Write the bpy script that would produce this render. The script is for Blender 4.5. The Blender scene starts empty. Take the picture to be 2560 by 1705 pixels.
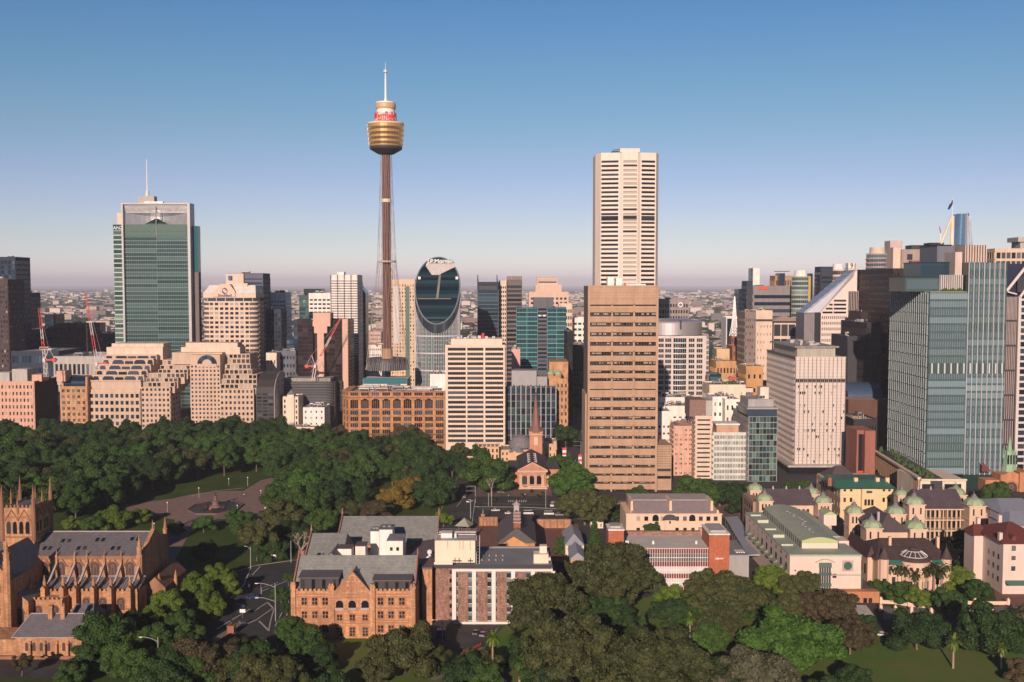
import bpy,math,random
import numpy as np
from mathutils import Vector,Matrix
random.seed(7)
R=math.radians
scene=bpy.context.scene
COL=scene.collection
CAM_H=120.0;FPX=2560.0;CX=1280.0;CY=852.5
PITCH=math.atan(140.5/FPX)
cam_d=bpy.data.cameras.new('camera');cam_o=bpy.data.objects.new('camera',cam_d)
COL.objects.link(cam_o);scene.camera=cam_o
cam_d.sensor_width=36;cam_d.lens=36;cam_d.clip_start=1;cam_d.clip_end=90000
cam_o.location=(0,0,CAM_H);cam_o.rotation_euler=(R(90)-PITCH,0,0)
SUN_EL=18.0;SUN_AZ=10.5
w=bpy.data.worlds.new('World');scene.world=w;w.use_nodes=True
nt=w.node_tree;bg=nt.nodes['Background']
sky=nt.nodes.new('ShaderNodeTexSky');sky.sky_type='NISHITA';sky.sun_disc=False
sky.sun_elevation=R(SUN_EL);sky.sun_rotation=R(180+SUN_AZ)
sky.air_density=1.0;sky.dust_density=0.0;sky.ozone_density=2.2;sky.altitude=0
tc=nt.nodes.new('ShaderNodeTexCoord');sep=nt.nodes.new('ShaderNodeSeparateXYZ');nt.links.new(tc.outputs['Generated'],sep.inputs[0])
ramp=nt.nodes.new('ShaderNodeValToRGB');nt.links.new(sep.outputs['Z'],ramp.inputs[0])
SKYMUL=1.13
SKY=[(0.0,(0.413,0.397,0.687)),(0.003,(0.51,0.49,0.80)),(0.0106,(0.60,0.58,0.90)),(0.0234,(0.61,0.59,0.83)),(0.0446,(0.575,0.56,0.72)),(0.0741,(0.56,0.52,0.70)),(0.1077,(0.52,0.50,0.65)),(0.1491,(0.449,0.511,0.582)),(0.1898,(0.394,0.511,0.593)),(0.268,(0.304,0.48,0.632)),(0.42,(0.09,0.15,0.22)),(1.0,(.06,.10,.16))]
while len(ramp.color_ramp.elements)<len(SKY):ramp.color_ramp.elements.new(.5)
for e,(p,c)in zip(ramp.color_ramp.elements,SKY):e.position=p;e.color=(*[q*SKYMUL for q in c],1)
mul=nt.nodes.new('ShaderNodeVectorMath');mul.operation='MULTIPLY';nt.links.new(sky.outputs[0],mul.inputs[0]);nt.links.new(ramp.outputs[0],mul.inputs[1])
nt.links.new(mul.outputs[0],bg.inputs[0]);bg.inputs[1].default_value=0.12
sl=bpy.data.lights.new('sun','SUN');so=bpy.data.objects.new('sun',sl);COL.objects.link(so)
sl.energy=5.0;sl.angle=R(0.5);sl.color=(1.0,0.755,0.605)
sd=Vector((math.sin(R(SUN_AZ))*math.cos(R(SUN_EL)),math.cos(R(SUN_AZ))*math.cos(R(SUN_EL)),-math.sin(R(SUN_EL))))
so.rotation_euler=sd.to_track_quat('-Z','Y').to_euler()
scene.view_settings.view_transform='Standard';scene.view_settings.look='None'
scene.view_settings.exposure=0.0;scene.view_settings.gamma=1.0
scene.cycles.max_bounces=4;scene.cycles.diffuse_bounces=2;scene.cycles.glossy_bounces=2
scene.cycles.transparent_max_bounces=4;scene.cycles.volume_bounces=0
scene.cycles.use_denoising=True
_c=[0.0,0.0,1.0]
def crop(ox=None,oy=0):
 _c[:]=[0,0,1.0875]if ox is None else[ox,oy,1/3.015625]
def sx(x):return _c[0]+x*_c[2]
def sy(y):return _c[1]+y*_c[2]
def P(x,y,Y):
 x,y=sx(x),sy(y);c,s=math.cos(PITCH),math.sin(PITCH)
 dx,dy,dz=x-CX,c*FPX+s*(CY-y),-s*FPX+c*(CY-y)
 k=Y/dy
 return Vector((dx*k,Y,CAM_H+dz*k))
def Xp(x,Y):return P(x,655,Y).x
def Zp(y,Y):return P(0,y,Y).z
def GY(y,h=0):
 y=sy(y);c,s=math.cos(PITCH),math.sin(PITCH)
 return(CAM_H-h)*(c*FPX+s*(CY-y))/(s*FPX-c*(CY-y))
def G(x,y,h=0):return P(x,y,GY(y,h))
MATS={}
def M(name,rgb=(.5,.5,.5),rough=.8,var=.12,metal=0.0,scale=.32,spec=.5,streak=.5,brick=None):
 if max(rgb)<.1:spec=min(spec,.3)
 if rough>.65:var=var*1.35;streak*=.45
 if name in MATS:return MATS[name]
 m=bpy.data.materials.new(name);m.use_nodes=True;MATS[name]=m
 n=m.node_tree;b=n.nodes['Principled BSDF']
 b.inputs['Roughness'].default_value=rough;b.inputs['Metallic'].default_value=metal
 b.inputs['Specular IOR Level'].default_value=spec
 if var>0:
  g=n.nodes.new('ShaderNodeNewGeometry')
  mp=n.nodes.new('ShaderNodeMapping');mp.inputs['Scale'].default_value=(scale,scale,scale*streak)
  n.links.new(g.outputs['Position'],mp.inputs[0])
  t=n.nodes.new('ShaderNodeTexNoise');t.inputs['Scale'].default_value=1.0
  t.inputs['Detail'].default_value=6;t.inputs['Roughness'].default_value=.65
  n.links.new(mp.outputs[0],t.inputs['Vector'])
  r=n.nodes.new('ShaderNodeMapRange');r.inputs[1].default_value=.3;r.inputs[2].default_value=.7
  r.inputs[3].default_value=1-var;r.inputs[4].default_value=1+var
  n.links.new(t.outputs[0],r.inputs[0])
  x=n.nodes.new('ShaderNodeVectorMath');x.operation='SCALE';x.inputs[0].default_value=rgb
  n.links.new(r.outputs[0],x.inputs['Scale']);out=x.outputs[0]
  if brick:
   sp=n.nodes.new('ShaderNodeSeparateXYZ');n.links.new(g.outputs['Position'],sp.inputs[0]);ad=n.nodes.new('ShaderNodeMath');n.links.new(sp.outputs[0],ad.inputs[0]);n.links.new(sp.outputs[1],ad.inputs[1])
   cb=n.nodes.new('ShaderNodeCombineXYZ');n.links.new(ad.outputs[0],cb.inputs[0]);n.links.new(sp.outputs[2],cb.inputs[1])
   br=n.nodes.new('ShaderNodeTexBrick');br.inputs['Scale'].default_value=1;br.inputs['Brick Width'].default_value=brick[0];br.inputs['Row Height'].default_value=brick[1];br.inputs['Mortar Size'].default_value=.05
   k=brick[2];br.inputs['Color1'].default_value=(1-k,)*3+(1,);br.inputs['Color2'].default_value=(1+k,1+k*.9,1+k*.8,1);br.inputs['Mortar'].default_value=(.7,.7,.7,1);n.links.new(cb.outputs[0],br.inputs['Vector'])
   mm=n.nodes.new('ShaderNodeVectorMath');mm.operation='MULTIPLY';n.links.new(out,mm.inputs[0]);n.links.new(br.outputs[0],mm.inputs[1]);out=mm.outputs[0]
  n.links.new(out,b.inputs['Base Color'])
 else:
  b.inputs['Base Color'].default_value=(*rgb,1)
 return m
def leafmat(name,c1,c2):
 m=bpy.data.materials.new(name);m.use_nodes=True;MATS[name]=m
 n=m.node_tree;b=n.nodes['Principled BSDF'];b.inputs['Roughness'].default_value=.65
 b.inputs['Specular IOR Level'].default_value=.25
 g=n.nodes.new('ShaderNodeNewGeometry');oi=n.nodes.new('ShaderNodeObjectInfo')
 a=n.nodes.new('ShaderNodeMath');a.operation='MULTIPLY_ADD';a.inputs[1].default_value=.55
 n.links.new(g.outputs['Random Per Island'],a.inputs[0])
 a2=n.nodes.new('ShaderNodeMath');a2.operation='MULTIPLY';a2.inputs[1].default_value=.45
 n.links.new(oi.outputs['Random'],a2.inputs[0]);n.links.new(a2.outputs[0],a.inputs[2])
 x=n.nodes.new('ShaderNodeMix');x.data_type='RGBA'
 x.inputs[6].default_value=(*c1,1);x.inputs[7].default_value=(*c2,1)
 n.links.new(a.outputs[0],x.inputs[0]);n.links.new(x.outputs[2],b.inputs['Base Color'])
 return m
def glass(name,rgb,rough=.12,metal=.0,spec=.4,var=.0):
 if name in MATS:return MATS[name]
 m=M(name,rgb,rough,0,metal,.3,spec);n=m.node_tree;b=n.nodes['Principled BSDF'];g=n.nodes.new('ShaderNodeNewGeometry');oi=n.nodes.new('ShaderNodeObjectInfo')
 a=n.nodes.new('ShaderNodeMath');n.links.new(g.outputs['Random Per Island'],a.inputs[0]);n.links.new(oi.outputs['Random'],a.inputs[1]);f=n.nodes.new('ShaderNodeMath');f.operation='FRACT';n.links.new(a.outputs[0],f.inputs[0])
 r=n.nodes.new('ShaderNodeMapRange');r.inputs[1].default_value=.45;r.inputs[2].default_value=1.0;n.links.new(f.outputs[0],r.inputs[0]);x=n.nodes.new('ShaderNodeMix');x.data_type='RGBA';x.inputs[6].default_value=(*[c*.8 for c in rgb],1);x.inputs[7].default_value=(*[c*1.5+.035 for c in rgb],1)
 n.links.new(r.outputs[0],x.inputs[0]);n.links.new(x.outputs[2],b.inputs['Base Color']);return m
WHITE=M('white_paint',(.78,.75,.72));CREAM=M('cream_render',(.72,.62,.50));STEEL=M('steel',(.34,.34,.35),.45,metal=.6)
DARK=M('dark_metal',(.05,.05,.06),.5);SAND=M('sandstone',(.50,.29,.16),.9,.28,scale=.5,brick=(1.4,.6,.15))
CONC=M('concrete',(.42,.40,.38));ROOFG=M('roof_gravel',(.30,.29,.28),.95,.2)
PALE=M('pale_stone',(.66,.53,.43),.8,.08);TAN=M('tan_stone',(.45,.30,.20),.8,.10,brick=(4,1.5,.03))
SLATE=M('slate',(.20,.19,.21),.75,.12,scale=.8,brick=(.8,.4,.12));BRICK=M('brick',(.36,.14,.08),.9,.2,scale=1.2,brick=(1,.4,.2))
REDW=M('crane_red',(.6,.06,.05),.5);COPPER=M('copper_green',(.29,.42,.30),.6,.2,scale=.6)
BLACKG=glass('window_black',(.016,.018,.024));BLUEG=glass('window_blue',(.03,.045,.07));GREYG=glass('window_grey',(.07,.075,.085),.25)
BLIND=M('window_blind',(.38,.33,.28),.7);DKG=[BLACKG,BLACKG,BLUEG,GREYG]
OFG=[BLACKG]*6+[BLUEG]*3+[GREYG]*3+[BLIND]
class MB:
 def __init__(s):s.v=[];s.f=[];s.m=[]
 def face(s,pts,mi=0):
  i=len(s.v);s.v+=[tuple(p)for p in pts];s.f.append(list(range(i,i+len(pts))));s.m.append(mi)
 def hexa(s,p,mi=0):
  i=len(s.v);s.v+=[tuple(q)for q in p]
  for f in((3,2,1,0),(4,5,6,7),(0,1,5,4),(1,2,6,5),(2,3,7,6),(3,0,4,7)):
   s.f.append([i+k for k in f]);s.m.append(mi)
 def box(s,x0,x1,y0,y1,z0,z1,mi=0):
  s.hexa([(x0,y0,z0),(x1,y0,z0),(x1,y1,z0),(x0,y1,z0),(x0,y0,z1),(x1,y0,z1),(x1,y1,z1),(x0,y1,z1)],mi)
 def obox(s,o,u,a0,a1,n0,n1,z0,z1,mi=0):
  ux,uy=u;nx,ny=uy,-ux
  q=lambda a,n,z:(o[0]+ux*a+nx*n,o[1]+uy*a+ny*n,z)
  s.hexa([q(a0,n1,z0),q(a1,n1,z0),q(a1,n0,z0),q(a0,n0,z0),q(a0,n1,z1),q(a1,n1,z1),q(a1,n0,z1),q(a0,n0,z1)],mi)
 def prism(s,pts,z0,z1,mi=0,top=None):
  n=len(pts);i=len(s.v);top=top or pts
  s.v+=[(p[0],p[1],z0)for p in pts]+[(p[0],p[1],z1)for p in top]
  for k in range(n):
   j=(k+1)%n;s.f.append([i+k,i+j,i+n+j,i+n+k]);s.m.append(mi)
  s.f.append([i+n+k for k in range(n)]);s.m.append(mi)
  s.f.append([i+k for k in reversed(range(n))]);s.m.append(mi)
 def cone(s,x,y,r0,r1,z0,z1,n=16,mi=0,a0=0.0,ry=1.0):
  c=lambda r:[(x+r*math.cos(a0+2*math.pi*k/n),y+ry*r*math.sin(a0+2*math.pi*k/n))for k in range(n)]
  s.prism(c(r0),z0,z1,mi,c(max(r1,.001)))
 def lathe(s,prof,x=0,y=0,n=24,mi=0,a0=0.0):
  for(r0,z0),(r1,z1)in zip(prof,prof[1:]):
   i=len(s.v)
   for r,z in((r0,z0),(r1,z1)):
    s.v+=[(x+r*math.cos(a0+2*math.pi*k/n),y+r*math.sin(a0+2*math.pi*k/n),z)for k in range(n)]
   for k in range(n):
    j=(k+1)%n;s.f.append([i+k,i+j,i+n+j,i+n+k]);s.m.append(mi)
 def tube(s,p,q,r,n=5,mi=0,r2=None):
  p,q=Vector(p),Vector(q);d=q-p
  if d.length<1e-6:return
  r2=r if r2 is None else r2
  a=d.orthogonal().normalized();b=d.normalized().cross(a);i=len(s.v)
  for c,rr in((p,r),(q,r2)):
   s.v+=[tuple(c+(a*math.cos(2*math.pi*k/n)+b*math.sin(2*math.pi*k/n))*rr)for k in range(n)]
  for k in range(n):
   j=(k+1)%n;s.f.append([i+k,i+j,i+n+j,i+n+k]);s.m.append(mi)
  s.f.append([i+k for k in reversed(range(n))]);s.f.append([i+n+k for k in range(n)]);s.m+=[mi,mi]
 def gable(s,x0,x1,y0,y1,z0,z1,axis='x',mi=0,hip=0,over=0):
  if axis=='x':
   ym=(y0+y1)/2
   A,B_,C,D=(x0,y0,z0),(x1,y0,z0),(x1,y1,z0),(x0,y1,z0);E,F_=(x0+hip,ym,z1),(x1-hip,ym,z1)
   s.face([A,B_,F_,E],mi);s.face([C,D,E,F_],mi);s.face([B_,C,F_],mi);s.face([D,A,E],mi)
  else:
   xm=(x0+x1)/2
   A,B_,C,D=(x0,y0,z0),(x1,y0,z0),(x1,y1,z0),(x0,y1,z0);E,F_=(xm,y0+hip,z1),(xm,y1-hip,z1)
   s.face([B_,C,F_,E],mi);s.face([D,A,E,F_],mi);s.face([A,B_,E],mi);s.face([C,D,F_],mi)
 def mesh(s,name,mats):
  me=bpy.data.meshes.new(name);me.from_pydata(s.v,[],s.f)
  for m in(mats if isinstance(mats,(list,tuple))else[mats]):me.materials.append(m)
  me.polygons.foreach_set('material_index',s.m);me.update()
  return me
 def build(s,name,mats,parent=None,loc=None,smooth=False):
  me=s.mesh(name,mats)
  if smooth:me.polygons.foreach_set('use_smooth',[True]*len(me.polygons))
  return obj(name,me,parent,loc)
def obj(name,me,parent=None,loc=None):
 o=bpy.data.objects.new(name,me);COL.objects.link(o)
 if parent:o.parent=parent
 if loc is not None:o.location=loc
 return o
def tag(o,label=None,cat=None,group=None,kind=None):
 if label:o['label']=label
 if cat:o['category']=cat
 if group:o['group']=group
 if kind:o['kind']=kind
 return o
def thing(name,label,cat,loc=(0,0,0),rz=0,group=None):
 o=bpy.data.objects.new(name,None);COL.objects.link(o);o.location=loc;o.rotation_euler=(0,0,rz)
 o.empty_display_size=.5
 return tag(o,label,cat,group)
def struct(name,mb,mats):return tag(mb.build(name,mats),kind='structure')
def copy_tree(o,parent=None):
 c=o.copy();COL.objects.link(c);c.parent=parent
 for ch in o.children:copy_tree(ch,c)
 return c
def text_mesh(s,size,depth,mat,bold=False):
 cu=bpy.data.curves.new('lettering','FONT');cu.body=s;cu.size=size;cu.extrude=depth;cu.align_x='CENTER';cu.align_y='CENTER'
 if bold:cu.offset=size*.02
 cu.resolution_u=3
 t=bpy.data.objects.new('lettering',cu);COL.objects.link(t)
 dg=bpy.context.evaluated_depsgraph_get();me=bpy.data.meshes.new_from_object(t.evaluated_get(dg))
 me.transform(Matrix.Rotation(R(90),4,'X'));me.name='lettering';me.materials.clear();me.materials.append(mat)
 bpy.data.objects.remove(t);bpy.data.curves.remove(cu)
 return me
PANES={}
def pane(w_,h_,mat,mull,frame):
 k=(round(w_,1),round(h_,1),mat.name,mull,frame.name if frame else '')
 if k not in PANES:
  b=MB();b.box(-w_/2,w_/2,-.1,0,0,h_)
  for i in range(mull):
   x=-w_/2+w_*(i+1)/(mull+1);b.box(x-.1,x+.1,-.2,-.1,0,h_,1)
  PANES[k]=b.mesh('window',[mat,frame or mat])
 return PANES[k]
class Bld:
 def __init__(s,name,label,x0,x1,ytop,Y,dep,cat='building',group=None,wlimit=100,z0=0):
  X0,X1=Xp(x0,Y),Xp(x1,Y);s.W=X1-X0;s.D=dep;s.Y=Y;s.H=Zp(ytop,Y);s.X0=X0
  s.t=thing(name,label,cat,(X0,Y,z0),0,group);s.lat={};s.n={};s.lim=wlimit;s.stuff={}
  s.side='R' if(X0+X1)<0 else 'L'
 def x(s,px,dy=0):return Xp(px,s.Y+dy)-s.X0
 def z(s,py,dy=0):return Zp(py,s.Y+dy)
 def face(s,f):
  return{'F':((0,0),(1,0),s.W),'R':((s.W,0),(0,1),s.D),'L':((0,s.D),(0,-1),s.D),'B':((s.W,s.D),(-1,0),s.W)}[f]
 def core(s,mat,z1=None,roof=None,para=1.0,z0=0,name='wall',rname='roof'):
  z1=s.H if z1 is None else z1
  b=MB();b.box(0,s.W,0,s.D,z0,z1-para);
  for q in((0,s.W,0,.4),(0,s.W,s.D-.4,s.D),(0,.4,.4,s.D-.4),(s.W-.4,s.W,.4,s.D-.4)):b.box(*q,z1-para+.002,z1)
  o=b.build(name,mat,s.t)
  r=MB();r.box(.42,s.W-.42,.42,s.D-.42,z1-para,z1-para+.15);r.build(rname,roof or ROOFG,s.t)
  return o
 def part(s,mb,name,mats,parent=None,smooth=False):return mb.build(name,mats,parent or s.t,smooth=smooth)
 def fac(s,f,nx,nz,wf=.6,hf=.55,a=(0,1),z=(0,1),rel=.35,wall=None,gl=OFG,mull=0,frame=None,win='window',vert=False,edge=True,dz=.5,lat='facade_frame',drop=0):
  o,u,L=s.face(f)if isinstance(f,str)else f
  a0,a1=a[0]*L,a[1]*L
  z0,z1=(z[0]*s.H,z[1]*s.H)if z[1]<=1.0001 else z
  cw,chh=(a1-a0)/nx,(z1-z0)/nz
  ww,wh=cw*wf,chh*hf;mb=s.lat.setdefault((wall,lat),MB())
  r1,r2=(rel+.06,rel)if vert else(rel,rel+.06)
  if wf<.995:
   for i in range(nx+1):
    c=a0+i*cw;h=(cw-ww)/2
    mb.obox(o,u,max(c-h,a0),min(c+h,a1),0,r1,z0,z1)
  if hf<.995:
   for k in range(nz+1):
    c=z0+k*chh;lo=c-(chh-wh)*(1-dz);hi=c+(chh-wh)*dz
    mb.obox(o,u,a0,a1,0,r2,max(lo,z0),min(hi,z1))
  ang=math.atan2(u[1],u[0]);nx_,ny_=u[1],-u[0]
  for k in reversed(range(nz)):
   for i in range(nx):
    if drop and random.random()<drop:continue
    g=random.choice(gl);c=a0+(i+.5)*cw;zz=z0+k*chh+(chh-wh)*dz
    if s.n.get(win,0)<s.lim:
     s.n[win]=s.n.get(win,0)+1
     ob=obj(win,pane(ww,wh,g,mull,frame),s.t,(o[0]+u[0]*c+nx_*.02,o[1]+u[1]*c+ny_*.02,zz))
     ob.rotation_euler=(0,0,ang)
    else:
     mb2,ml=s.stuff.setdefault(win,(MB(),[]))
     if g not in ml:ml.append(g)
     mb2.obox(o,u,c-ww/2,c+ww/2,.02,.12,zz,zz+wh,ml.index(g))
     if mull:
      fr=frame or g
      if fr not in ml:ml.append(fr)
      for q in range(mull):
       x=c-ww/2+ww*(q+1)/(mull+1);mb2.obox(o,u,x-.1,x+.1,.12,.22,zz,zz+wh,ml.index(fr))
 def done(s):
  for(wl,nm),mb in s.lat.items():mb.build(nm,wl or PALE,s.t)
  for win,(mb,ml)in s.stuff.items():tag(mb.build(win,ml,s.t),kind='stuff')
  s.lat={};s.stuff={}
  return s
 def plant(s,n=3,seed=0,mat=None,z=None,region=(.15,.85,.2,.8),hmax=3.5):
  rd=random.Random(seed);z=s.H-.85 if z is None else z
  b=MB();k=MB();m=MB()
  for i in range(n):
   w_=rd.uniform(.08,.22)*s.W;d_=rd.uniform(.1,.25)*s.D
   x=s.W*rd.uniform(region[0],region[1])-w_/2;y=s.D*rd.uniform(region[2],region[3])-d_/2
   x=min(max(x,.6),s.W-w_-.6);y=min(max(y,.6),s.D-d_-.6)
   h=rd.uniform(1.2,hmax);q=MB();q.box(x,x+w_,y,y+d_,z,z+h+i*.01)
   q.box(x+.2,x+w_-.2,y-.12,y,z+.3,z+h*.8,1)
   q.build('plant_unit',[mat or random.choice([CONC,WHITE,STEEL,PALE]),DARK],s.t)
  for i in range(n):
   x=s.W*rd.uniform(.1,.9);y=s.D*rd.uniform(.1,.8);k.tube((x,y,z),(x,y,z+rd.uniform(1,3)),.3,6)
  k.build('roof_vent',STEEL,s.t)
def simple(name,label,x0,x1,yt,Y,dep,wall,nx,nz,wf=.6,hf=.55,side=None,gl=OFG,mull=0,zb=0,zt=.96,cat='building',group=None,roof=None,plant=2,vert=False,rel=.35,frame=None,wlimit=100,para=1,core=None,am=.02,win='window',**kw):
 b=Bld(name,label,x0,x1,yt,Y,dep,cat,group,wlimit)
 b.core(core or wall,roof=roof,para=para)
 b.fac('F',nx,nz,wf,hf,(am,1-am),(zb,zt),rel,wall,gl,mull,frame,vert=vert,win=win,**kw)
 ns=side if side is not None else max(1,round(nx*dep/b.W))
 if ns>0:b.fac(b.side,ns,nz,wf,hf,(.02,.98),(zb,zt),rel,wall,gl,mull,frame,vert=vert,win=win,**kw)
 if plant:b.plant(plant,seed=int(abs(x0))+int(yt))
 return b.done()
#  ground, roads, lawns
def gpoly(pts,z):m=MB();q=[G(x,y)for x,y in pts];m.face([(p.x,p.y,z)for p in q]);return m
def up(m):
 for i,f in enumerate(m.f):
  a,b_,c=(Vector(m.v[k])for k in f[:3]);s=sum((m.v[f[k]][0]*m.v[f[(k+1)%len(f)]][1]-m.v[f[(k+1)%len(f)]][0]*m.v[f[k]][1])for k in range(len(f)))
  if s<0:m.f[i]=f[::-1]
 return m
gm=M('asphalt_ground',(.060,.060,.064),.95,.25,scale=.08,streak=1)
m=MB();m.face([(-60000,-300,0),(60000,-300,0),(60000,80000,0),(-60000,80000,0)]);struct('ground',m,gm)
def grassmat(name,a,b_,sc=.05):
 m=bpy.data.materials.new(name);m.use_nodes=True;MATS[name]=m;n=m.node_tree;p=n.nodes['Principled BSDF'];p.inputs['Roughness'].default_value=.95;p.inputs['Specular IOR Level'].default_value=.1
 g=n.nodes.new('ShaderNodeNewGeometry');t=n.nodes.new('ShaderNodeTexNoise');t.inputs['Scale'].default_value=sc;t.inputs['Detail'].default_value=8;t.inputs['Roughness'].default_value=.7
 n.links.new(g.outputs['Position'],t.inputs['Vector']);r=n.nodes.new('ShaderNodeMapRange');r.inputs[1].default_value=.38;r.inputs[2].default_value=.62;n.links.new(t.outputs[0],r.inputs[0])
 x=n.nodes.new('ShaderNodeMix');x.data_type='RGBA';x.inputs[6].default_value=(*a,1);x.inputs[7].default_value=(*b_,1);n.links.new(r.outputs[0],x.inputs[0]);n.links.new(x.outputs[2],p.inputs['Base Color'])
 bu=n.nodes.new('ShaderNodeBump');bu.inputs['Strength'].default_value=.6;t2=n.nodes.new('ShaderNodeTexNoise');t2.inputs['Scale'].default_value=1.2;n.links.new(g.outputs['Position'],t2.inputs['Vector']);n.links.new(t2.outputs[0],bu.inputs['Height']);n.links.new(bu.outputs[0],p.inputs['Normal'])
 return m
LAWN=grassmat('lawn',(.045,.085,.018),(.075,.11,.03));DRY=grassmat('dry_lawn',(.085,.18,.03),(.15,.17,.06),.025)
PAVE=M('pink_paving',(.26,.175,.155),.9,.12,scale=.3);PAVEB=M('brown_paving',(.17,.12,.11),.9,.2,scale=.3);ROADM=M('road_asphalt',(.05,.052,.058),.9,.15,scale=.2);KERB=M('kerb_stone',(.4,.38,.36))
LINEP=M('road_paint',(.7,.7,.68),.7,.05);REDP=M('red_paving',(.20,.10,.08),.9,.15,scale=.4)
crop()
struct('lawn',up(gpoly([(-420,1022),(640,1022),(1045,1045),(1050,1130),(1010,1200),(690,1215),(690,1284),(588,1297),(515,1318),(440,1375),(-420,1420)],.004)),LAWN)
struct('lawn',up(gpoly([(700,1465),(965,1465),(1000,1500),(1100,1500),(1160,1440),(1500,1370),(1900,1370),(1960,1440),(2040,1470),(2230,1475),(2600,1560),(2800,1800),(500,1800),(640,1568)],.004)),DRY)
struct('lawn',up(gpoly([(-500,1560),(150,1560),(150,1530),(330,1530),(330,1800),(-700,1800)],.004)),LAWN)
struct('lawn',up(gpoly([(2020,1345),(2160,1300),(2240,1300),(2290,1370),(2280,1400),(2040,1395)],.004)),LAWN)
pm=MB();c=G(495,1160);ex=(G(625,1160)-c).x;ey=(G(495,1128).y-c.y)
pm.face([(c.x+ex*math.cos(2*math.pi*i/40),c.y+ey*math.sin(2*math.pi*i/40),.010)for i in range(40)])
for i,q in enumerate(([(560,1128),(600,1104),(640,1095),(640,1178),(560,1178)],[(415,1172),(382,1235),(368,1300),(398,1296),(430,1235),(475,1188)],[(400,1146),(290,1160),(290,1180),(400,1172)],[(640,1225),(560,1182),(590,1175),(700,1262),(680,1270)])):
 up(pm);qq=[G(x,y)for x,y in q];pm.face([(p.x,p.y,.014+.004*i)for p in qq])
struct('path',up(pm),PAVE)
def strip(name,pts,w_,z,mat,kind=True):
 m=MB();g=[G(x,y)for x,y in pts]
 for p,q in zip(g,g[1:]):
  d=(q-p).normalized();n=Vector((-d.y,d.x,0))*w_/2;m.face([(p.x-n.x,p.y-n.y,z),(q.x-n.x,q.y-n.y,z),(q.x+n.x,q.y+n.y,z),(p.x+n.x,p.y+n.y,z)])
 return struct(name,up(m),mat)if name else m
strip('path',[(330,1190),(385,1180),(425,1165)],3,.034,PAVE);strip('path',[(150,1568),(165,1540),(175,1520)],2.5,.03,PAVE)
strip('path',[(440,1140),(500,1128),(560,1122)],1.2,.034,M('pale_edge',(.4,.34,.3)))
strip('path',[(400,1545),(470,1490),(520,1450),(560,1430)],3.2,.03,M('grey_path',(.20,.18,.17)))
strip('path',[(985,1560),(1060,1530),(1120,1490)],5,.03,M('grey_path'))
struct('road',up(gpoly([(518,1322),(588,1301),(688,1288),(674,1345),(660,1430),(655,1568),(480,1620),(330,1620),(400,1490),(470,1430),(520,1380)],.012)),ROADM)
mk=MB()
def line(pts,w_=.15):
 g=[G(x,y)for x,y in pts]
 for p,q in zip(g,g[1:]):
  d=(q-p).normalized();n=Vector((-d.y,d.x,0))*w_;mk.face([(p.x-n.x,p.y-n.y,.02),(q.x-n.x,q.y-n.y,.02),(q.x+n.x,q.y+n.y,.02),(p.x+n.x,p.y+n.y,.02)])
line([(498,1446),(575,1400)]);line([(530,1375),(560,1345),(575,1310)]);line([(600,1360),(672,1330)]);line([(598,1290+12),(580,1322)]);line([(655,1395),(632,1440)],.12)
for q in range(7):line([(600+q*6,1352-q*2),(603+q*6,1351-q*2)],.2)
for a in([(1100,1170),(1300,1172)],[(1110,1158),(1290,1160)],[(1050,1165),(1075,1130)],[(1085,1205),(1092,1150)],[(1270,1130),(1330,1150)]):line(a,.12)
for q in range(9):line([(1168+q*5,1154),(1170+q*5,1150)],.25)
for q in range(6):line([(1330+q*8,1098+q*4),(1333+q*8,1099+q*4)],.25)
struct('road_marking',up(mk),LINEP)
km=MB()
def kerb(pts,w_=.3,h=.13):
 g=[G(x,y)for x,y in pts]
 for p,q in zip(g,g[1:]):
  d=(q-p).normalized();n=Vector((-d.y,d.x,0))*w_/2;km.hexa([(p.x-n.x,p.y-n.y,0),(q.x-n.x,q.y-n.y,0),(q.x+n.x,q.y+n.y,0),(p.x+n.x,p.y+n.y,0),(p.x-n.x,p.y-n.y,h),(q.x-n.x,q.y-n.y,h),(q.x+n.x,q.y+n.y,h),(p.x+n.x,p.y+n.y,h)])
kerb([(516,1322),(588,1300),(640,1293),(690,1286)]);kerb([(515,1323),(480,1380),(420,1430),(390,1480)]);kerb([(668,1345),(658,1430),(652,1500)])
kerb([(555,1440),(590,1425),(628,1398),(615,1385),(585,1405)],.5,.15);kerb([(556,1440),(550,1428)]);kerb([(596,1428),(618,1450),(622,1428),(630,1400)],.5,.15)
kerb([(1090,1165),(1200,1166),(1330,1172)],.3,.14);kerb([(1010,1180),(1050,1100),(1075,1075)],.3,.14)
struct('kerb',km,KERB)
struct('pavement',up(gpoly([(1200,1092),(1262,1092),(1268,1132),(1270,1140),(1090,1142),(1100,1118),(1160,1115)],.010)),PAVEB)
struct('yard',up(gpoly([(1060,1205),(1330,1205),(1335,1290),(1060,1290)],.010)),REDP)
struct('yard',up(gpoly([(2250,1270),(2420,1270),(2420,1400),(2300,1400),(2270,1330)],.010)),REDP)
struct('road',up(gpoly([(2030,1395),(2160,1392),(2500,1398),(2560,1470),(2354,1440),(2200,1412),(2030,1425)],.012)),M('pale_road',(.16,.15,.15),.9))
struct('pavement',up(gpoly([(1265,1150),(1700,1150),(1720,1190),(1330,1195)],.010)),PAVEB)
fp=grassmat('far_plain',(.028,.038,.03),(.10,.09,.085),.018)
m=MB();m.face([(-60000,1700,.05),(60000,1700,.05),(60000,79000,.05),(-60000,79000,.05)]);struct('terrain',m,fp)
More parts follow.
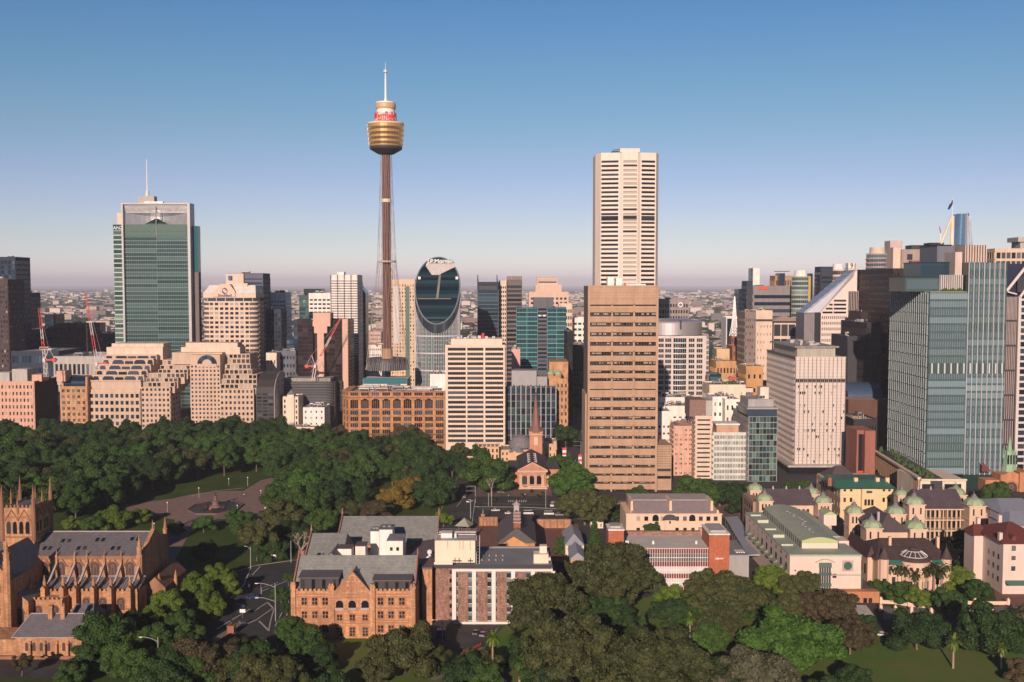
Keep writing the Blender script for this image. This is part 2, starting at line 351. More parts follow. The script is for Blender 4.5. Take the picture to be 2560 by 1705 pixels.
def fountain():
 crop(0,1185);c=G(1625,255);t=thing('fountain','stone fountain in a dark hexagonal pool with a statue column, on the park plaza','fountain',(c.x,c.y,0))
 rx=(G(1830,255)-c).x;ry=(G(1625,196).y-G(1625,304).y)/2;m=MB();n=8;o=[(rx*math.cos(2*math.pi*(i+.5)/n),ry*math.sin(2*math.pi*(i+.5)/n))for i in range(n)];inn=[(x*.93,y*.93)for x,y in o]
 for i in range(n):
  a,b_,c_,d=o[i],o[(i+1)%n],inn[(i+1)%n],inn[i];m.hexa([(*a,0),(*b_,0),(*c_,0),(*d,0),(*a,.7),(*b_,.7),(*c_,.7),(*d,.7)])
 m.build('pool_rim',M('rim_stone',(.13,.10,.09)),t);w_=MB();w_.face([(x,y,.4)for x,y in inn]);w_.build('water',glass('pool_water',(.012,.016,.02),.3,0,.15),t)
 m=MB();m.lathe([(3.2,0),(3,1.4),(2,1.6),(1.4,3),(2.2,3.3),(2.1,3.8),(.9,4),(.7,6),(1.5,6.3),(1.2,6.7),(0,6.8)],n=12);m.build('column',M('fountain_stone',(.16,.11,.10)),t)
 m=MB();m.lathe([(.35,6.8),(.5,7.6),(.42,8.3),(.15,8.5),(.24,8.75),(0,9.1)],n=10);m.tube((.3,0,8.1),(1.3,0,8.5),.13,6,r2=.08);m.build('statue',M('bronze',(.08,.06,.05),.4,.1,.5),t)
 for i in range(3):
  a=R(90+120*i);m=MB();m.cone(5.5*math.cos(a),4.5*math.sin(a),1.7,1.3,0,1.4,8);m.cone(5.5*math.cos(a),4.5*math.sin(a),.5,.15,1.4,3.0,8);m.build('side_statue',M('bronze'),t)
 m=MB();a=G(1585,275)-c;m.lathe([(.3,0),(.55,.9),(.35,1.5),(0,1.8)],a.x,a.y,8);m.build('red_figure_stand',M('pinkish_red',(.5,.12,.1)),t)
fountain()
#  trees
rng=np.random.default_rng(3)
def crown_mesh(kind,seed,nl,leaf,lobes,flat=.72,spread=.30):
 rg=np.random.default_rng(seed);C=[];Rr=[]
 for i in range(lobes):
  while True:
   p=rg.uniform(-1,1,3)
   if np.linalg.norm(p)<1:break
  if kind=='cone':
   h=(i+.5)/lobes;a=i*2.4;rr=(1-h)**.9*.62+.02;C.append((rr*math.cos(a)*rg.uniform(.5,1),rr*math.sin(a)*rg.uniform(.5,1),-1.3+3.0*h));Rr.append(.10+.24*(1-h));continue
  p=p/max(np.linalg.norm(p),1e-3);sh=rg.uniform(.48,.88)if i>lobes*.3 else rg.uniform(.2,.5)
  if p[2]<-.6:p[2]*=-.5
  q=p*sh;q[2]*=flat;C.append(tuple(q));Rr.append(spread*rg.uniform(.5,1.35))
 C=np.array(C);Rr=np.array(Rr);w_=Rr**2;w_=w_/w_.sum();idx=rg.choice(len(C),nl,p=w_)
 d=rg.normal(size=(nl,3));d/=np.linalg.norm(d,axis=1)[:,None];d[:,2]=np.where(d[:,2]<-.3,-d[:,2],d[:,2])
 pos=C[idx]+d*(Rr[idx]*rg.uniform(.80,1.08,nl))[:,None]*np.array([1,1,.85])
 nr=d+rg.normal(size=(nl,3))*.55;nr/=np.linalg.norm(nr,axis=1)[:,None]
 t1=np.cross(nr,rg.normal(size=(nl,3)));t1/=np.linalg.norm(t1,axis=1)[:,None];t2=np.cross(nr,t1)
 s=(leaf*rg.uniform(.6,1.35,nl))[:,None];s2=s*rg.uniform(.5,.9,nl)[:,None]
 v=np.stack([pos-t1*s,pos+t2*s2,pos+t1*s,pos-t2*s2],1).reshape(-1,3)
 ov=[];of=[];base=len(v)
 k=[(math.cos(a)*math.cos(e),math.sin(a)*math.cos(e),math.sin(e))for e in(-.6,.35)for a in np.arange(6)*math.pi/3+(e>0)*.5]+[(0,0,1),(0,0,-1)]
 k=np.array(k);F6=[]
 for i in range(6):j=(i+1)%6;F6+=[(i,j,6+i),(j,6+j,6+i),(6+i,6+j,12),(j,i,13)]
 F6=np.array(F6);hv=(C[:,None,:]+k[None]*(Rr*.83)[:,None,None]*np.array([1,1,.85])).reshape(-1,3)
 hf=(F6[None]+(np.arange(len(C))*14)[:,None,None]).reshape(-1,3)+base
 V=np.concatenate([v,hv]).astype(np.float32);nf=nl+len(hf)
 me=bpy.data.meshes.new('crown');me.vertices.add(len(V));me.vertices.foreach_set('co',V.ravel())
 loops=np.concatenate([np.arange(nl*4),hf.ravel()]).astype(np.int32);me.loops.add(len(loops));me.loops.foreach_set('vertex_index',loops)
 st=np.concatenate([np.arange(nl)*4,nl*4+np.arange(len(hf))*3]).astype(np.int32);tot=np.concatenate([np.full(nl,4),np.full(len(hf),3)]).astype(np.int32)
 me.polygons.add(nf);me.polygons.foreach_set('loop_start',st);me.polygons.foreach_set('loop_total',tot);me.update(calc_edges=True);me.materials.append(None)
 return me
LEAF={'dark':leafmat('leaf_dark_green',(.010,.030,.010),(.038,.078,.018)),'mid':leafmat('leaf_green',(.018,.052,.012),(.060,.115,.022)),'bright':leafmat('leaf_bright_green',(.022,.068,.012),(.065,.145,.022)),'olive':leafmat('leaf_olive',(.024,.036,.012),(.088,.098,.032)),'yellow':leafmat('leaf_yellow',(.10,.075,.012),(.24,.17,.025)),'lime':leafmat('leaf_lime',(.045,.095,.012),(.14,.20,.026)),'brown':leafmat('leaf_brown',(.036,.034,.018),(.105,.080,.040)),'grey':leafmat('leaf_grey',(.045,.05,.03),(.12,.12,.07))}
BARK=M('bark',(.16,.12,.09),.95,.3,scale=1.5);BARKP=M('pale_bark',(.36,.30,.26),.9,.2,scale=1.5)
FIG=[crown_mesh('fig',s,34000,.027,130,.62,.18)for s in(11,12,13)]
RND=[crown_mesh('round',s,17000,.037,60,.85,.25)for s in(21,22,23,24)]
OPEN=[crown_mesh('round',s,11000,.036,40,.8,.22)for s in(31,32)]
CON=[crown_mesh('cone',s,7000,.05,60)for s in(41,42)]
def trunk_mesh(seed,n=6):
 rd=random.Random(seed);m=MB();m.tube((0,0,0),(.02,.01,.55),.075,8,r2=.05)
 for i in range(n):
  a=2*math.pi*i/n+rd.uniform(-.4,.4);e=rd.uniform(.3,.62);p=(.02,.01,.5);q=(e*.5*math.cos(a),e*.5*math.sin(a),.85);r_=(e*math.cos(a),e*math.sin(a),1.1+rd.uniform(-.1,.15))
  m.tube(p,q,.035,5,r2=.022);m.tube(q,r_,.022,5,r2=.008)
 return m.mesh('trunk',BARK)
TRK=[trunk_mesh(s)for s in(1,2,3)]
def tree_at(X,Y,r,hc,kind,col,label,cat='tree',group=None,name='park_tree',sz=1.0):
 t=thing(name,label,cat,(X,Y,0),random.uniform(0,6.28),group)
 me=random.choice({'fig':FIG,'round':RND,'open':OPEN,'cone':CON}[kind])
 c=obj('crown',me,t,(0,0,hc));c.scale=(r,r*random.uniform(.9,1.05),r*sz);c.rotation_euler=(0,0,random.uniform(0,6.28))
 c.material_slots[0].link='OBJECT';c.material_slots[0].material=LEAF[col]
 k=obj('trunk',random.choice(TRK),t);f=hc*.95;k.scale=(max(r*.55,2.5),)*2+(f,)
 return t
def tree(x,y,rp,kind,col,label,hc=None,**kw):
 r=8
 for _ in range(4):
  h=hc if hc else(max(3.5,.56*r)if kind!='cone' else 1.35*r);Y=GY(y,h);r=(1.2 if kind=='fig' else 1.08)*rp*_c[2]*Y/2560
 p=P(x,y,Y);return tree_at(p.x,p.y,r,h,kind,col,label,**kw)
def inside(x,y,pl):
 c=False;n=len(pl)
 for i in range(n):
  (x0,y0),(x1,y1)=pl[i],pl[(i+1)%n]
  if(y0>y)!=(y1>y)and x<(x1-x0)*(y-y0)/(y1-y0)+x0:c=not c
 return c
crop()
MASS=[(-60,1024),(640,1024),(660,1045),(1000,1060),(1048,1100),(1010,1165),(930,1190),(700,1205),(640,1168),(634,1092),(600,1094),(480,1102),(350,1128),(285,1160),(200,1212),(-60,1235)]
def screen(X,Y,Z=0):
 c,s=math.cos(PITCH),math.sin(PITCH);dz=Z-CAM_H;f=Y*c-dz*s;u=Y*s+dz*c
 return(CX+FPX*X/f)/1.0875,(CY-FPX*u/f)/1.0875
rd=random.Random(44);Yr=512;row=0
while Yr<790:
 X=-Yr*.52+(row%2)*9
 while X<0:
  x_,y_=X+rd.uniform(-4,4),Yr+rd.uniform(-4,4);px,py=screen(x_,y_)
  if inside(px,py,MASS)and not inside(px,py,[(835,1128),(1000,1128),(1000,1230),(835,1230)]):
   r=rd.uniform(9.5,13.5);back=Yr>715
   if px<300:z_,zl=('dark','in the deep canopy at the left edge above the cathedral tower')
   elif px<600:z_,zl=('dark','in the canopy between the fountain plaza and the stepped hotels')
   elif px<820:z_,zl=('mid','in the canopy right of the fountain plaza')
   else:z_,zl=('mid','in the canopy below the orange department store')
   q=rd.random()
   col='dark' if(back or q<.45)else 'mid' if q<.86 else 'bright' if px<820 and q<.95 else 'olive' if q>.9 else 'dark'
   cn={'dark':'dark green','mid':'green','bright':'lighter green','olive':'olive'}[col]
   tree_at(x_,y_,r,rd.uniform(8.5,11)+back*1.5,'round',col,f'{cn} tree {zl}',group=f'{cn} park trees {zl}'[:90],name='park_tree',sz=rd.uniform(.95,1.15))
  X+=rd.uniform(15,19)
 Yr+=15.5;row+=1
T=tree
T(1120,1092,60,'round','mid','big round green tree in front of the church, left of its portico')
T(1300,1002,30,'round','dark','dark green tree at the mouth of the street canyon beside the church spire',hc=12)
T(1292,1068,34,'round','bright','bright green tree right of the church portico, nearest the street')
T(1318,1112,52,'round','bright','wide bright green tree between the church and the olive fig')
T(1345,1166,62,'fig','olive','olive domed fig tree in front of the tan tower, left of its entrance')
T(1465,1140,26,'round','mid','small green tree at the foot of the tan tower entrance')
T(1600,1138,52,'round','mid','green tree behind the cream long house, right of the tan tower')
T(1655,1140,40,'round','dark','darker green tree behind the right end of the cream long house')
T(1695,1135,36,'round','dark','dark green tree beside the leftmost domed hospital wing')
T(1700,1165,30,'round','dark','low dark tree by the left flank of the white green-roofed block')
T(1400,1180,22,'round','dark','small dark tree left of the cream long house')
T(1500,1216,20,'round','mid','clipped small tree in the yard below the cream long house',hc=9)
T(1820,1128,24,'round','mid','small green tree between the office podium and the domed wing');T(1850,1122,20,'round','mid','small green tree right behind the far left dome')
T(2128,1122,24,'round','mid','green street tree in front of the podium shop windows');T(2175,1128,20,'round','mid','green street tree left of the rightmost far dome')
T(2290,1142,36,'round','mid','green tree in front of the sandstone church window at right')
T(2300,1180,30,'round','dark','dark tree behind the red roofed house')
T(908,1148,42,'round','yellow','yellow orange autumn tree behind the long grey roof, larger and left one')
T(938,1122,34,'round','yellow','yellow orange autumn tree, taller one at the right of the pair')
T(735,1130,46,'round','olive','olive brown tree standing out of the green park canopy');T(862,1178,36,'round','brown','reddish brown tree left of the yellow autumn pair')
T(805,1180,34,'round','olive','olive tree behind the left end of the long grey roof');T(690,1175,40,'open','olive','thin grey olive tree right of the plaza edge')
T(930,1005,38,'round','brown','dark bronze tree against the orange department store',hc=10);T(792,1000,34,'round','brown','dull brown tree at the left foot of the department store',hc=9)
T(832,975,16,'cone','dark','slim dark conifer in front of the orange department store',hc=16)
T(1060,1040,30,'open','olive','thin olive tree at the foot of the cream office slab');T(1102,1042,26,'open','mid','thin green tree below the cream office slab, right one');T(1020,1195,26,'open','lime','yellow green tree right of the long grey roof end')
T(1000,1130,52,'round','dark','large dark tree at the road edge left of the square');T(960,1090,50,'round','dark','large dark tree above the autumn pair')
for i,(x,y,r,c_)in enumerate(((468,1208,27,'bright'),(541,1190,26,'bright'),(262,1190,40,'lime'),(215,1205,28,'mid'),(318,1188,26,'lime'),(165,1205,22,'lime'),(122,1245,12,'mid'))):
 T(x,y,r,'round',c_,['round green tree just below the fountain, left of two','round green tree just below the fountain, right of two','largest yellow green tree behind the cathedral nave','green tree between cathedral tower and the yellow green one','small yellow green tree beside the plaza lawn','yellow green tree right beside the cathedral tower','tiny tree peeping beside the cathedral roof'][i],name='garden_tree')
T(590,1232,48,'open','olive','tall thin crowned olive tree on the lawn left of the street corner',hc=11);T(645,1190,52,'round','olive','large dull olive tree below the plaza end')
T(668,1228,40,'round','dark','dark tree behind the bare pale tree');T(760,1160,36,'round','dark','dark tree over the left gable of the long grey roof')
for i,(x,y,r,c_)in enumerate(((620,1262,40,'dark'),(562,1212,34,'mid'),(700,1245,38,'dark'),(745,1205,42,'mid'),(800,1150,44,'mid'),(640,1150,42,'mid'),(470,1268,30,'dark'),(400,1215,22,'mid'))):
 T(x,y,r,'round',c_,['dark tree right behind the tall straight kerb pole','green tree between the two round trees and the road','dark tree at the left end of the slate roofed offices','green tree behind the left gable of the slate roofs','green tree left of the autumn coloured pair','green tree at the right end of the plaza','dark tree on the lawn right of the cathedral end wall','small green tree by the lower park path'][i],name='garden_tree')
for i,(x,y,r,c_)in enumerate(((485,1398,34,'lime'),(425,1458,44,'mid'),(352,1478,46,'mid'),(330,1540,48,'mid'),(160,1555,40,'mid'))):
 T(x,y,r,'round',c_,['tree overhanging the road bend beside the cathedral street','tree on the kerb behind the scooters','tree between the scooters and the largest street tree','tree hiding the lower end of the cathedral street','tree at the bottom edge by the lower garden path'][i],name='street_tree')
for i,(x,y,r,c_)in enumerate(((503,1322,34,'lime'),(520,1352,36,'lime'),(455,1365,48,'lime'),(385,1398,46,'lime'),(345,1430,40,'lime'),(415,1430,36,'mid'),(240,1470,68,'mid'),(305,1440,48,'mid'),(200,1520,44,'mid'),(275,1520,50,'mid'))):
 T(x,y,r,'round',c_,['topmost small street tree of the row climbing from the cathedral','second street tree from the top, beside the road bend','third street tree from the top, broad yellow green crown','street tree at the cathedral aisle end, fourth from the top','street tree below the cathedral end wall','street tree behind the row nearest the road','largest green tree covering the cathedral house end','round green tree between the big one and the aisle','green tree at the garden corner below the cathedral house','green tree hanging over the path below the largest'][i],group='trees along the cathedral street',name='street_tree')
T(470,1520,82,'open','brown','large brownish tree with bare pale branches at the bottom left',name='gum_tree');T(585,1530,60,'round','dark','dark green tree at the bottom edge right of the brownish one')
T(385,1560,60,'round','dark','dark tree low at the bottom edge under the curved street lamp');T(650,1555,60,'open','olive','grey olive tree at the bottom edge below the sandstone offices')
T(668,1448,40,'round','mid','green tree at the left corner of the sandstone offices');T(700,1490,52,'round','mid','green tree covering the lower left of the sandstone offices');T(740,1520,44,'round','dark','dark tree on the lawn in front of the sandstone offices')
T(646,1370,26,'round','mid','small green tree beside the tall double street lamp');T(663,1330,14,'round','mid','tiny shrub like tree at the sandstone corner',hc=3);T(658,1400,18,'round','dark','small dark tree under the street lamp arm')
T(930,1500,82,'round','olive','big olive tree hiding the lower right of the sandstone offices');T(870,1545,50,'round','olive','olive tree at the bottom edge left of the big olive one');T(1000,1510,36,'round','olive','small olive tree right of the big olive one')
T(1252,1395,96,'fig','olive','huge dark fig covering the right end of the brown brick block');T(1412,1330,105,'fig','olive','huge fig in front of the red panelled block, left part')
T(1322,1322,40,'round','olive','smaller fig left of the huge one before the red block');T(1366,1236,26,'cone','mid','tall araucaria conifer in front of the olive fig',name='conifer',hc=22)
T(1300,1258,30,'round','mid','yellow green tree in the barracks yard');T(1310,1500,120,'fig','olive','enormous domed fig at the bottom centre');T(1510,1535,118,'fig','olive','enormous domed fig at the bottom, right of the centre one')
T(1545,1392,46,'round','lime','lighter green tree right below the red panelled block');T(1662,1372,88,'fig','olive','broad grey olive fig right of the red panelled block');T(1655,1445,60,'fig','olive','lower crown fig behind the tall single palm')
T(1600,1490,36,'round','bright','green tree at the foot of the tall single palm');T(1478,1440,20,'cone','mid','small conical tree in the dark gap between the figs',name='conifer')
T(1828,1478,110,'round','bright','very large bright green rounded tree, bottom right of centre',sz=.8);T(1785,1335,52,'round','lime','yellow green tree above the bright green one')
T(1905,1400,62,'fig','brown','brownish fig left of the brick podium of the white block');T(1955,1465,60,'fig','brown','brownish fig at the lawn edge right of the bright green tree');T(1840,1350,50,'fig','olive','dark fig under the left corner of the white block')
T(1738,1558,100,'open','grey','grey green open branched tree at the bottom edge',name='gum_tree');T(1990,1440,30,'round','dark','dark shrubby tree at the lawn start beside the white car')
T(2108,1452,70,'round','dark','wide dark hedge like tree on the lawn, left of the pine');T(2285,1462,78,'round','dark','wide dark hedge like tree on the lawn, right of the pine');T(2218,1440,34,'cone','dark','dark pine between the two wide hedge like trees',name='conifer')
T(2195,1330,40,'round','lime','yellow green shrub cluster right of the palm garden');T(2245,1358,34,'round','mid','green tree at the red paved yard');T(2075,1362,36,'round','mid','dense green garden tree left of the palms',hc=4)
T(2110,1375,30,'round','lime','yellow green garden bush below the palms',hc=4);T(2180,1385,38,'round','mid','green garden bush at the right end of the palm garden',hc=4);T(2020,1350,24,'round','mid','dark green garden bush at the white block corner',hc=4)
T(2215,1245,34,'round','dark','dark tall tree in the yard between domed wing and red roofed house',hc=9);T(2225,1200,26,'round','dark','dark tree at the right end dome');T(2222,1290,24,'round','mid','green tree lower in the yard beside the red roofed house')
T(2350,1545,40,'round','brown','brown bush entering at the bottom right corner');T(50,1500+25,26,'open','brown','pinkish bare tree before the cathedral house',hc=4)
for pl,n_,zl in(([(1110,1480),(1300,1440),(1500,1420),(1900,1400),(1980,1470),(1990,1640),(1010,1660)],46,'filling the dark gaps between the big figs at the bottom'),([(330,1600),(420,1530),(560,1530),(770,1600),(760,1680),(300,1700)],14,'in the dark clump along the bottom left edge')):
 k=0
 while k<n_:
  px,py=rd.uniform(min(p[0]for p in pl),max(p[0]for p in pl)),rd.uniform(min(p[1]for p in pl),max(p[1]for p in pl))
  if not inside(px,py,pl):continue
  g=G(px,py);k+=1;col=rd.choice(['dark','dark','olive','mid']);tree_at(g.x,g.y,rd.uniform(5,8),rd.uniform(3.2,5),'round',col,f"{dict(dark='dark green', olive='olive', mid='green')[col]} low tree {zl}",group=f"{dict(dark='dark green', olive='olive', mid='green')[col]} low trees {zl}",name='garden_tree')
def bare_tree(x,y,hgt,label,seed):
 c=G(x,y);t=thing('bare_tree',label,'tree',(c.x,c.y,0));rd=random.Random(seed);m=MB();l=MB()
 def grow(p,d,L,r,k,mb):
  q=p+d*L;mb.tube(p,q,r,5,r2=r*.65)
  if k:
   for _ in range(3 if k>1 else 2):grow(q,(d+Vector((rd.uniform(-.75,.75),rd.uniform(-.75,.75),rd.uniform(-.1,.5)))).normalized(),L*.72,r*.6,k-1,l)
 grow(Vector((0,0,0)),Vector((0,0,1)),hgt*.32,hgt*.035,4,m);m.build('trunk',BARKP,t);l.build('branch',BARKP,t)
bare_tree(693,1290,15,'leafless pale tree beside the left grey roof gable',4);bare_tree(1130,1140,12,'pale branching tree under the big round green tree',5)
def palm_mesh(seed,n=34):
 rd=random.Random(seed);m=MB()
 for i in range(n):
  a=2.4*i;e=1.2-2.3*(i/n);L=rd.uniform(.85,1.1);p=Vector((0,0,0));d=Vector((math.cos(a)*math.cos(e),math.sin(a)*math.cos(e),math.sin(e)))
  for k in range(5):
   q=p+d*L/5;s=d.cross(Vector((0,0,1))).normalized()*.19*(1-abs(k-1.5)/4.5)
   m.face([p-s,q-s*.9,q,p]);m.face([p,q,q+s*.9,p+s]);p=q;d=(d+Vector((0,0,-.26))).normalized()
 return m.mesh('crown',[None])
PALM=[palm_mesh(s)for s in(1,2)]
def palm(x,ytop,ybase,rp,label,col='lime',group=None):
 c=G(x,ybase);h=Zp(ytop,c.y);t=thing('palm_tree',label,'palm',(c.x,c.y,0),random.uniform(0,6),group)
 o=obj('crown',PALM[int(x)%2],t,(0,0,h));r=1.3*rp*_c[2]*c.y/2560;o.scale=(r,r,r*1.05);o.material_slots[0].link='OBJECT';o.material_slots[0].material=LEAF[col]
 m=MB();m.tube((0,0,0),(.1,0,h),.36,8,r2=.24);m.build('trunk',M('palm_bark',(.30,.22,.17),.9,.2),t)
crop(1920,1185);palm(1395,1262,1465,54,'palm on the lawn with its own long shadow, left of two','lime');palm(1757,1305,1465,52,'palm on the lawn near the bottom right corner, right of two','lime')
for i,(x,yt,yb,r)in enumerate(((905,700,865,50),(975,705,870,52),(1040,715,880,50),(1110,760,900,42),(1190,725,890,50),(1250,700,880,54),(1300,740,900,46),(1340,690,880,44))):
 palm(x,yt,yb,r,['first','second','third','fourth','fifth','sixth','seventh','eighth'][i]+' palm from the left in the garden before the round front house','olive','palms in the garden of the round front house')
crop(1400,1185);palm(978,1085,1400,48,'tall single palm between the figs at the bottom centre','lime')
crop(600,1185);palm(1905,1230,1560,62,'tall palm at the bottom, right of the brown brick block','lime')
crop(1040,1000);palm(780,2010-40,2130,60,'low palm at the bottom edge beside the tall one','mid')
crop(1920,1185)
for i,(x,y,r)in enumerate(((1340,1030,40),(1905,1040,62))):palm(x,y,y+50,r,['pale grey low palm at the road left of the pine','pale grey spiky palm at the right edge by the road'][i],'grey')
#  towers, left half of the skyline
GRG=glass('green_glass',(.028,.075,.082),.15);GRG2=glass('green_glass_dark',(.022,.055,.052),.15);GRG3=glass('green_glass_pale',(.11,.19,.165),.2)
TEALG=glass('teal_glass',(.02,.13,.16),.12);TEALG2=glass('teal_glass_dark',(.012,.06,.08),.12)
NAVY=glass('navy_glass',(.02,.05,.085),.15);NAVY2=glass('navy_glass_dark',(.012,.03,.055),.15)
GREENS=[GRG]*5+[GRG2]+[GRG3];NAVYS=[NAVY,NAVY2,NAVY2]
DBROWN=M('dark_brown_cladding_and_shade',(.05,.03,.03),.8);DGREY=M('dark_grey_cladding_and_shade',(.026,.038,.065),.7)
MAUVE=M('brown_cladding',(.08,.055,.055),.8);LINE=M('pale_green_frame',(.10,.165,.16),.5)
def glass_tower():
 crop(0,380);Y=1000
 b=Bld('glass_tower','tall green glass tower with white portal frame, roof mast and lettering on its left wing',925,1430,385,Y,13)
 zt=b.z(640);m=MB();m.box(1,b.W-1,1.5,b.D,0,zt);b.part(m,'wall',GRG2)
 b.fac(((1,1.5),(1,0),b.W-2.2),2,12,.985,.82,z=(0,zt*.27),rel=.2,wall=LINE,gl=[GRG2],mull=11,frame=GRG,win='glass_band')
 b.fac(((1,1.5),(1,0),b.W-2.2),2,32,.985,.80,z=(zt*.272,zt),rel=.2,wall=LINE,gl=[GRG]*9+[GRG2],mull=13,frame=LINE,win='glass_band')
 fr=MB();e=2.2
 fr.box(-.5,e-1,-1.5,b.D,0,b.H);fr.box(b.W-e+.6,b.W+1,-1.5,b.D,0,b.H);fr.box(e-1,b.W-e+.6,-1.5,b.D,b.H-1.2,b.H)
 b.part(fr,'portal_frame',M('white_panel',(.46,.45,.46),.4))
 lv=MB()
 for i in range(7):lv.box(2,b.W-2.5,.2+i*.5,.45+i*.5,b.H-2.2-i*1.15,b.H-1.7-i*1.15)
 b.part(lv,'roof_louvre',STEEL)
 cw=MB();n=14;z0=b.z(545);pts=[(2+(b.W-4.6)*i/n,2.5+10*math.sin(math.pi*i/n))for i in range(n+1)]
 for i in range(n):
  (xa,ya),(xb,yb)=pts[i],pts[i+1];cw.face([(xa,ya,z0),(xb,yb,z0),(xb,yb,b.H-1.4),(xa,ya,b.H-1.4)])
 b.part(cw,'curved_wall',M('bright_panel',(.42,.42,.43),.25,metal=.5))
 fl=MB();fl.box(2,b.W-2.4,1,13,zt,z0);b.part(fl,'terrace_floor',GRG3)
 for k,(za,zb)in enumerate(((b.z(632),b.z(600)),(b.z(596),b.z(560)))):
  t=MB();t.box(3,b.W-3.4,.6,.95,za,zb);[t.box(3+i*(b.W-6.4)/20,3.3+i*(b.W-6.4)/20,.4,.6,za,zb,1)for i in range(20)];b.part(t,'terrace_glazing',[GRG3,LINE])
 dr=MB();dr.cone(b.W*.47,7,11,11,z0,z0+1,24,ry=.45);dr.cone(b.W*.47,7,11,2,z0+1,b.z(500),24,ry=.45);b.part(dr,'drum',GRG2)
 co=MB();co.tube((b.W*.5,.8,zt),(b.W*.5,.8,b.H-1.2),.5,8);b.part(co,'column',STEEL)
 wl=b.x(843);m=MB();m.box(wl,-.55,4,14,0,b.z(590));b.part(m,'left_wing',GRG)
 b.fac(((wl,4),(1,0),-wl-.6),1,38,.98,.78,z=(0,b.z(590)),rel=.3,wall=M('pale_sill',(.45,.52,.46),.5),gl=[GRG,GRG3,GRG],mull=5,frame=GRG,win='wing_window',lat='wing_frame')
 m=MB();m.box(wl,-.55,3.6,14,b.z(590)+.01,b.z(545));b.part(m,'sign_panel',GRG)
 m=MB();m.box(b.x(868),-.55,6,12,b.z(545),b.z(455));b.part(m,'lift_motor_room',PALE)
 s=obj('lettering',text_mesh('ANZ',4.6,.15,M('sign_white',(.85,.85,.85))),b.t,(wl/2-.3,3.3,b.z(572)))
 m=MB();m.box(b.W+1.05,b.x(1478),6,14,0,b.z(905));b.part(m,'right_wing',M('brown_stone',(.15,.12,.11),.7))
 m=MB();m.box(b.W+1.05,b.x(1478),6,14,b.z(905)+.01,b.z(555));b.part(m,'right_wing',TEALG)
 m=MB();m.box(b.x(1040),b.x(1160),3,11,b.H+.01,b.z(330));b.part(m,'plant_room',CONC)
 m=MB();m.box(b.x(1090),b.x(1230),1,5,b.H+.01,b.z(372));b.part(m,'roof_coping',WHITE)
 m=MB();xm=b.x(1098);m.tube((xm,7,b.z(330)),(xm,7,b.z(290)),1.6,10);m.tube((xm,7,b.z(290)),(xm,7,b.z(50)),.75,8,r2=.35);b.part(m,'mast',WHITE)
 b.done()
glass_tower()
crop(0,380)
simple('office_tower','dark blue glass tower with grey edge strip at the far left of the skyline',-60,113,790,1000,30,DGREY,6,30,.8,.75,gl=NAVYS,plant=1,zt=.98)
simple('apartment_tower','brown tower at the very left edge, in front of the dark blue tower',-80,50,960,960,30,MAUVE,6,26,.55,.5,plant=1)
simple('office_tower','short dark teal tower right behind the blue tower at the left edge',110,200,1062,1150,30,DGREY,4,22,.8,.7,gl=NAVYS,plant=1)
simple('office_block','blue glass slab behind the left crane',322,398,1225,1100,24,NAVY2,3,16,.85,.7,gl=NAVYS,plant=1,side=2)
simple('office_block','dark red brown block with many window columns between the two red cranes',398,640,1295,1080,34,M('dark_red_brown',(.085,.035,.035)),12,15,.5,.6,gl=[BLACKG,NAVY2],plant=2)
simple('office_block','grey blue glass block just left of the green glass tower',636,720,1290,1180,24,NAVY,4,14,.8,.7,gl=NAVYS,plant=1,side=0)
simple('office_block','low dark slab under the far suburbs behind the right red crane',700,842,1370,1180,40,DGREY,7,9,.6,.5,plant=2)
simple('office_block','low very dark block behind the left crane tower',120,322,1335,1050,40,DGREY,9,12,.75,.5,gl=[BLACKG,NAVY2],plant=2)  # dark colours of these low left blocks: dark glass plus painted-in shadow
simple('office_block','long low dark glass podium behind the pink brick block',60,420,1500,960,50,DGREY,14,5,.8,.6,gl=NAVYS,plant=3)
simple('office_block','low grey flat roofed block behind the stepped hotel',380,800,1540,900,60,CONC,12,3,.6,.5,plant=4)
crop(0,800)
PINK=M('pink_brick',(.62,.37,.28),.9,.15,scale=.8)
b=Bld('brick_block','pink rendered corner block with a blank shade-darkened side wall, left edge behind the park trees',-110,263,462,805,40)
b.core(PINK);b.fac('F',13,8,.42,.5,(.02,.98),(0,.96),.3,PINK,OFG)
m=MB();x2=b.x(450,40);m.box(b.W+.02,b.W+.3,0,b.D,0,b.H-.5);b.part(m,'shaded_side_wall',DBROWN)  # dark brown sheet paints the shade on this right-hand side
for xa,xb,zt in((210,285,412),(397,465,385),(60,175,370),(-60,40,395)):
 m=MB();m.box(b.x(xa),b.x(xb),8,20,b.H-.9,b.z(zt,8));b.part(m,'plant_room',PINK if xa>150 else CONC)
b.plant(6,3);b.done()
b=Bld('sandstone_block','small sandstone block with curved glass attic beside the stepped hotel',455,660,500,815,24)
b.core(SAND);b.fac('F',5,8,.5,.5,(.03,.97),(0,.97),.3,SAND,OFG,mull=1,frame=SAND)
zt=b.z(430);m=MB()
for i in range(6):
 a0,a1=i*math.pi/12,(i+1)*math.pi/12;f=lambda a:(3+8*(1-math.cos(a)),b.H+(zt-b.H)*math.sin(a))
 (y0,z0),(y1,z1)=f(a0),f(a1);m.face([(2,y0,z0),(b.W-2,y0,z0),(b.W-2,y1,z1),(2,y1,z1)])
b.part(m,'attic_glazing',NAVY2)
m=MB();m.box(.5,2,2,20,b.H-.9,zt);m.box(b.W-2,b.W-.5,2,20,b.H-.9,zt);m.box(2,b.W-2,11,20,b.H-.9,zt);b.part(m,'attic_wall',SAND)
b.done()
HOT=M('hotel_stone',(.56,.42,.325),.85,.1)
b=Bld('stepped_hotel','hotel with six stepped terraces of round topped windows, left of the arched hotel',670,1060,520,820,30)
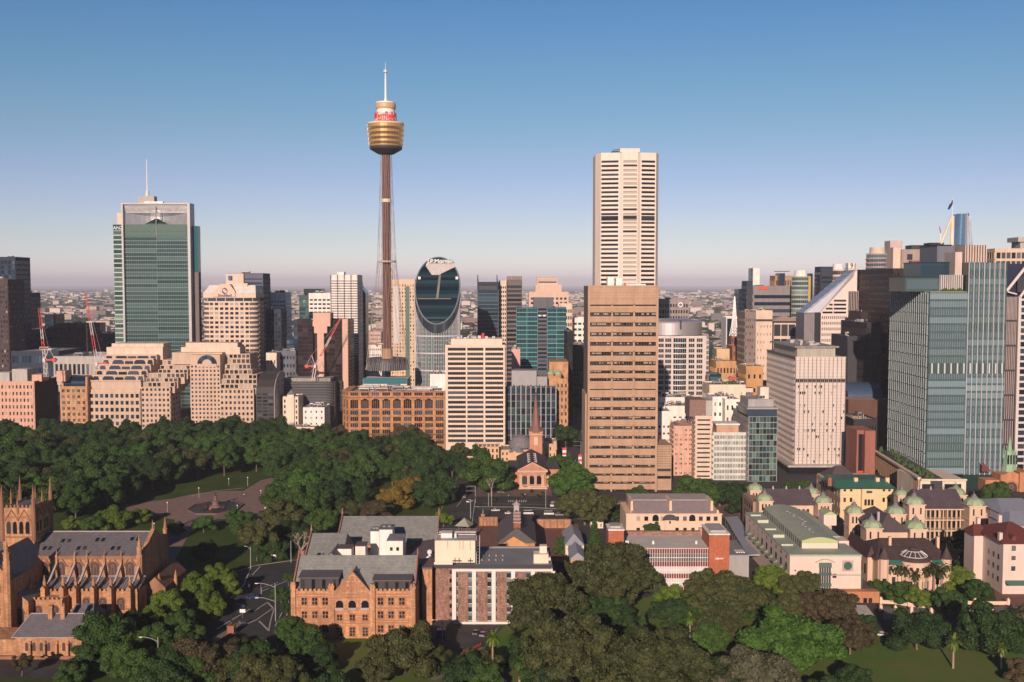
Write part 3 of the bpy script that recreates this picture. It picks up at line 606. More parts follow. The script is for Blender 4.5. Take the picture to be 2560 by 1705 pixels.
b.core(HOT,z1=b.z(520));b.fac('F',10,6,.62,.55,(.01,.99),(0,b.z(545)),.4,HOT,[BLACKG,BLUEG])
b.fac('R',4,6,.4,.5,(.05,.95),(0,b.z(545)),.3,HOT)
m=MB();m.box(.5,b.W-.5,.3,1.2,b.z(545),b.z(520));b.part(m,'attic_glazing',BLACKG)
ts=[(480,675,1066,455),(455,700,1092,415),(415,727,1118,375),(375,752,1143,335),(335,778,1166,292),(292,803,1190,262)]
for i,(yb,xa,xb,yt)in enumerate(ts):
 dy=2+i*4.5;za,zb_=b.z(yb+40 if i==0 else yb,dy),b.z(yt,dy);xa,xb=b.x(xa,dy),b.x(xb,dy)
 m=MB();m.box(xa,xb,dy,dy+30,za-4,zb_-.01*i);b.part(m,'terrace_storey',HOT)
 m=MB();m.box(xa,xb,dy-.8,dy+.3,zb_-.9,zb_+.3);b.part(m,'parapet',HOT)
 if i:
  nb=4;W_=xb-xa
  for k,(f0,f1)in enumerate(((.02,.13),(.2,.42),(.62,.84),(.88,.98))):
   m=MB();x0,x1=xa+W_*f0,xa+W_*f1;hh=zb_-za
   pts=[(x0,za+.2),(x1,za+.2),(x1,za+hh*.45),(x1-(x1-x0)*.18,za+hh*.78),(x0+(x1-x0)*.18,za+hh*.78),(x0,za+hh*.45)]
   n=len(pts);m.face([(p[0],dy-.25,p[1])for p in pts]);
   for q in range(n):p,r=pts[q],pts[(q+1)%n];m.face([(p[0],dy,p[1]),(r[0],dy,r[1]),(r[0],dy-.25,r[1]),(p[0],dy-.25,p[1])])
   b.part(m,'round_top_window',BLUEG)
  m=MB();m.box(xa+W_*.44,xa+W_*.6,dy-.1,dy,za,za+(zb_-za)*.6);b.part(m,'window',BLACKG)
m=MB();dy=30;m.box(b.x(812,dy),b.x(1235,dy),dy,dy+20,b.z(300,dy),b.z(205,dy));m.box(b.x(845,dy),b.x(1235,dy),dy+2,dy+20,b.z(204,dy),b.z(178,dy));b.part(m,'plant_room',M('hotel_top',(.66,.52,.42)))
b.done()
b=Bld('arched_hotel','large pale stone hotel with a round arch at top and terraces stepping down',1065,1915,250,830,14)
m=MB();xc0,xc1=b.x(1440),b.x(1665)
WN=[BLACKG]*4+[BLUEG,GREYG]
m.box(xc0,xc1,0,14,0,b.z(262));b.part(m,'wall',HOT)
b.fac(((xc0,0),(1,0),xc1-xc0),8,16,.48,.5,z=(0,b.z(335)),rel=.35,wall=HOT,gl=WN)
def stp(xs,face_r,first):
 for i,(xa,xb,yt,yb,dy)in enumerate(xs):
  xa,xb=b.x(xa,dy),b.x(xb,dy);z1=b.z(yt,dy);z0=0 if yb is None else b.z(yb,dy)
  m=MB();m.box(xa,xb,dy,dy+26,max(0,z0-5),z1);b.part(m,'terrace_storey',HOT)
  n=max(2,round((xb-xa)/3.6));nz=max(1,round((z1-z0)/4.3))
  b.fac(((xa,dy),(1,0),xb-xa),n,nz,.5 if yb is None else.75,.5 if yb is None else.7,z=(z0,z1),rel=.3,wall=HOT,gl=WN if yb is None else[BLACKG,GREYG,BLIND])
  if face_r:b.fac(((xb,dy),(0,1),24),4,nz,.5,.5,z=(z0,z1),rel=.3,wall=HOT,gl=[BLACKG],drop=.2)
stp([(1065,1285,505,None,-8),(1085,1320,468,505,-5),(1105,1345,435,468,-2),(1125,1395,400,435,2),(1200,1420,372,400,5),(1215,1440,340,372,8),(1232,1440,300,340,11)],True,0)
stp([(1660,1915,518,None,-6),(1665,1940,482,518,-3),(1675,1940,445,482,0),(1685,1940,410,445,3),(1700,1905,372,410,6),(1712,1895,330,372,9),(1722,1890,290,330,12),(1670,1890,255,290,15)],False,0)
m=MB();m.box(b.x(1280),b.x(1660),8,24,b.z(340),b.z(250));b.part(m,'upper_storey',HOT)
xa,za=b.x(1568),b.z(330);ro,ri=b.x(1640)-xa,b.x(1605)-xa
m=MB();g=MB()
for k in range(16):
 a0,a1=math.pi*k/16,math.pi*(k+1)/16;q=lambda r,a,y:(xa-r*math.cos(a),y,za+r*.92*math.sin(a))
 g.face([q(ri,a1,-1),q(ri,a0,-1),q(ro,a0,-1),q(ro,a1,-1)]);g.face([q(ro,a0,-1),q(ro,a1,-1),q(ro,a1,1),q(ro,a0,1)][::-1])
 m.face([(xa,-.9,za),q(ri,a0,-.9),q(ri,a1,-.9)][::-1]);
b.part(g,'arch_glazing',BLUEG);b.part(m,'arch_infill',HOT)
m=MB();m.box(b.x(1500),b.x(1640),-1,1,za-2.5,za);b.part(m,'balcony',HOT)
m=MB();dy=16;z0=b.z(255,dy);m.box(b.x(1372,dy),b.x(1815,dy),dy,dy+18,z0-3,b.z(205,dy));m.box(b.x(1405,dy),b.x(1795,dy),dy+1,dy+16,z0,b.z(172,dy));b.part(m,'plant_room',M('hotel_top'))
b.done()
crop(500,600)
b=Bld('curved_top_block','dark glazed block with curved top and pale blank side wall, right of the arched hotel',415,553,1010,822,34)
m=MB();prof=[(0,0),(0,b.z(1150)),(2,b.z(1110)),(7,b.z(1060)),(16,b.z(1020)),(34,b.z(1010)),(34,0)]
n=len(prof)
for x,rev in((0,0),(b.W,1)):
 pts=[(x,p[0],p[1])for p in prof];m.face(pts[::-1]if rev else pts)
for i in range(n-1):
 p,q=prof[i],prof[i+1];m.face([(0,p[0],p[1]),(b.W,p[0],p[1]),(b.W,q[0],q[1]),(0,q[0],q[1])])
b.part(m,'wall',M('dark_taupe',(.05,.045,.045),.5))
b.fac('F',3,12,.8,.6,(.03,.97),(0,b.z(1150)),.2,M('dark_taupe'),[BLACKG,BLUEG,GREYG])
m=MB()
m.face([(b.W+.4,p[0]-.6,p[1]+.6)for p in prof][::-1]);m.face([(b.W,p[0]-.6,p[1]+.6)for p in prof])
for i in range(n-1):
 p,q=prof[i],prof[i+1];m.face([(b.W,p[0]-.6,p[1]+.6),(b.W+.4,p[0]-.6,p[1]+.6),(b.W+.4,q[0]-.6,q[1]+.6),(b.W,q[0]-.6,q[1]+.6)])
b.part(m,'side_wall',M('pale_grey_render',(.42,.38,.38)))
for k in range(14):
 m=MB();y=random.choice([8,14,20,26]);z=6+4.2*random.randint(0,8);m.box(b.W+.4,b.W+.55,y,y+1,z,z+1.8);b.part(m,'window',BLACKG)
b.done()
def round_corner_tower():
 Y=960;b=Bld('curved_corner_tower','cream tower with curved corners, gabled sign roof and dark window bands, behind the hotels',20,432,400,Y,30)
 W,D=b.W,b.D;r=7
 BE=M('cream_cladding',(.66,.52,.42),.8,.06)
 pts=[];
 for cx_,cy_,a0 in((W-r,r,-90),(W-r,D-r,0),(r,D-r,90),(r,r,180)):
  for k in range(6):a=R(a0+90*k/5);pts.append((cx_+r*math.cos(a),cy_+r*math.sin(a)))
 zt=b.z(465);m=MB();m.prism(pts,0,zt);b.part(m,'wall',M('cream_shade_core',(.10,.09,.09)))
 nz=24
 b.fac(((r*.9,0),(1,0),W-r*1.9),8,nz,.66,.55,z=(0,zt),rel=.4,wall=BE,gl=[BLACKG]*5+[BLUEG,GREYG,BLIND])
 b.fac(((W,r),(0,1),D-2*r),4,nz,.6,.55,z=(0,zt),rel=.4,wall=BE,gl=[BLACKG,BLUEG])
 m=MB();h=zt/nz;sc=lambda k:[((p[0]-W/2)*k+W/2,(p[1]-D/2)*k+D/2)for p in pts]
 for k in range(nz+1):z=k*h;m.prism(sc(1.02),max(0,z-h*.22),min(z+h*.22,zt+.5))
 b.part(m,'floor_band',BE)
 z2=b.z(400);m=MB();m.box(0,W-4,.5,D,z2,b.z(398));m.box(W*.0+1,W-1,0,D,b.z(436),z2-.01);b.part(m,'attic',BE)
 for k in range(5):
  g=MB();x0=W*(.1+.165*k);g.box(x0,x0+W*.15,-.1,.3,b.z(465),b.z(437));b.part(g,'attic_window',BLUEG)
 m=MB();m.box(W*.09,W*.92,.3,D,zt,b.z(437));b.part(m,'attic_core',BE)
 m=MB();m.gable(1,W-1,-.3,22,z2,b.z(340),'x',hip=3);b.part(m,'roof',WHITE)
 m=MB();zc=z2;m.face([(b.x(100),-1.2,zc),(b.x(270),-1.2,zc),(b.x(270),-1.2,b.z(385)),(b.x(228),-1.2,b.z(332)),(b.x(160),-1.2,b.z(332)),(b.x(118),-1.2,b.z(385))])
 m.box(b.x(160),b.x(228),-1.1,10,zc,b.z(332));m.box(b.x(100),b.x(270),-1.1,5,zc-3.5,zc);b.part(m,'sign_gable',BE)
 m=MB();m.box(b.x(180),b.x(345),8,20,zt,b.z(326));b.part(m,'plant_room',PALE)
 PUR=M('sign_purple',(.13,.08,.2));m=MB();xc,zc=b.x(193),b.z(384)
 for k in range(20):
  a0,a1=2*math.pi*k/20,2*math.pi*(k+1)/20
  q=lambda rr,a,o=0:(xc+rr*math.cos(a)+o,-1.35,zc+rr*1.12*math.sin(a))
  wd=.9+.5*math.sin(a0*2)
  m.face([q(2.6-wd,a0),q(2.6,a0),q(2.6,a1),q(2.6-wd,a1)])
 b.part(m,'emblem',PUR);obj('lettering',text_mesh('Stockland',3.3,.1,PUR,True),b.t,(xc,-1.4,b.z(417)))
 b.done()
round_corner_tower()
b=simple('slab_tower','slab with blue grey plant screen and small beige sign panel, behind the gabled cream tower',205,480,250,1020,30,DGREY,10,26,.7,.5,gl=NAVYS,plant=1)
m=MB();m.box(-.3,b.W*.47,-.5,4,b.z(345),b.H-.3);b.part(m,'sign_panel',PALE)
m=MB();m.box(b.W*.5,b.W,-.4,0,b.z(345),b.H-.3);b.part(m,'plant_screen',M('blue_grey_screen',(.13,.13,.19)))
m=MB();m.cone(b.W*.11,-1,2,2,b.z(300),b.z(270),12);b.part(m,'emblem',M('sign_blue',(.1,.14,.35)))
simple('office_tower','white tower with slim dark window slots between the cream tower and the brown glass tower',487,650,395,1080,26,WHITE,7,26,.6,.4,zt=.93,gl=[BLACKG],roof=WHITE,side=4)
simple('office_block','dark glass block in front of the white slotted tower',494,612,520,1000,24,DGREY,5,22,.8,.7,gl=[BLACKG,NAVY2],plant=1)
b=simple('office_block','small blank cream block below the dark glass block',495,575,850,900,24,CREAM,3,5,.3,.3,drop=.6,plant=2,side=0)
simple('office_block','low slate blue block right of the small cream block',572,720,835,915,30,M('slate_blue_render',(.13,.14,.18)),6,8,.5,.4,gl=[NAVY2],plant=3)
simple('glass_block','low blue glass block showing between two dark towers',650,730,725,960,24,NAVY,3,14,.85,.7,gl=[NAVY,TEALG,GREYG],plant=1)
def brown_tower():
 PK=M('pink_granite',(.60,.38,.30),.6,.08);BG=glass('bronze_glass',(.012,.009,.012),.1);BG2=glass('bronze_glass_pale',(.03,.02,.02),.12)
 b=Bld('bronze_tower','bronze glass tower with a stepped pink granite centre column, behind the red crane',735,1112,605,880,34)
 m=MB();m.box(0,b.x(850),0,34,0,b.H);m.box(b.x(850),b.W,4,34,0,b.H);b.part(m,'wall',DBROWN)
 b.fac(((0,0),(1,0),b.x(850)),3,26,.94,.86,z=(0,b.H),rel=.2,wall=DBROWN,gl=[BG,BG,BLACKG],mull=4,frame=DBROWN,win='glass_band')
 b.fac(((b.x(915),4),(1,0),b.x(1060)-b.x(915)),3,26,.94,.86,z=(0,b.H),rel=.2,wall=DBROWN,gl=[BG,BG2],mull=4,frame=DBROWN,win='glass_band')
 b.fac('R',3,26,.8,.8,wall=PK,rel=.3,gl=[BG],z=(0,b.H))
 m=MB();x=b.x
 m.box(x(855),x(985),-1.2,14,b.z(612),b.z(548));m.box(x(852),x(985),-1.5,4.2,b.z(650),b.z(612.2));m.box(x(862),x(960),-1.45,4.15,b.z(702),b.z(650.2));m.box(x(885),x(935),-1.5,4.1,0,b.z(702.2))
 m.box(x(1068),x(1112),3,6,0,b.H+1);b.part(m,'granite_pier',PK)
 m=MB();m.box(x(835),x(985),4,20,b.H,b.z(600)+.6);b.part(m,'roof',ROOFG)
 b.done()
 simple('glass_block','narrow dark glass tower with red brick roof house left of the bronze tower',705,800,600,930,24,DGREY,3,24,.85,.8,gl=NAVYS,plant=0)
brown_tower()
simple('glass_block','small green glass tower with dark roof house far behind the bronze tower',750,822,418,1250,24,GRG,3,20,.85,.7,gl=GREENS,plant=1)
simple('office_tower','low white slotted tower between the small green glass tower and the tall white ruled tower',822,990,400,1180,26,WHITE,5,22,.7,.42,zt=.95,gl=[BLACKG],side=0)
simple('roof_house_block','dark green topped slab peeping over the small green glass tower',785,918,368,1330,24,GRG2,5,20,.8,.6,gl=[GRG2],plant=0)
b=Bld('office_tower','tall white tower ruled by four dark vertical joints, left of the observation tower',990,1192,262,960,30)
b.core(M('white_tile',(.74,.70,.66)));
b.fac('F',4,30,.96,.36,(0,1),(b.z(865),b.z(300)),.5,M('white_tile'),[BLACKG]*3+[GREYG,BLUEG],mull=3,frame=M('white_tile'),win='window_band')
m=MB();
for i in range(5):m.box(b.W*i/4-.35,b.W*i/4+.35,-.75,-.5,30,b.H)
b.part(m,'vertical_joint',DARK);m=MB();m.box(0,b.W,-.45,0,0,b.z(866));b.part(m,'podium',DGREY)
m=MB();m.box(b.W*.2,b.W*.45,6,16,b.H-.8,b.z(240));b.part(m,'plant_room',WHITE);b.plant(2,8);b.fac('R',3,30,.3,.5,z=(0,b.H*.95),wall=M('white_tile'),gl=[BLACKG]);b.done()
b=Bld('slanted_glass_tower','slim dark blue glass tower with slanted top beside the tall white ruled tower',1198,1250,402,1010,30)
m=MB();xx=b.x(1192);m.hexa([(xx,0,0),(b.W,0,0),(b.W,20,0),(xx,20,0),(xx,0,b.z(310)),(b.W,0,b.H),(b.W,20,b.H),(xx,20,b.z(310))]);b.part(m,'wall',NAVY)
b.fac('F',2,28,.85,.7,z=(0,b.H),rel=.2,wall=NAVY2,gl=[NAVY,GREYG,BLUEG]);b.done()
def dark_hotel():
 b=Bld('rounded_dark_block','wide charcoal block with rounded right corner and fine pale lines, crane standing on its roof',615,1000,1070,860,44)
 W=b.W;r=9;pts=[(0,0),(W-r,0)]+[(W-r+r*math.sin(R(a)),r-r*math.cos(R(a)))for a in(15,30,45,60,75,90)]+[(W,b.D),(0,b.D)]
 CH=glass('charcoal_glass',(.03,.032,.038),.2);m=MB();m.prism(pts,0,b.H);b.part(m,'wall',CH)
 nz=14;n=0
 grow=lambda e:[(p[0]+(e if p[0]>W/2 else-e),p[1]+(-e if p[1]<20 else e))for p in pts]
 m=MB()
 for k in range(nz*2):z=b.H*(k+1)/(nz*2);m.prism(grow(.25),z-.22,z)
 b.part(m,'floor_line',M('grey_line',(.28,.27,.27)))
 for k in range(nz):
  g=MB();z=b.H*k/nz;g.prism(grow(.12),z+.3,z+b.H/nz*.42);b.part(g,'window_band',random.choice([BLACKG,GREYG,BLUEG]))
 m=MB();m.box(1,W-3,4,b.D-4,b.H,b.z(1045));b.part(m,'roof',ROOFG)
 b.plant(5,4,z=b.H+1)
 b.done()
dark_hotel()
b=simple('dark_block','plain charcoal side block between the rounded dark block and the orange department store',1000,1068,1060,880,40,M('charcoal_wall',(.035,.032,.038),.6),2,10,.5,.4,gl=[BLACKG],plant=1)
b=Bld('corner_block','small cream classical block with corner turret, dwarfed by the charcoal block',618,735,1180,835,20);b.core(CREAM);b.fac('F',4,6,.4,.55,z=(0,.95),wall=CREAM)
m=MB();m.box(b.x(655),b.x(705),-2,6,0,b.z(1165));b.part(m,'turret',CREAM);m=MB();m.cone(b.x(680),2,4,.5,b.z(1165),b.z(1130),8);b.part(m,'turret_roof',SLATE);b.done()
b=Bld('corner_block','white block with flat roof machinery and few square windows below the charcoal block',770,932,1262,825,26);b.core(WHITE);b.fac('F',4,4,.25,.35,z=(0,.95),wall=WHITE);b.plant(6,5);b.done()
b=Bld('low_block','low cream parapet building touching the park trees in front of the white block',612,860,1410,800,14);b.core(CREAM);b.fac('F',7,3,.4,.5,z=(0,.9),wall=CREAM);b.fac('R',3,3,.4,.5,z=(0,.9),wall=CREAM);b.plant(6,9);b.done()
m=MB()
#  observation tower
def observation_tower():
 crop(880,140);_c[2]=840/1568.0
 Y=850;cx=Xp(160,Y)
 t=thing('observation_tower','very tall observation tower with gold turret, red lettering and brown cable shaft','tower',(cx,Y,0))
 z=lambda y:Zp(y,Y);k=(sx(2)-sx(1))*Y/2560
 GOLD=M('gold_glass',(.66,.42,.16),.32,.06,.5);GOLDD=M('gold_shade',(.09,.05,.025),.4,0,.2);BR=M('tower_brown',(.11,.045,.036),.7,.1)
 CRM=M('tower_cream',(.78,.68,.55),.6,.05);WT=M('tower_white',(.85,.82,.8),.5,0)
 def lt(name,prof,m,par=None,n=32):b=MB();b.lathe([(r*k,z(y))for r,y in prof],n=n);return b.build(name,m,par or t,smooth=False)
 r=lambda w_:w_/2
 lt('shaft',[(0,460),(18.5,460),(18.5,1370),(0,1370)],BR,n=24)
 b=MB()
 for i in range(16):
  a=2*math.pi*i/16;b.tube((19*k*math.cos(a),19*k*math.sin(a),z(1370)),(19*k*math.cos(a),19*k*math.sin(a),z(462)),.2,4)
 b.build('shaft_rib',M('tower_brown_pale',(.19,.09,.07),.6),t)
 for y in(675,):lt('shaft_collar',[(0,y-8),(23,y-8),(23,y+8),(0,y+8)],CRM)
 lt('intermediate_ring',[(0,955),(44,955),(44,963),(0,963)],M('ring_pink',(.5,.36,.32)))
 lt('shaft_foot',[(0,1360),(24,1365),(28,1412),(0,1412)],M('foot_stone',(.42,.27,.16)))
 u=lt('turret_underside',[(0,462),(36,458),(42,455),(74,436),(76,425),(0,425)],DARK)
 lt('turret',[(0,430),(74,428),(76,420),(83,320),(0,318)],GOLD)
 for i,y in enumerate((412,390,368,344)):
  ra=76+(420-y)*.07;lt('window_band',[(ra,y+5),(ra+1.2,y+5),(ra+2.0,y-7),(ra,y-7)],GOLDD)
  m=MB()
  for j in range(56):
   a=2*math.pi*j/56;m.tube(((ra+1.6)*k*math.cos(a),(ra+1.6)*k*math.sin(a),z(y+5)),((ra+2.3)*k*math.cos(a),(ra+2.3)*k*math.sin(a),z(y-7)),.05,4)
  m.build('window_grille',GOLD,t)
 lt('upper_rim',[(0,324),(85,322),(86,315),(50,312),(0,312)],CRM)
 m=MB();m.box(-87*k,-60*k,-1.2,1.2,z(325),z(322));m.box(60*k,88*k,-1.2,1.2,z(321),z(317));m.build('cleaning_arm',STEEL,t)
 lt('sign_drum',[(0,308),(53,306),(48,266),(0,264)],M('drum_white',(.66,.58,.52),.6))
 lt('drum_neck',[(0,266),(42,266),(42,250),(0,250)],WT)
 lt('gold_crown',[(0,250),(44,250),(47,242),(47,226),(44,222),(0,222)],M('crown_tan',(.58,.40,.22),.5))
 lt('railing',[(45,222),(45,217)],WT,n=24)
 lt('mast',[(9,217),(5.5,195),(4.2,110),(3,85),(2,70),(0,70)],WT,n=12)
 lt('antenna_platform',[(0,78),(9,76),(9,66),(0,66)],CRM,n=12)
 lt('antenna_tip',[(1.2,66),(.6,28),(0,28)],WT,n=6)
 RED=M('sign_red',(.75,.02,.03),.5,0)
 me=text_mesh('Westfield',56*k,.12,RED,True)
 n=len(me.vertices);co=np.empty(n*3);me.vertices.foreach_get('co',co);co=co.reshape(-1,3);rr=52.5*k
 wd=co[:,0].max()-co[:,0].min();ang=(co[:,0]-co[:,0].mean())/wd*2.35+.03;dd=rr-co[:,1]
 co[:,2]*=1.0;co[:,0]=np.sin(ang)*dd;co[:,1]=-np.cos(ang)*dd;me.vertices.foreach_set('co',co.ravel());me.update()
 obj('lettering',me,t,(0,0,z(289)))
 m=MB();n=20
 for i in range(n):
  a=2*math.pi*i/n
  pt=lambda rr,yy,tw:(rr*k*math.cos(a+tw),rr*k*math.sin(a+tw),z(yy))
  for tw in(.5,-.5):
   m.tube(pt(26,462,0),pt(44,957,tw),.065,3);m.tube(pt(44,960,tw),pt(98,1430,tw*1.8),.09,3)
 m.build('stay_cable',M('cable',(.3,.25,.24),.5),t)
 lt('base_drum',[(0,1412),(88,1408),(92,1415),(101,1462),(0,1462)],M('drum_slate',(.055,.055,.065),.5))
 m=MB()
 for i in range(56):
  a=2*math.pi*i/56;m.tube((90*k*math.cos(a),90*k*math.sin(a),z(1412)),(102*k*math.cos(a),102*k*math.sin(a),z(1462)),.12,4)
 m.build('drum_rib',CONC,t)
 m=MB();m.box(-100*k,102*k,-103*k,60*k,0,z(1500));m.build('podium',CREAM,t)
 m=MB();m.box(-99*k,101*k,-104.5*k,-103*k,z(1520),z(1492));m.build('podium_glazing',TEALG,t)
observation_tower()
#  ellipse-faced glass tower
def ellipse_tower():
 crop(900,600);Y=900;xc=Xp(586,Y);k=(1/3.0156)*Y/2560
 t=thing('cylinder_tower','round glass tower sliced by a tilted dark oval face with white lettering at its top','building',(xc,Y,0));z=lambda y:Zp(y,Y)
 rx,ry=168*k,120*k;n=48;zt,zm,zb=z(128),z(350),z(630)
 A=M('white_fin',(.55,.56,.60),.5,0);body=MB()
 def top(a):
  s=math.sin(a);return zm+(zt-zm)*s if s>0 else zm-(zm-zb)*(-s)
 ring=[(rx*math.cos(2*math.pi*i/n),ry*math.sin(2*math.pi*i/n),top(2*math.pi*i/n))for i in range(n)]
 for i in range(n):
  p,q=ring[i],ring[(i+1)%n];body.face([(p[0],p[1],0),(q[0],q[1],0),q,p])
 body.build('wall',glass('ellipse_wall',(.05,.085,.095),.2),t)
 rows=MB();oval=MB();N=30;prev=None
 for j in range(N+1):
  a=-math.pi/2+math.pi*j/N;l=Vector((-rx*.97*math.cos(a),ry*.97*math.sin(a),top(a)));r_=Vector((-l.x,l.y,l.z))
  if prev is not None:
   o=MB();o.face([prev[0],prev[1],r_,l]);o.build('oval_glass_row',glass('oval_glass',(.006,.04,.055),.1)if(j*7)%11>7 else glass('oval_glass_dark',(.004,.02,.032),.1),t)
  prev=(l,r_)
 off=Vector((0,-1.0,.6))
 def cut(px,py):
  zz=z(py);s=(zz-zm)/(zt-zm)if zz>zm else(zz-zm)/(zm-zb)
  s=max(-.99,min(.99,s));return Vector(((px-586)*k,ry*s,zz))+off
 m=MB();m.face([cut(540,268),cut(590,268),cut(718,205),cut(712,180),cut(495,180),cut(492,200)]);m.build('soffit',M('pale_soffit',(.50,.47,.46),.6),t)
 m=MB();m.face([cut(577,445),cut(595,445),cut(611,245),cut(596,245)]);m.build('lift_spine',M('spine_grey',(.17,.17,.17),.5),t)
 m=MB();m.face([cut(440,450),cut(690,450),cut(690,444),cut(440,444)]);m.build('balcony',M('spine_grey'),t)
 for cx_ in(448,730):
  m=MB();m.box(cut(cx_-9,295).x,cut(cx_+9,295).x,cut(0,295).y-.8,cut(0,295).y,z(296),z(276));m.build('emblem',M('sign_white'),t)
 rim=MB()
 for i in range(n):rim.tube(ring[i],ring[(i+1)%n],.7,5)
 rim.build('oval_rim',M('rim_grey',(.16,.2,.23),.4),t)
 lip=MB()
 for i in range(3,22):
  p=ring[i];lip.tube(p,(p[0],p[1],p[2]-9),.25,4)
 lip.build('crown_fin',M('fin_green',(.35,.45,.42),.4),t)
 m=MB();m.face([cut(495,178),cut(712,178),cut(690,150),cut(520,150)]);m.build('sign_panel',GRG3,t)
 obj('lettering',text_mesh('J.P.Morgan',5.2,.15,M('sign_white'),True),t,(cut(600,165)+Vector((0,-2.0,0))))
 m=MB();
 for i in range(n):
  p,q=Vector(ring[i]),Vector(ring[(i+1)%n]);e=1.012
  if p.y<ry*.2:m.face([(p.x*e,p.y*e,p.z-8),(q.x*e,q.y*e,q.z-8),(q.x*e,q.y*e,q.z),(p.x*e,p.y*e,p.z)])
 m.build('dark_band',glass('band_dark',(.03,.045,.06),.15),t)
 f=MB();nf=84
 for i in range(nf):
  a=2*math.pi*i/nf
  if math.sin(a)>.5:continue
  x,y=rx*1.02*math.cos(a),ry*1.02*math.sin(a);f.tube((x,y,0),(x,y,top(a)-8),.2,4)
 f.build('vertical_fin',A,t)
 nz=33
 for kz in range(nz):
  za,b2=kz*3.75,MB();
  for i in range(n):
   a0,a1=2*math.pi*i/n,2*math.pi*(i+1)/n
   if math.sin(a0)>.4 or za+1.6>min(top(a0),top(a1))-8:continue
   e=1.012;b2.face([(rx*e*math.cos(a0),ry*e*math.sin(a0),za),(rx*e*math.cos(a1),ry*e*math.sin(a1),za),(rx*e*math.cos(a1),ry*e*math.sin(a1),za+1.1),(rx*e*math.cos(a0),ry*e*math.sin(a0),za+1.1)])
  if b2.v:b2.build('floor_band',A if kz%4==0 else GRG3,t)
ellipse_tower()
crop(500,600)
YEL=M('warm_yellow_stone',(.66,.50,.36),.8,.08)
b=Bld('apartment_tower','warm beige apartment tower with green tinted balcony column, directly behind the brown shaft',1436,1622,300,1000,30)
b.core(YEL);b.fac('F',9,34,.42,.6,(.02,.98),(0,.97),.3,YEL,[BLIND,GREYG,BLACKG,BLIND])
m=MB();m.box(b.x(1550),b.x(1580),-.9,0,0,b.H*.95);b.part(m,'balcony_column',GRG3)
m=MB();m.box(b.x(1465),b.x(1500),-.9,0,b.H*.5,b.H*.95);b.part(m,'balcony_column',M('white_fin'))
m=MB();m.box(b.x(1440),b.x(1452),2,6,b.H,b.z(235));m.cone(b.x(1446),4,1.4,.1,b.z(235),b.z(205),4);b.part(m,'spire',YEL)
m=MB();m.box(b.x(1500),b.x(1620),4,24,b.H-1,b.z(296));b.part(m,'plant_room',YEL);b.done()
simple('apartment_block','low pink block with small square windows seen through the tower cables',1250,1365,690,1300,30,M('pale_pink',(.58,.42,.36)),10,12,.5,.45,plant=2,side=0)
b=simple('arched_roof_block','low white building with red arched window under the pink block',1240,1368,790,1150,30,WHITE,8,8,.5,.3,plant=3,side=0)
m=MB()
for i in range(10):
 a0,a1=math.pi*i/10,math.pi*(i+1)/10;q=lambda r_,a:(b.W*.42-r_*math.cos(a),-.6,b.z(803)+r_*.6*math.sin(a));m.face([q(5,a1),q(5,a0),q(7.5,a0),q(7.5,a1)])
b.part(m,'arched_window',BRICK)
#  orange department store
def store():
 OR=M('orange_sandstone',(.47,.24,.11),.9,.3,scale=.4,brick=(2,.8,.15))
 b=Bld('department_store','broad orange sandstone department store with rows of dark windows behind the park trees',1118,1845,1140,745,40)
 b.core(OR,para=1.4);H=b.H;c=b.x(1072,8)
 m=MB();m.prism([(0,.01),(0,40),(c,40),(c,9)],0,H-.05);b.part(m,'corner_bay',OR)
 nzh=5.0
 L=math.hypot(c,9);u=(-c/L,-9/L)
 for i,(y0,y1,hf)in enumerate(((1175,1150,.6),(1272,1205,.8),(1320,1285,.65),(1368,1332,.65),(1415,1380,.65),(1462,1428,.65),(1500,1470,.65),(1540,1510,.6))):
  z0,z1=b.z(y0),b.z(y1)
  b.fac('F',9,1,.72,hf,(0.0,1),(z0-.5,z1+.8),.45,OR,[BLACKG,BLACKG,BLUEG],mull=3,frame=OR)
  b.fac(((c,9),u,L),2,1,.6,hf,(0,1),(z0-.5,z1+.8),.4,OR,[BLACKG],mull=1,frame=OR)
  b.fac('R',5,1,.6,hf,(0.02,.98),(z0-.5,z1+.8),.3,OR,[BLACKG],mull=1,frame=OR)
 cor=MB()
 for y,e in((1183,1.1),(1140,.9),(1278,.6)):
  zz=b.z(y);cor.box(0,b.W+e,-e,.5,zz-.6,zz+.3);q=[(c-e*.5,9-e),(0,-e)];cor.hexa([(c-e,9-.2,zz-.6),(0,-e,zz-.6),(0,1,zz-.6),(c,10,zz-.6),(c-e,9-.2,zz+.3),(0,-e,zz+.3),(0,1,zz+.3),(c,10,zz+.3)])
 b.part(cor,'cornice',M('cornice_red',(.34,.17,.12),.9,.3))
 arc=MB()
 for i in range(1,8):
  x=b.W*(i+.5)/9;z1=b.z(1205)
  a=MB();a.cone(0,0,0,0,0,.1,3)
  for kk in range(8):
   t0,t1=math.pi*kk/8,math.pi*(kk+1)/8;arc.face([(x,-.58,z1-.5),(x-2.1*math.cos(t1),-.58,z1-.5+1.5*math.sin(t1)),(x-2.1*math.cos(t0),-.58,z1-.5+1.5*math.sin(t0))])
 b.part(arc,'fanlight',BLACKG)
 b.plant(14,11,region=(.08,.95,.15,.75),hmax=3.2);b.plant(8,12,mat=WHITE,region=(.1,.9,.2,.7),hmax=2.5)
 b.done()
store()
crop(900,600)
W1=M('cream_white_wall',(.72,.60,.49),.8,.06)
b=Bld('office_slab','cream office slab with twenty rows of windows in three bays, left of the church spire',643,1092,790,735,28)
b.core(W1,para=.6)
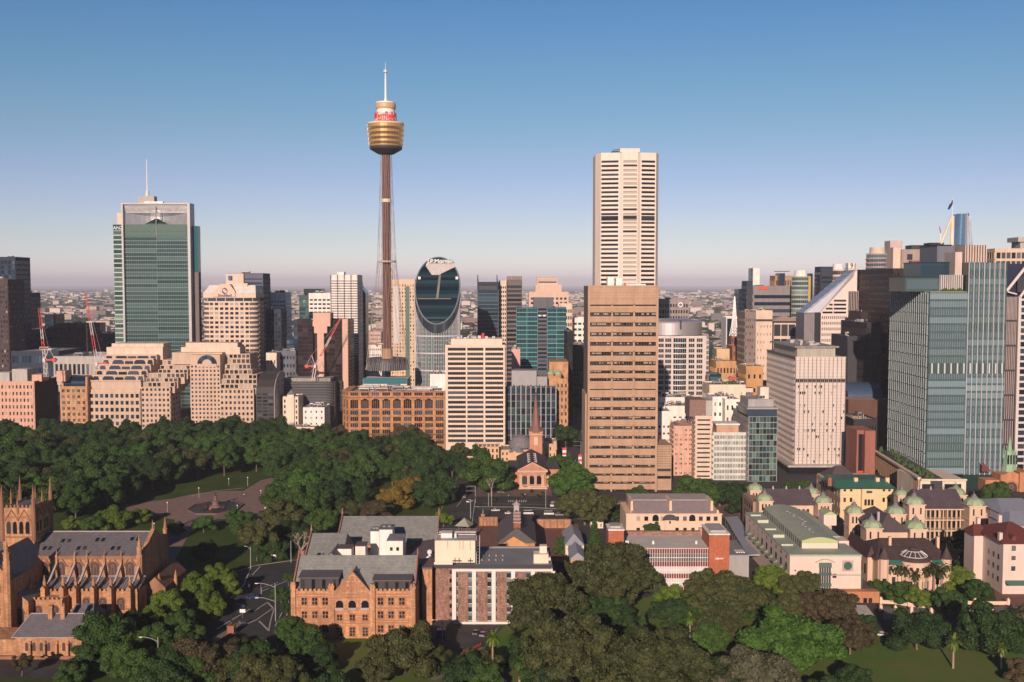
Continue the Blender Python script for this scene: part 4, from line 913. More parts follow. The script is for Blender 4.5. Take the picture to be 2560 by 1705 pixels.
for i,(a0,a1)in enumerate(((662,797),(808,930),(944,1080))):
 f0,f1=b.x(a0)/b.W,b.x(a1)/b.W
 b.fac('F',1,20,.99,.6,(f0,f1),(b.z(1530),b.z(805)),.45,W1,[BLACKG,BLACKG,BLUEG],mull=9,frame=M('bronze_frame',(.16,.12,.10)),win='window_band')
for a0,a1 in((643,661),(797.5,807.5),(930.5,943.5),(1080.5,1092)):m=MB();m.box(b.x(a0),b.x(a1),-.55,0,0,b.H);b.part(m,'pier',W1)
m=MB();m.box(b.x(661),b.x(1080.5),-.5,0,b.z(805)+.1,b.H);m.box(b.x(661),b.x(1080.5),-.5,0,0,b.z(1530)-.1);b.part(m,'facade_panel',W1)
m=MB();m.box(b.x(685,3),b.x(1072,3),3,24,b.H-.6,b.z(745,3));b.part(m,'roof_house',W1)
m=MB()
for i in range(12):x=b.W*(.12+.06*i);m.box(x,x+1.2+i%2,7+i%3*3,10+i%3*4,b.z(745,3),b.z(745,3)+.6+(i*37%5)*.35)
b.part(m,'roof_machinery',STEEL);m=MB();m.tube((b.x(925),10,b.z(745)),(b.x(925),10,b.z(706)),1.1,8);b.part(m,'red_tank',REDW)
b.fac('R',2,20,.25,.3,z=(5,b.H-4),wall=W1,gl=[BLACKG],drop=.7);b.done()
simple('annex_block','plain white annex with roof tanks between the store and the cream slab',525,642,1010,760,24,WHITE,3,6,.3,.3,drop=.5,plant=4,side=0,zt=.8)
b=Bld('horned_tower','dark glass tower with two pointed roof fins, right of the round tower',885,1045,315,1060,30);b.core(NAVY2)
b.fac('F',1,30,.96,.8,(0,1),(0,b.z(375)),.3,M('dark_joint',(.10,.13,.15)),[NAVY2,BLACKG,NAVY,TEALG2],mull=7,frame=NAVY2,win='glass_band')
m=MB();m.box(.5,b.W-.5,-.3,0,b.z(372),b.z(345));b.part(m,'dark_louvre',DARK);m=MB();m.box(0,b.W,-.35,0,b.z(340),b.z(318));b.part(m,'grey_louvre',DGREY)
m=MB()
for xa,xb in((885,897),(1030,1043)):x0,x1=b.x(xa),b.x(xb);m.hexa([(x0,-1,b.z(375)),(x1,-1,b.z(375)),(x1,10,b.z(375)),(x0,10,b.z(375)),(x0,-1,b.z(262)),(x0+.6,-1,b.z(262)),(x0+.6,4,b.z(262)),(x0,4,b.z(262))])
b.part(m,'roof_fin',DGREY);b.done()
simple('office_tower','thin pink framed tower strip between the horned tower and the dark banded tower',1046,1104,305,1075,26,PALE,4,26,.6,.5,gl=[BLACKG],plant=0,side=0)
b=simple('banded_tower','dark banded tower with steel louvred top beside the horned tower',1106,1222,300,1080,26,M('taupe_line',(.15,.13,.13)),1,26,.98,.6,gl=[BLACKG,NAVY2],mull=4,win='window_band',side=0,plant=0)
m=MB();m.box(0,b.W,-.8,24,b.H,b.z(272));b.part(m,'louvred_top',M('taupe_panel',(.34,.28,.26)))
m=MB();
for i in range(10):x=b.W*(i+.5)/10;m.box(x-.2,x+.2,-1.1,-.8,b.H,b.z(272))
b.part(m,'louvre_blade',DARK)
PT=M('pink_stone',(.62,.46,.38),.8,.06)
b=Bld('stepped_stone_tower','pinkish stone tower with stepped shoulders rising behind the turquoise grid tower',1272,1572,390,1120,30)
b.core(PT);b.fac('F',9,22,.55,.5,(.03,.97),(0,b.z(425)),.4,PT,[BLACKG,BLUEG])
m=MB();m.box(b.x(1322),b.x(1520),3,24,b.H-1,b.z(336));b.part(m,'upper_tier',PT)
m=MB();m.box(b.x(1336),b.x(1490),5,20,b.z(336),b.z(285));b.part(m,'crown',PT);m=MB();m.box(b.x(1345),b.x(1482),4.6,5,b.z(322),b.z(312));b.part(m,'crown_louvre',DARK)
m=MB();m.box(b.x(1334),b.x(1494),4,21,b.z(300),b.z(294));m.box(b.x(1334),b.x(1494),4,21,b.z(284),b.z(280));b.part(m,'cornice',PT);b.done()
simple('office_block','white block with black window rows half hidden right of the turquoise grid tower',1500,1600,480,1040,24,PALE,6,14,.6,.5,gl=[BLACKG],side=3,plant=1)
simple('office_block','pale block with louvred top in the street gap left of the tan tower',1602,1712,585,1060,26,WHITE,3,14,.7,.4,gl=[BLACKG,GREYG],plant=1,side=0)
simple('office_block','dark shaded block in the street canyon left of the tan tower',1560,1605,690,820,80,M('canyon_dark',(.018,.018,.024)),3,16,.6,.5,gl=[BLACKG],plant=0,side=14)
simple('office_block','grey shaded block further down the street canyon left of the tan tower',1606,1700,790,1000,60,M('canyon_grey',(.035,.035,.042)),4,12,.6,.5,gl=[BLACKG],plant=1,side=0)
def teal_tower():
 TQ=M('turquoise_frame',(.10,.40,.42),.5,.05);b=Bld('turquoise_tower','tower with bright turquoise window grid split by a dark central strip',1180,1555,507,860,30)
 m=MB();m.box(0,b.W,0,b.D,0,b.H);b.part(m,'wall',TEALG2)
 for a0,a1 in((1180,1337),(1412,1555)):
  f0,f1=b.x(a0)/b.W,b.x(a1)/b.W
  b.fac('F',2,14,.95,.86,(f0,f1),(b.z(980),b.z(512)),.5,TQ,[TEALG2,NAVY2,BLACKG,NAVY2],mull=6,frame=M('turquoise_dark',(.05,.2,.22),.5),win='window_band',lat='turquoise_grid')
 m=MB();m.box(b.x(1338),b.x(1411),-.8,0,0,b.z(435));m.box(b.x(1308),b.x(1458),.5,20,b.H-.5,b.z(434));b.part(m,'dark_core',M('slate_panel',(.075,.08,.10),.4))
 for i in range(16):
  z0=b.z(980-i*30);g=MB();g.box(b.x(1342),b.x(1407),-.95,-.8,z0,z0+1.7);b.part(g,'core_window',random.choice([BLACKG,NAVY2]))
 m=MB();
 for a in(1356,1390):m.cone(b.x(a),-1,1.4,1.4,b.z(575),b.z(565),10)
 b.part(m,'emblem',M('sign_white'));b.plant(2,3);b.done()
teal_tower()
simple('annex_block','plain pink block between the cream slab and the turquoise tower',1143,1208,822,800,22,M('salmon_render',(.62,.38,.34),.8,.05),1,1,.01,.01,plant=1,side=0)
b=Bld('mullion_block','dark glass block with white vertical mullions and grey metal roof houses behind the church',1100,1478,1105,745,36)
b.core(NAVY2);b.fac('F',10,9,.97,.86,(0,1),(0,b.H-.6),.3,M('dark_joint'),[BLACKG,NAVY2,GRG2,BLACKG],mull=2,frame=NAVY2,win='window',vert=True)
m=MB()
for i in range(11):x=b.W*i/10;m.box(x-.22,x+.22,-1.1,-.4,3,b.H+.3)
b.part(m,'vertical_mullion',M('white_fin'));m=MB();m.box(b.x(1143,6),b.x(1332,6),6,24,b.H-1,b.z(985,6));b.part(m,'metal_roof_house',M('zinc',(.30,.30,.32),.5,.08,.2));m=MB();m.box(b.x(1336,6),b.x(1412,6),6,20,b.H-1,b.z(1030,6));b.part(m,'metal_roof_house',M('zinc'))
m=MB()
for i in range(8):m.box(b.x(1150+i*24,6),b.x(1151.5+i*24,6),5.7,6,b.H,b.z(988,6))
b.part(m,'seam',STEEL);m=MB()
for i in range(16):x=1.5+i*(b.W-3)/16;m.cone(x,1.4,.9,.5,b.H-.8,b.H+.5+(i%3)*.3,6)
b.part(m,'terrace_hedge',M('hedge_green',(.05,.09,.03)));b.fac('R',5,9,.8,.8,z=(0,b.H-1),wall=M('dark_joint'),gl=[BLACKG]);b.plant(3,21,region=(.1,.5,.3,.6));b.done()
b=Bld('sandstone_tower_block','tall narrow sandstone block with two small green cupolas, left of the street canyon',1480,1568,1045,760,50)
b.core(SAND);b.fac('F',3,9,.35,.5,wall=SAND,gl=[BLACKG],z=(0,.95));b.fac('R',8,9,.35,.5,wall=SAND,gl=[BLACKG],z=(0,.95))
for cx_ in(1440,1497):
 q=MB();x=b.x(cx_);q.cone(x,3,2.6,2.4,b.H-4,b.z(1012),10);b.part(q,'turret',SAND);q=MB();zz=b.z(1012);q.lathe([(2.8,zz),(2.5,zz+1.2),(1.4,zz+2.4),(.3,zz+3.2),(0,zz+4)],x,3,12);b.part(q,'cupola',COPPER)
m=MB();m.box(b.x(1428,14),b.x(1570,14),14,48,0,b.z(918,14));b.part(m,'rear_wing',SAND);m=MB();m.box(b.x(1425),0,.5,12,0,b.z(1025));b.part(m,'side_bay',SAND);b.done()
#  tall white octagonal tower
def octagon_tower():
 crop(1440,340);_c[2]=940/1568.0
 Y=850;x0,x1=Xp(83,Y),Xp(347,Y);W=x1-x0
 WH=M('octagon_white',(.76,.66,.57),.7,.05);z=lambda y:Zp(y,Y);H=z(68)
 t=thing('octagonal_tower','very tall white tower with canted corners and thin dark window slots behind the tan tower','building',(x0,Y,0))
 X=lambda p:Xp(p,Y)-x0
 pl=[(X(83),12),(X(103),3.5),(X(180),1.2),(X(190),-.6),(X(254),-.6),(X(266),1.2),(X(333),3.5),(X(347),10),(X(347),34),(X(300),44),(X(130),44),(X(83),36)]
 m=MB();m.prism(pl,0,H);m.build('wall',WH,t)
 m=MB()
 m.box(X(180),X(262),-.55,6,H,z(52));m.build('parapet',WH,t)
 m=MB();m.box(X(150),X(240),8,24,H,z(58));m.build('plant_room',DGREY,t)
 m=MB()
 for i in range(7):m.tube((X(160+i*12),10,z(60)),(X(160+i*12),10,z(52-(i%3)*4)),.25,4)
 m.tube((X(155),10,z(52)),(X(240),10,z(48)),.4,4);m.build('roof_frame',DARK,t)
 n=0;nr=38;y0=104;dy=18.3
 def slot(xa,ya_,xb,yb_,zl,zh,mat,name):
  g=MB();d=.25;g.hexa([(xa,ya_-d,zl),(xb,yb_-d,zl),(xb,yb_+.4,zl),(xa,ya_+.4,zl),(xa,ya_-d,zh),(xb,yb_-d,zh),(xb,yb_+.4,zh),(xa,ya_+.4,zh)]);return g
 lerp=lambda a,b,p,q,x:a+(b-a)*(x-p)/(q-p)
 for i in range(nr):
  y=y0+i*dy
  if i==13:y-=2
  hh=5.6 if i!=13 else 12
  za,zb=z(y+hh),z(y-hh*.6)
  for(a,b_,c,d_)in((105,4-.5,176,1.6),(268,1.5,328,3.3)):
   pass
  L0,L1=X(105),X(175);slot(L0,3.4,L1,1.35,za,zb,BLACKG,'').build('window_slot',BLACKG if i%4 else NAVY2,t)
  R0,R1=X(271),X(328);slot(R0,1.35,R1,3.35,za,zb,BLACKG,'').build('window_slot',BLACKG,t)
  slot(X(194),-.6,X(251),-.6,za,zb,GREYG,'').build('window_slot',BLACKG if i==13 or i%5==1 else M('slot_blind',(.34,.30,.28),.6,0),t)
 m=MB()
 for i in range(nr):
  y=y0+i*dy+5;za,zb=z(y+1.6),z(y)
  m.box(X(192),X(253),-1.3,-.6,za,zb)
 m.build('sill',WH,t)
octagon_tower()
#  tan tower
def tan_tower():
 crop(1440,340);_c[2]=940/1568.0
 b=Bld('tan_tower','large tan concrete tower with three bays of deep dark window bands, dominating the centre right',50,344,623,590,34)
 H=b.H;z=b.z;bay=[(60,147),(155,238),(247,334)]
 ROW=[(706,6),(744,17),(786,17),(827,17),(867,17),(908,17),(948,17),(984,13),(1016,13),(1057,5),(1097,15),(1137,14),(1176,14),(1217,14),(1257,12),(1298,13),(1337,13),(1377,13),(1412,10),(1446,10)]
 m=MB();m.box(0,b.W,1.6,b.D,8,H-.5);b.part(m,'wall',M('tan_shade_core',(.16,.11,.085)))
 T=TAN
 for a0,a1 in((50,59),(147.5,154.5),(238.5,246.5),(334.5,344)):m=MB();m.box(b.x(a0),b.x(a1),-.5,1.6,0,H);b.part(m,'pier',T)
 m=MB();m.box(.02,b.x(59)-.02,1.6,b.D,0,H-.2);m.box(b.W-b.x(60),b.W-.02,1.6,b.D,0,H-.2);b.part(m,'side_wall',T)
 m=MB();yprev=623
 for y,h in ROW:
  m.box(b.x(59),b.x(334.5),0,1.6,z(y-h*.5),z(yprev)if yprev>623 else H)
  for q in(.33,.66):
   zz=z(y-h*.5)+(z(yprev)-z(y-h*.5))*q;m.box(b.x(59),b.x(334.5),-.22,0,zz-.12,zz+.12)
  m.box(b.x(59),b.x(334.5),-.5,0,z(y-h*.5),z(y-h*.5)+.4)
  yprev=y+h*.5
 m.box(b.x(59),b.x(334.5),0,1.6,z(1474),z(yprev));b.part(m,'spandrel',T)
 for y,h in ROW:
  for a0,a1 in bay:
   g=MB();x0,x1=b.x(a0),b.x(a1);g.box(x0-.1,x1+.1,1.3,1.55,z(y+h*.5),z(y-h*.5));k=8
   for i in range(k):x=x0+(x1-x0)*(i+.5)/k;g.box(x-.12,x+.12,1.15,1.3,z(y+h*.5),z(y-h*.5),1)
   if h>8:
    for i in range(3):
     x=x0+(x1-x0)*random.random()*.85;g.box(x,x+random.uniform(1,3),1.2,1.3,z(y+h*.1),z(y-h*.3),2)
   g.build('window_band',[BLACKG,M('tan_mullion',(.12,.085,.07)),BLIND],b.t)
 m=MB();m.box(2,b.W-2,5,b.D-4,0,8);b.part(m,'entrance_hall',BLACKG)
 m=MB()
 for i in range(6):m.box(b.W*(.1+.15*i),b.W*(.1+.15*i)+1,3,4,0,8)
 b.part(m,'entrance_column',T)
 m=MB();m.box(.5,b.W-.5,.5,b.D-.5,H-.6,H-.4);b.part(m,'roof',ROOFG)
 m=MB();m.box(b.x(137),b.x(165),8,16,H-.4,z(588));m.box(b.x(172),b.x(198),8,16,H-.4,z(591));m.box(b.x(205),b.x(300),10,15,H-.4,z(617));b.part(m,'plant_unit',WHITE)
 m=MB();m.box(b.x(206),b.x(212),6,8,H-.4,z(612));m.tube((b.x(90),4,H-.4),(b.x(90),4,z(607)),.12,4);b.part(m,'roof_vent',REDW)
 m=MB();m.box(b.x(40,6),-.02,6,b.D,0,z(1075,6));b.part(m,'left_annex',T)
 m=MB();x0,x1=b.x(340,4),b.x(404,4);m.box(b.W+.02,x1,4,28,0,z(1290,4));b.part(m,'right_annex',T)
 for i in range(9):
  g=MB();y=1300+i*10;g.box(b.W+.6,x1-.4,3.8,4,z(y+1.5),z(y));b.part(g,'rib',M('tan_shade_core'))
 for y in(1397,1428):g=MB();g.box(b.W+.3,x1-.3,3.7,4,z(y+6),z(y-5));b.part(g,'window_band',BLACKG)
 g=MB();g.box(x1-7,x1-2,3.6,4,z(1518),z(1492));b.part(g,'entrance',M('sign_white'))
 b.done()
tan_tower()
#  right of the tan tower
crop(1440,600)
def curved_roof_tower():
 b=Bld('curved_roof_tower','pale office tower with a silver curved metal roof drum, right of the tan tower',560,985,722,800,34)
 PW=M('pale_grey_stone',(.60,.54,.51),.7,.06);W=b.W;b.core(PW,para=.4)
 z1=b.z(735);z0=b.z(1175)
 for a0,a1,n in((620,665,3),(670,722,3),(848,897,3),(908,958,3)):
  b.fac('F',1,11,.86,.66,(b.x(a0)/W,b.x(a1)/W),(z0,z1),.3,PW,[BLACKG],mull=n-1,frame=PW)
 cx_=(b.x(735)+b.x(832))/2;hw=(b.x(832)-b.x(735))/2;pts=[]
 for k in range(7):q=-1+2*k/6;pts.append((cx_+hw*q,-.3-1.6*(1-q*q)))
 m=MB();m.prism(pts+[(cx_+hw,0),(cx_-hw,0)],0,z1);b.part(m,'bay',STEEL)
 for k in range(6):
  p,q=pts[k],pts[k+1];L=math.hypot(q[0]-p[0],q[1]-p[1]);b.fac((p,((q[0]-p[0])/L,(q[1]-p[1])/L),L),1,11,.9,.8,z=(z0,z1),rel=.08,wall=WHITE,gl=[BLACKG,NAVY2],win='bay_window',lat='bay_frame')
 m=MB();m.box(W-.1,b.x(1008),3,30,0,b.z(750));b.part(m,'side_wing',PW)
 b.fac(((W,3),(1,0),b.x(1008)-W),1,11,.8,.75,z=(z0,b.z(755)),rel=.2,wall=PW,gl=[BLACKG,GREYG],mull=1,frame=PW)
 rx=(b.x(983)-b.x(500))/2;xc=(b.x(983)+b.x(500))/2;m=MB();n=64;ry=22
 prof=[(1,b.z(718)),(1,b.z(628)),(.97,b.z(616)),(.6,b.z(600)),(0,b.z(596))]
 for(r0,za),(r1,zb)in zip(prof,prof[1:]):
  for k in range(n):
   a0,a1=2*math.pi*k/n,2*math.pi*(k+1)/n
   q=lambda r_,a,zz:(xc+rx*r_*math.cos(a),20+ry*r_*math.sin(a),zz-(0 if r_<1 else 0));m.face([q(r0,a0,za),q(r0,a1,za),q(r1,a1,zb),q(r1,a0,zb)])
 b.part(m,'metal_drum',M('brushed_metal',(.50,.47,.48),.38,.04,.55));m=MB();m.box(b.x(780),b.x(792),-2.6,1,b.z(672),b.z(606));b.part(m,'vent_slot',DARK);b.done()
curved_roof_tower()
GW=M('grey_stone',(.30,.26,.24))
b=simple('gridded_block','grey gridded tower with round white emblem behind the silver curved roof',560,850,445,1200,30,GW,14,14,.6,.55,gl=[BLACKG,GREYG],plant=1)
m=MB();xc,zc=b.x(786),b.z(488)
for k in range(20):
 a0,a1=2*math.pi*k/20,2*math.pi*(k+1)/20;q=lambda r_,a:(xc+r_*math.cos(a),-.8,zc+r_*math.sin(a));m.face([q(1.8,a0),q(2.9,a0),q(2.9,a1),q(1.8,a1)])
b.part(m,'emblem',M('sign_white'))
simple('slab_tower','black glass slab at the left end of the cluster beyond the lattice spire',1226,1280,370,1250,26,NAVY2,2,20,.9,.7,gl=[NAVY2],plant=0)
simple('slab_tower','narrow slate slab wedged left of the grey banded block',1282,1326,308,1230,26,DGREY,2,20,.8,.6,gl=[NAVY2,BLACKG],plant=0)
simple('slim_tower','far slim tower with a bright blank white face, above the grey banded block',1330,1380,212,2000,22,WHITE,1,1,.01,.01,plant=0,side=0)
simple('slim_tower','bluish edge tower joined to the slim white face',1314,1329,212,2005,22,NAVY,1,20,.8,.6,plant=0,side=0,gl=[NAVY,TEALG])
b=simple('banded_block','wide grey block with black horizontal window bands and a red rooftop sign',1330,1645,345,1150,30,M('mid_grey_stone',(.24,.215,.22)),1,14,.97,.48,gl=[BLACKG,NAVY2],mull=6,win='window_band',zt=.93,zb=0)
m=MB();x0,zz=b.x(1375),b.z(372);m.box(x0,x0+9,-.9,-.5,zz,b.z(350));b.part(m,'red_sign',M('sign_orange_red',(.8,.1,.05)))
simple('slab_tower','ochre and black tower with flat canopy roof behind the grey banded block',1495,1640,268,1300,26,M('ochre_panel',(.40,.26,.13)),8,16,.5,.8,gl=[BLACKG,NAVY],plant=1)
b=Bld('canopy_tower','dark glass tower with thin flat canopy between ochre tower and round green tower',1528,1570,250,1290,20);b.core(NAVY);m=MB();m.box(-2,b.W+6,-1,20,b.z(238),b.z(234));b.part(m,'canopy',DARK);b.done()
def round_glass(name,label,x0,x1,yt,Y,mats,band,top=None,nz=26,part='glass_band',cap=None):
 X0,X1=Xp(x0,Y),Xp(x1,Y);r=(X1-X0)/2;t=thing(name,label,'building',((X0+X1)/2,Y+r,0));H=Zp(yt,Y)
 m=MB();m.cone(0,0,r,r,0,H,28);m.build('wall',band,t)
 for k in range(nz):
  za=H*k/nz;g=MB();g.lathe([(r,za+.3),(r+.3,za+.4),(r+.3,za+H/nz*.7),(r,za+H/nz*.72)],n=28);g.build(part,mats[(k*7)%len(mats)],t)
 m=MB()
 for i in range(28):a=2*math.pi*i/28;m.tube((r*1.02*math.cos(a),r*1.02*math.sin(a),0),(r*1.02*math.cos(a),r*1.02*math.sin(a),H),.2,4)
 m.build('mullion',band,t)
 if top:m=MB();m.cone(0,0,r*.75,r*.7,H,Zp(top,Y),16);m.build('plant_room',cap or WHITE,t)
 return t,r,H
t,r_,H_=round_glass('round_glass_tower','round green glass tower with yellow strip and white roof drum beside the grey banded block',1642,1770,272,1120,[GRG,TEALG2,GRG3,GRG2],M('pale_floor_line',(.4,.42,.38)),228)
m=MB();m.box(r_*.72,r_*.98,-r_*.75,r_*.1,10,H_);m.build('yellow_fin',M('yellow_panel',(.55,.36,.08)),t)
m=MB();m.box(r_*.95,r_*1.35,-r_*.3,r_,0,H_+3);m.build('rear_slab',GRG2,t)
def lattice_spire():
 Y=900;xc=Xp(1208,Y);t=thing('church_tower','red brick church tower with a white lattice spire, seen far between office blocks','tower',(xc,Y,0));z=lambda y:Zp(y,Y);k=(1/3.0156)*Y/2560
 m=MB();m.box(-38*k,62*k,0,20,0,z(800));m.build('wall',BRICK,t)
 m=MB();m.box(-30*k,38*k,2,14,z(800),z(725));m.build('belfry',BRICK,t)
 for i in range(4):
  for r_ in range(3):g=MB();g.box((-28+18*i)*k,(-21+18*i)*k,-.2,0,z(880-r_*26),z(866-r_*26));g.build('window',BLACKG,t)
 m=MB();
 for i in range(4):g=MB();g.box((-24+15*i)*k,(-17+15*i)*k,1.8,2,z(775),z(740));g.build('belfry_opening',BLACKG,t)
 for i in range(8):
  a=2*math.pi*i/8;c,s=math.cos(a),math.sin(a);R0=36*k;prof=[(R0,725),(R0*.62,660),(R0*.38,590),(R0*.22,500),(.15,425)]
  for(r0,y0),(r1,y1)in zip(prof,prof[1:]):m.tube((r0*c,8+r0*s,z(y0)),(r1*c,8+r1*s,z(y1)),.4,4)
  for q in range(12):
   f=q/12;yy=725-290*f;rr=np.interp(yy,[425,500,590,660,725],[.15,R0*.22,R0*.38,R0*.62,R0]);a2=a+math.pi/4
   m.tube((rr*c,8+rr*s,z(yy)),(rr*math.cos(a2),8+rr*math.sin(a2),z(yy)),.25,4)
   rr2=np.interp(yy-24,[425,500,590,660,725],[.15,R0*.22,R0*.38,R0*.62,R0]);m.tube((rr*c,8+rr*s,z(yy)),(rr2*math.cos(a2),8+rr2*math.sin(a2),z(yy-24)),.25,4)
 m.lathe([(1.4,z(512)),(1.4,z(500)),(0,z(498))],0,8,8);m.build('lattice_spire',M('sign_white'),t)
 m=MB();m.cone(0,8,4*k,4*k,z(725),z(520),6);m.build('spire_core',CONC,t)
 m=MB();
 for sx_ in(-30,34):m.cone(sx_*k,3,3*k,.1,z(725),z(700),6)
 m.build('pinnacle',BRICK,t)
lattice_spire()
simple('dark_block','dark glass block with white outlined edges behind the lattice spire',1132,1268,582,1020,24,WHITE,1,1,.95,.97,gl=[NAVY2],plant=0,side=0,zb=0,zt=1)
b=simple('brown_block','brown concrete tower with pale rear wing just right of the lattice spire',1272,1355,540,800,26,M('brown_concrete',(.22,.18,.16)),5,18,.4,.4,gl=[BLACKG,GREYG],drop=.3)
b=simple('pale_block','pale stone block with small square windows and roof louvre joined behind the brown concrete tower',1356,1480,530,830,26,PALE,5,14,.18,.3,gl=[BLACKG],zt=.9,drop=.15)
m=MB();m.box(0,b.W,-.6,.1,b.z(612),b.z(597));b.part(m,'louvre',DARK)
b=Bld('hip_roof_block','dark glazed block with a pale faceted hipped roof, left of the sloping glass roof tower',1490,1708,612,980,34);b.core(DGREY);b.fac('F',4,6,.9,.8,z=(0,.98),wall=PALE,gl=[BLACKG,GREYG]);m=MB();m.gable(-1,b.W+1,-1,35,b.H,b.z(575),'x',hip=14);b.part(m,'roof',M('rose_roof',(.52,.38,.32)));b.done()
OCH=M('ochre_stone',(.50,.29,.13),.9,.15)
simple('orange_block','orange stone block with square windows below the lattice spire church',1058,1212,912,790,24,OCH,6,6,.5,.4,plant=3)
simple('cream_block','small cream gabled block left of the orange stone block',1062,1160,820,840,20,M('yellow_cream',(.62,.46,.28)),3,5,.3,.3,drop=.6,plant=1,side=0)
simple('brick_block','deep red brick block beneath the lattice spire',1180,1278,800,860,24,BRICK,4,9,.4,.5,plant=0,side=0)
simple('ochre_block','narrow ochre block with dark left flank near the small white crane',1285,1415,950,730,24,OCH,3,6,.35,.3,plant=2)
simple('green_glass_strip','narrow green glass tower right beside the curved roof tower',1012,1040,790,830,24,GRG2,2,16,.8,.7,gl=GREENS,plant=0,side=0)
simple('low_block','low blue glass roofed block in front of the orange stone block',1012,1100,1010,770,16,TEALG2,3,3,.6,.6,plant=0)
b=simple('long_block','long pale yellow parapet block with planted roof',1010,1345,1090,730,26,CREAM,10,3,.3,.3,drop=.4,plant=6)
m=MB();
for i in range(8):m.cone(4+i*3,6+i%3,1.6,.6,b.H-.8,b.H+1+(i%3),6)
b.part(m,'roof_shrub',M('hedge_green',(.05,.09,.03)))
simple('white_block','white flat block with open roof terrace touching the right side of the tan tower',618,720,1290,655,22,WHITE,3,7,.45,.3,plant=3,side=2,zt=.8)
simple('white_block','long white block with strip windows behind the small terrace block',640,860,1250,690,24,M('bright_white',(.82,.76,.70)),5,8,.5,.25,plant=5,side=0,zt=.85)
simple('white_block','grey white roof terrace block below the curved roof tower',630,900,1185,720,20,WHITE,6,3,.3,.3,plant=7,side=0)
b=simple('brown_tile_block','block with brown tiled roof house above a cream front with wide dark windows',905,1035,1325,630,24,PALE,1,13,.78,.32,gl=[BLACKG],win='window_band',mull=3,zt=.97)
m=MB();m.box(b.x(862,4),b.x(985,4),4,22,b.H-1,b.z(1205,4));b.part(m,'tiled_roof_house',M('brown_tile',(.24,.15,.13),.8,.25,scale=2));m=MB();m.box(b.x(985,4)+.02,b.x(1035,4),4,22,b.H-1,b.z(1210,4));b.part(m,'roof_wall',CONC)
b=simple('pink_brick_block','pink brick block with stone trimmed windows squeezed right of the tan tower annex',742,892,1400,640,24,M('pink_brick'),4,10,.45,.4,gl=[BLIND,GREYG,BLACKG],plant=2,frame=WHITE,mull=1)
m=MB();m.gable(3,b.W-1,2,20,b.H,b.z(1375),'x',hip=4);b.part(m,'hipped_roof',M('salmon_roof',(.42,.24,.22)))
b=simple('green_grid_block','white block with small bright green tinted panes in a grid and a salmon roof pavilion',1045,1298,1450,625,24,M('pale_mint_frame',(.60,.62,.56)),12,8,.7,.62,gl=[GRG3,GREYG,BLACKG,GRG3],plant=2,mull=1,frame=WHITE)
m=MB();m.box(b.x(1068,6),b.x(1235,6),6,18,b.H-.9,b.z(1395,6));b.part(m,'roof_pavilion',M('salmon_panel',(.5,.3,.2)));m=MB();m.box(b.x(1062,5),b.x(1245,5),5,18,b.z(1395,6)+.02,b.z(1383,6));b.part(m,'pavilion_roof',WHITE)
simple('white_block','stacked white block with rooftop cabins behind the green grid block',1035,1150,1180,700,22,WHITE,3,6,.4,.35,plant=4,side=0)
simple('white_block','white block with brown shaded recess behind the slim green glass block',1130,1240,1200,690,22,M('bright_white'),3,5,.4,.4,plant=5,side=0)
b=Bld('slim_glass_block','slim block with pale green glass front and grey flank left of the white office tower',1310,1530,1330,620,44)
GY_=M('grey_render',(.34,.33,.33));b.core(GY_);b.fac('F',8,11,.93,.86,(.02,.98),(0,b.H),.25,STEEL,[GRG3,GRG,GRG2,GRG3,BLACKG],mull=2,frame=GRG2);b.fac('L',6,9,.1,.3,wall=GY_,gl=[BLACKG],drop=.6,z=(0,.9))
m=MB();m.box(0,b.W,2,30,b.H-.9,b.z(1275,2));b.part(m,'attic_glazing',NAVY2);m=MB();m.box(-.6,b.W+.6,1,32,b.z(1275,2)+.02,b.z(1262,2));m.box(1,b.W-1,6,28,b.z(1262,2),b.z(1200,6));b.part(m,'roof_house',GY_);m=MB();m.box(b.W*.5,b.W*.8,8,16,b.z(1200,6),b.z(1110,8));b.part(m,'lift_tower',CREAM);b.plant(3,7,z=b.z(1200,6));b.done()
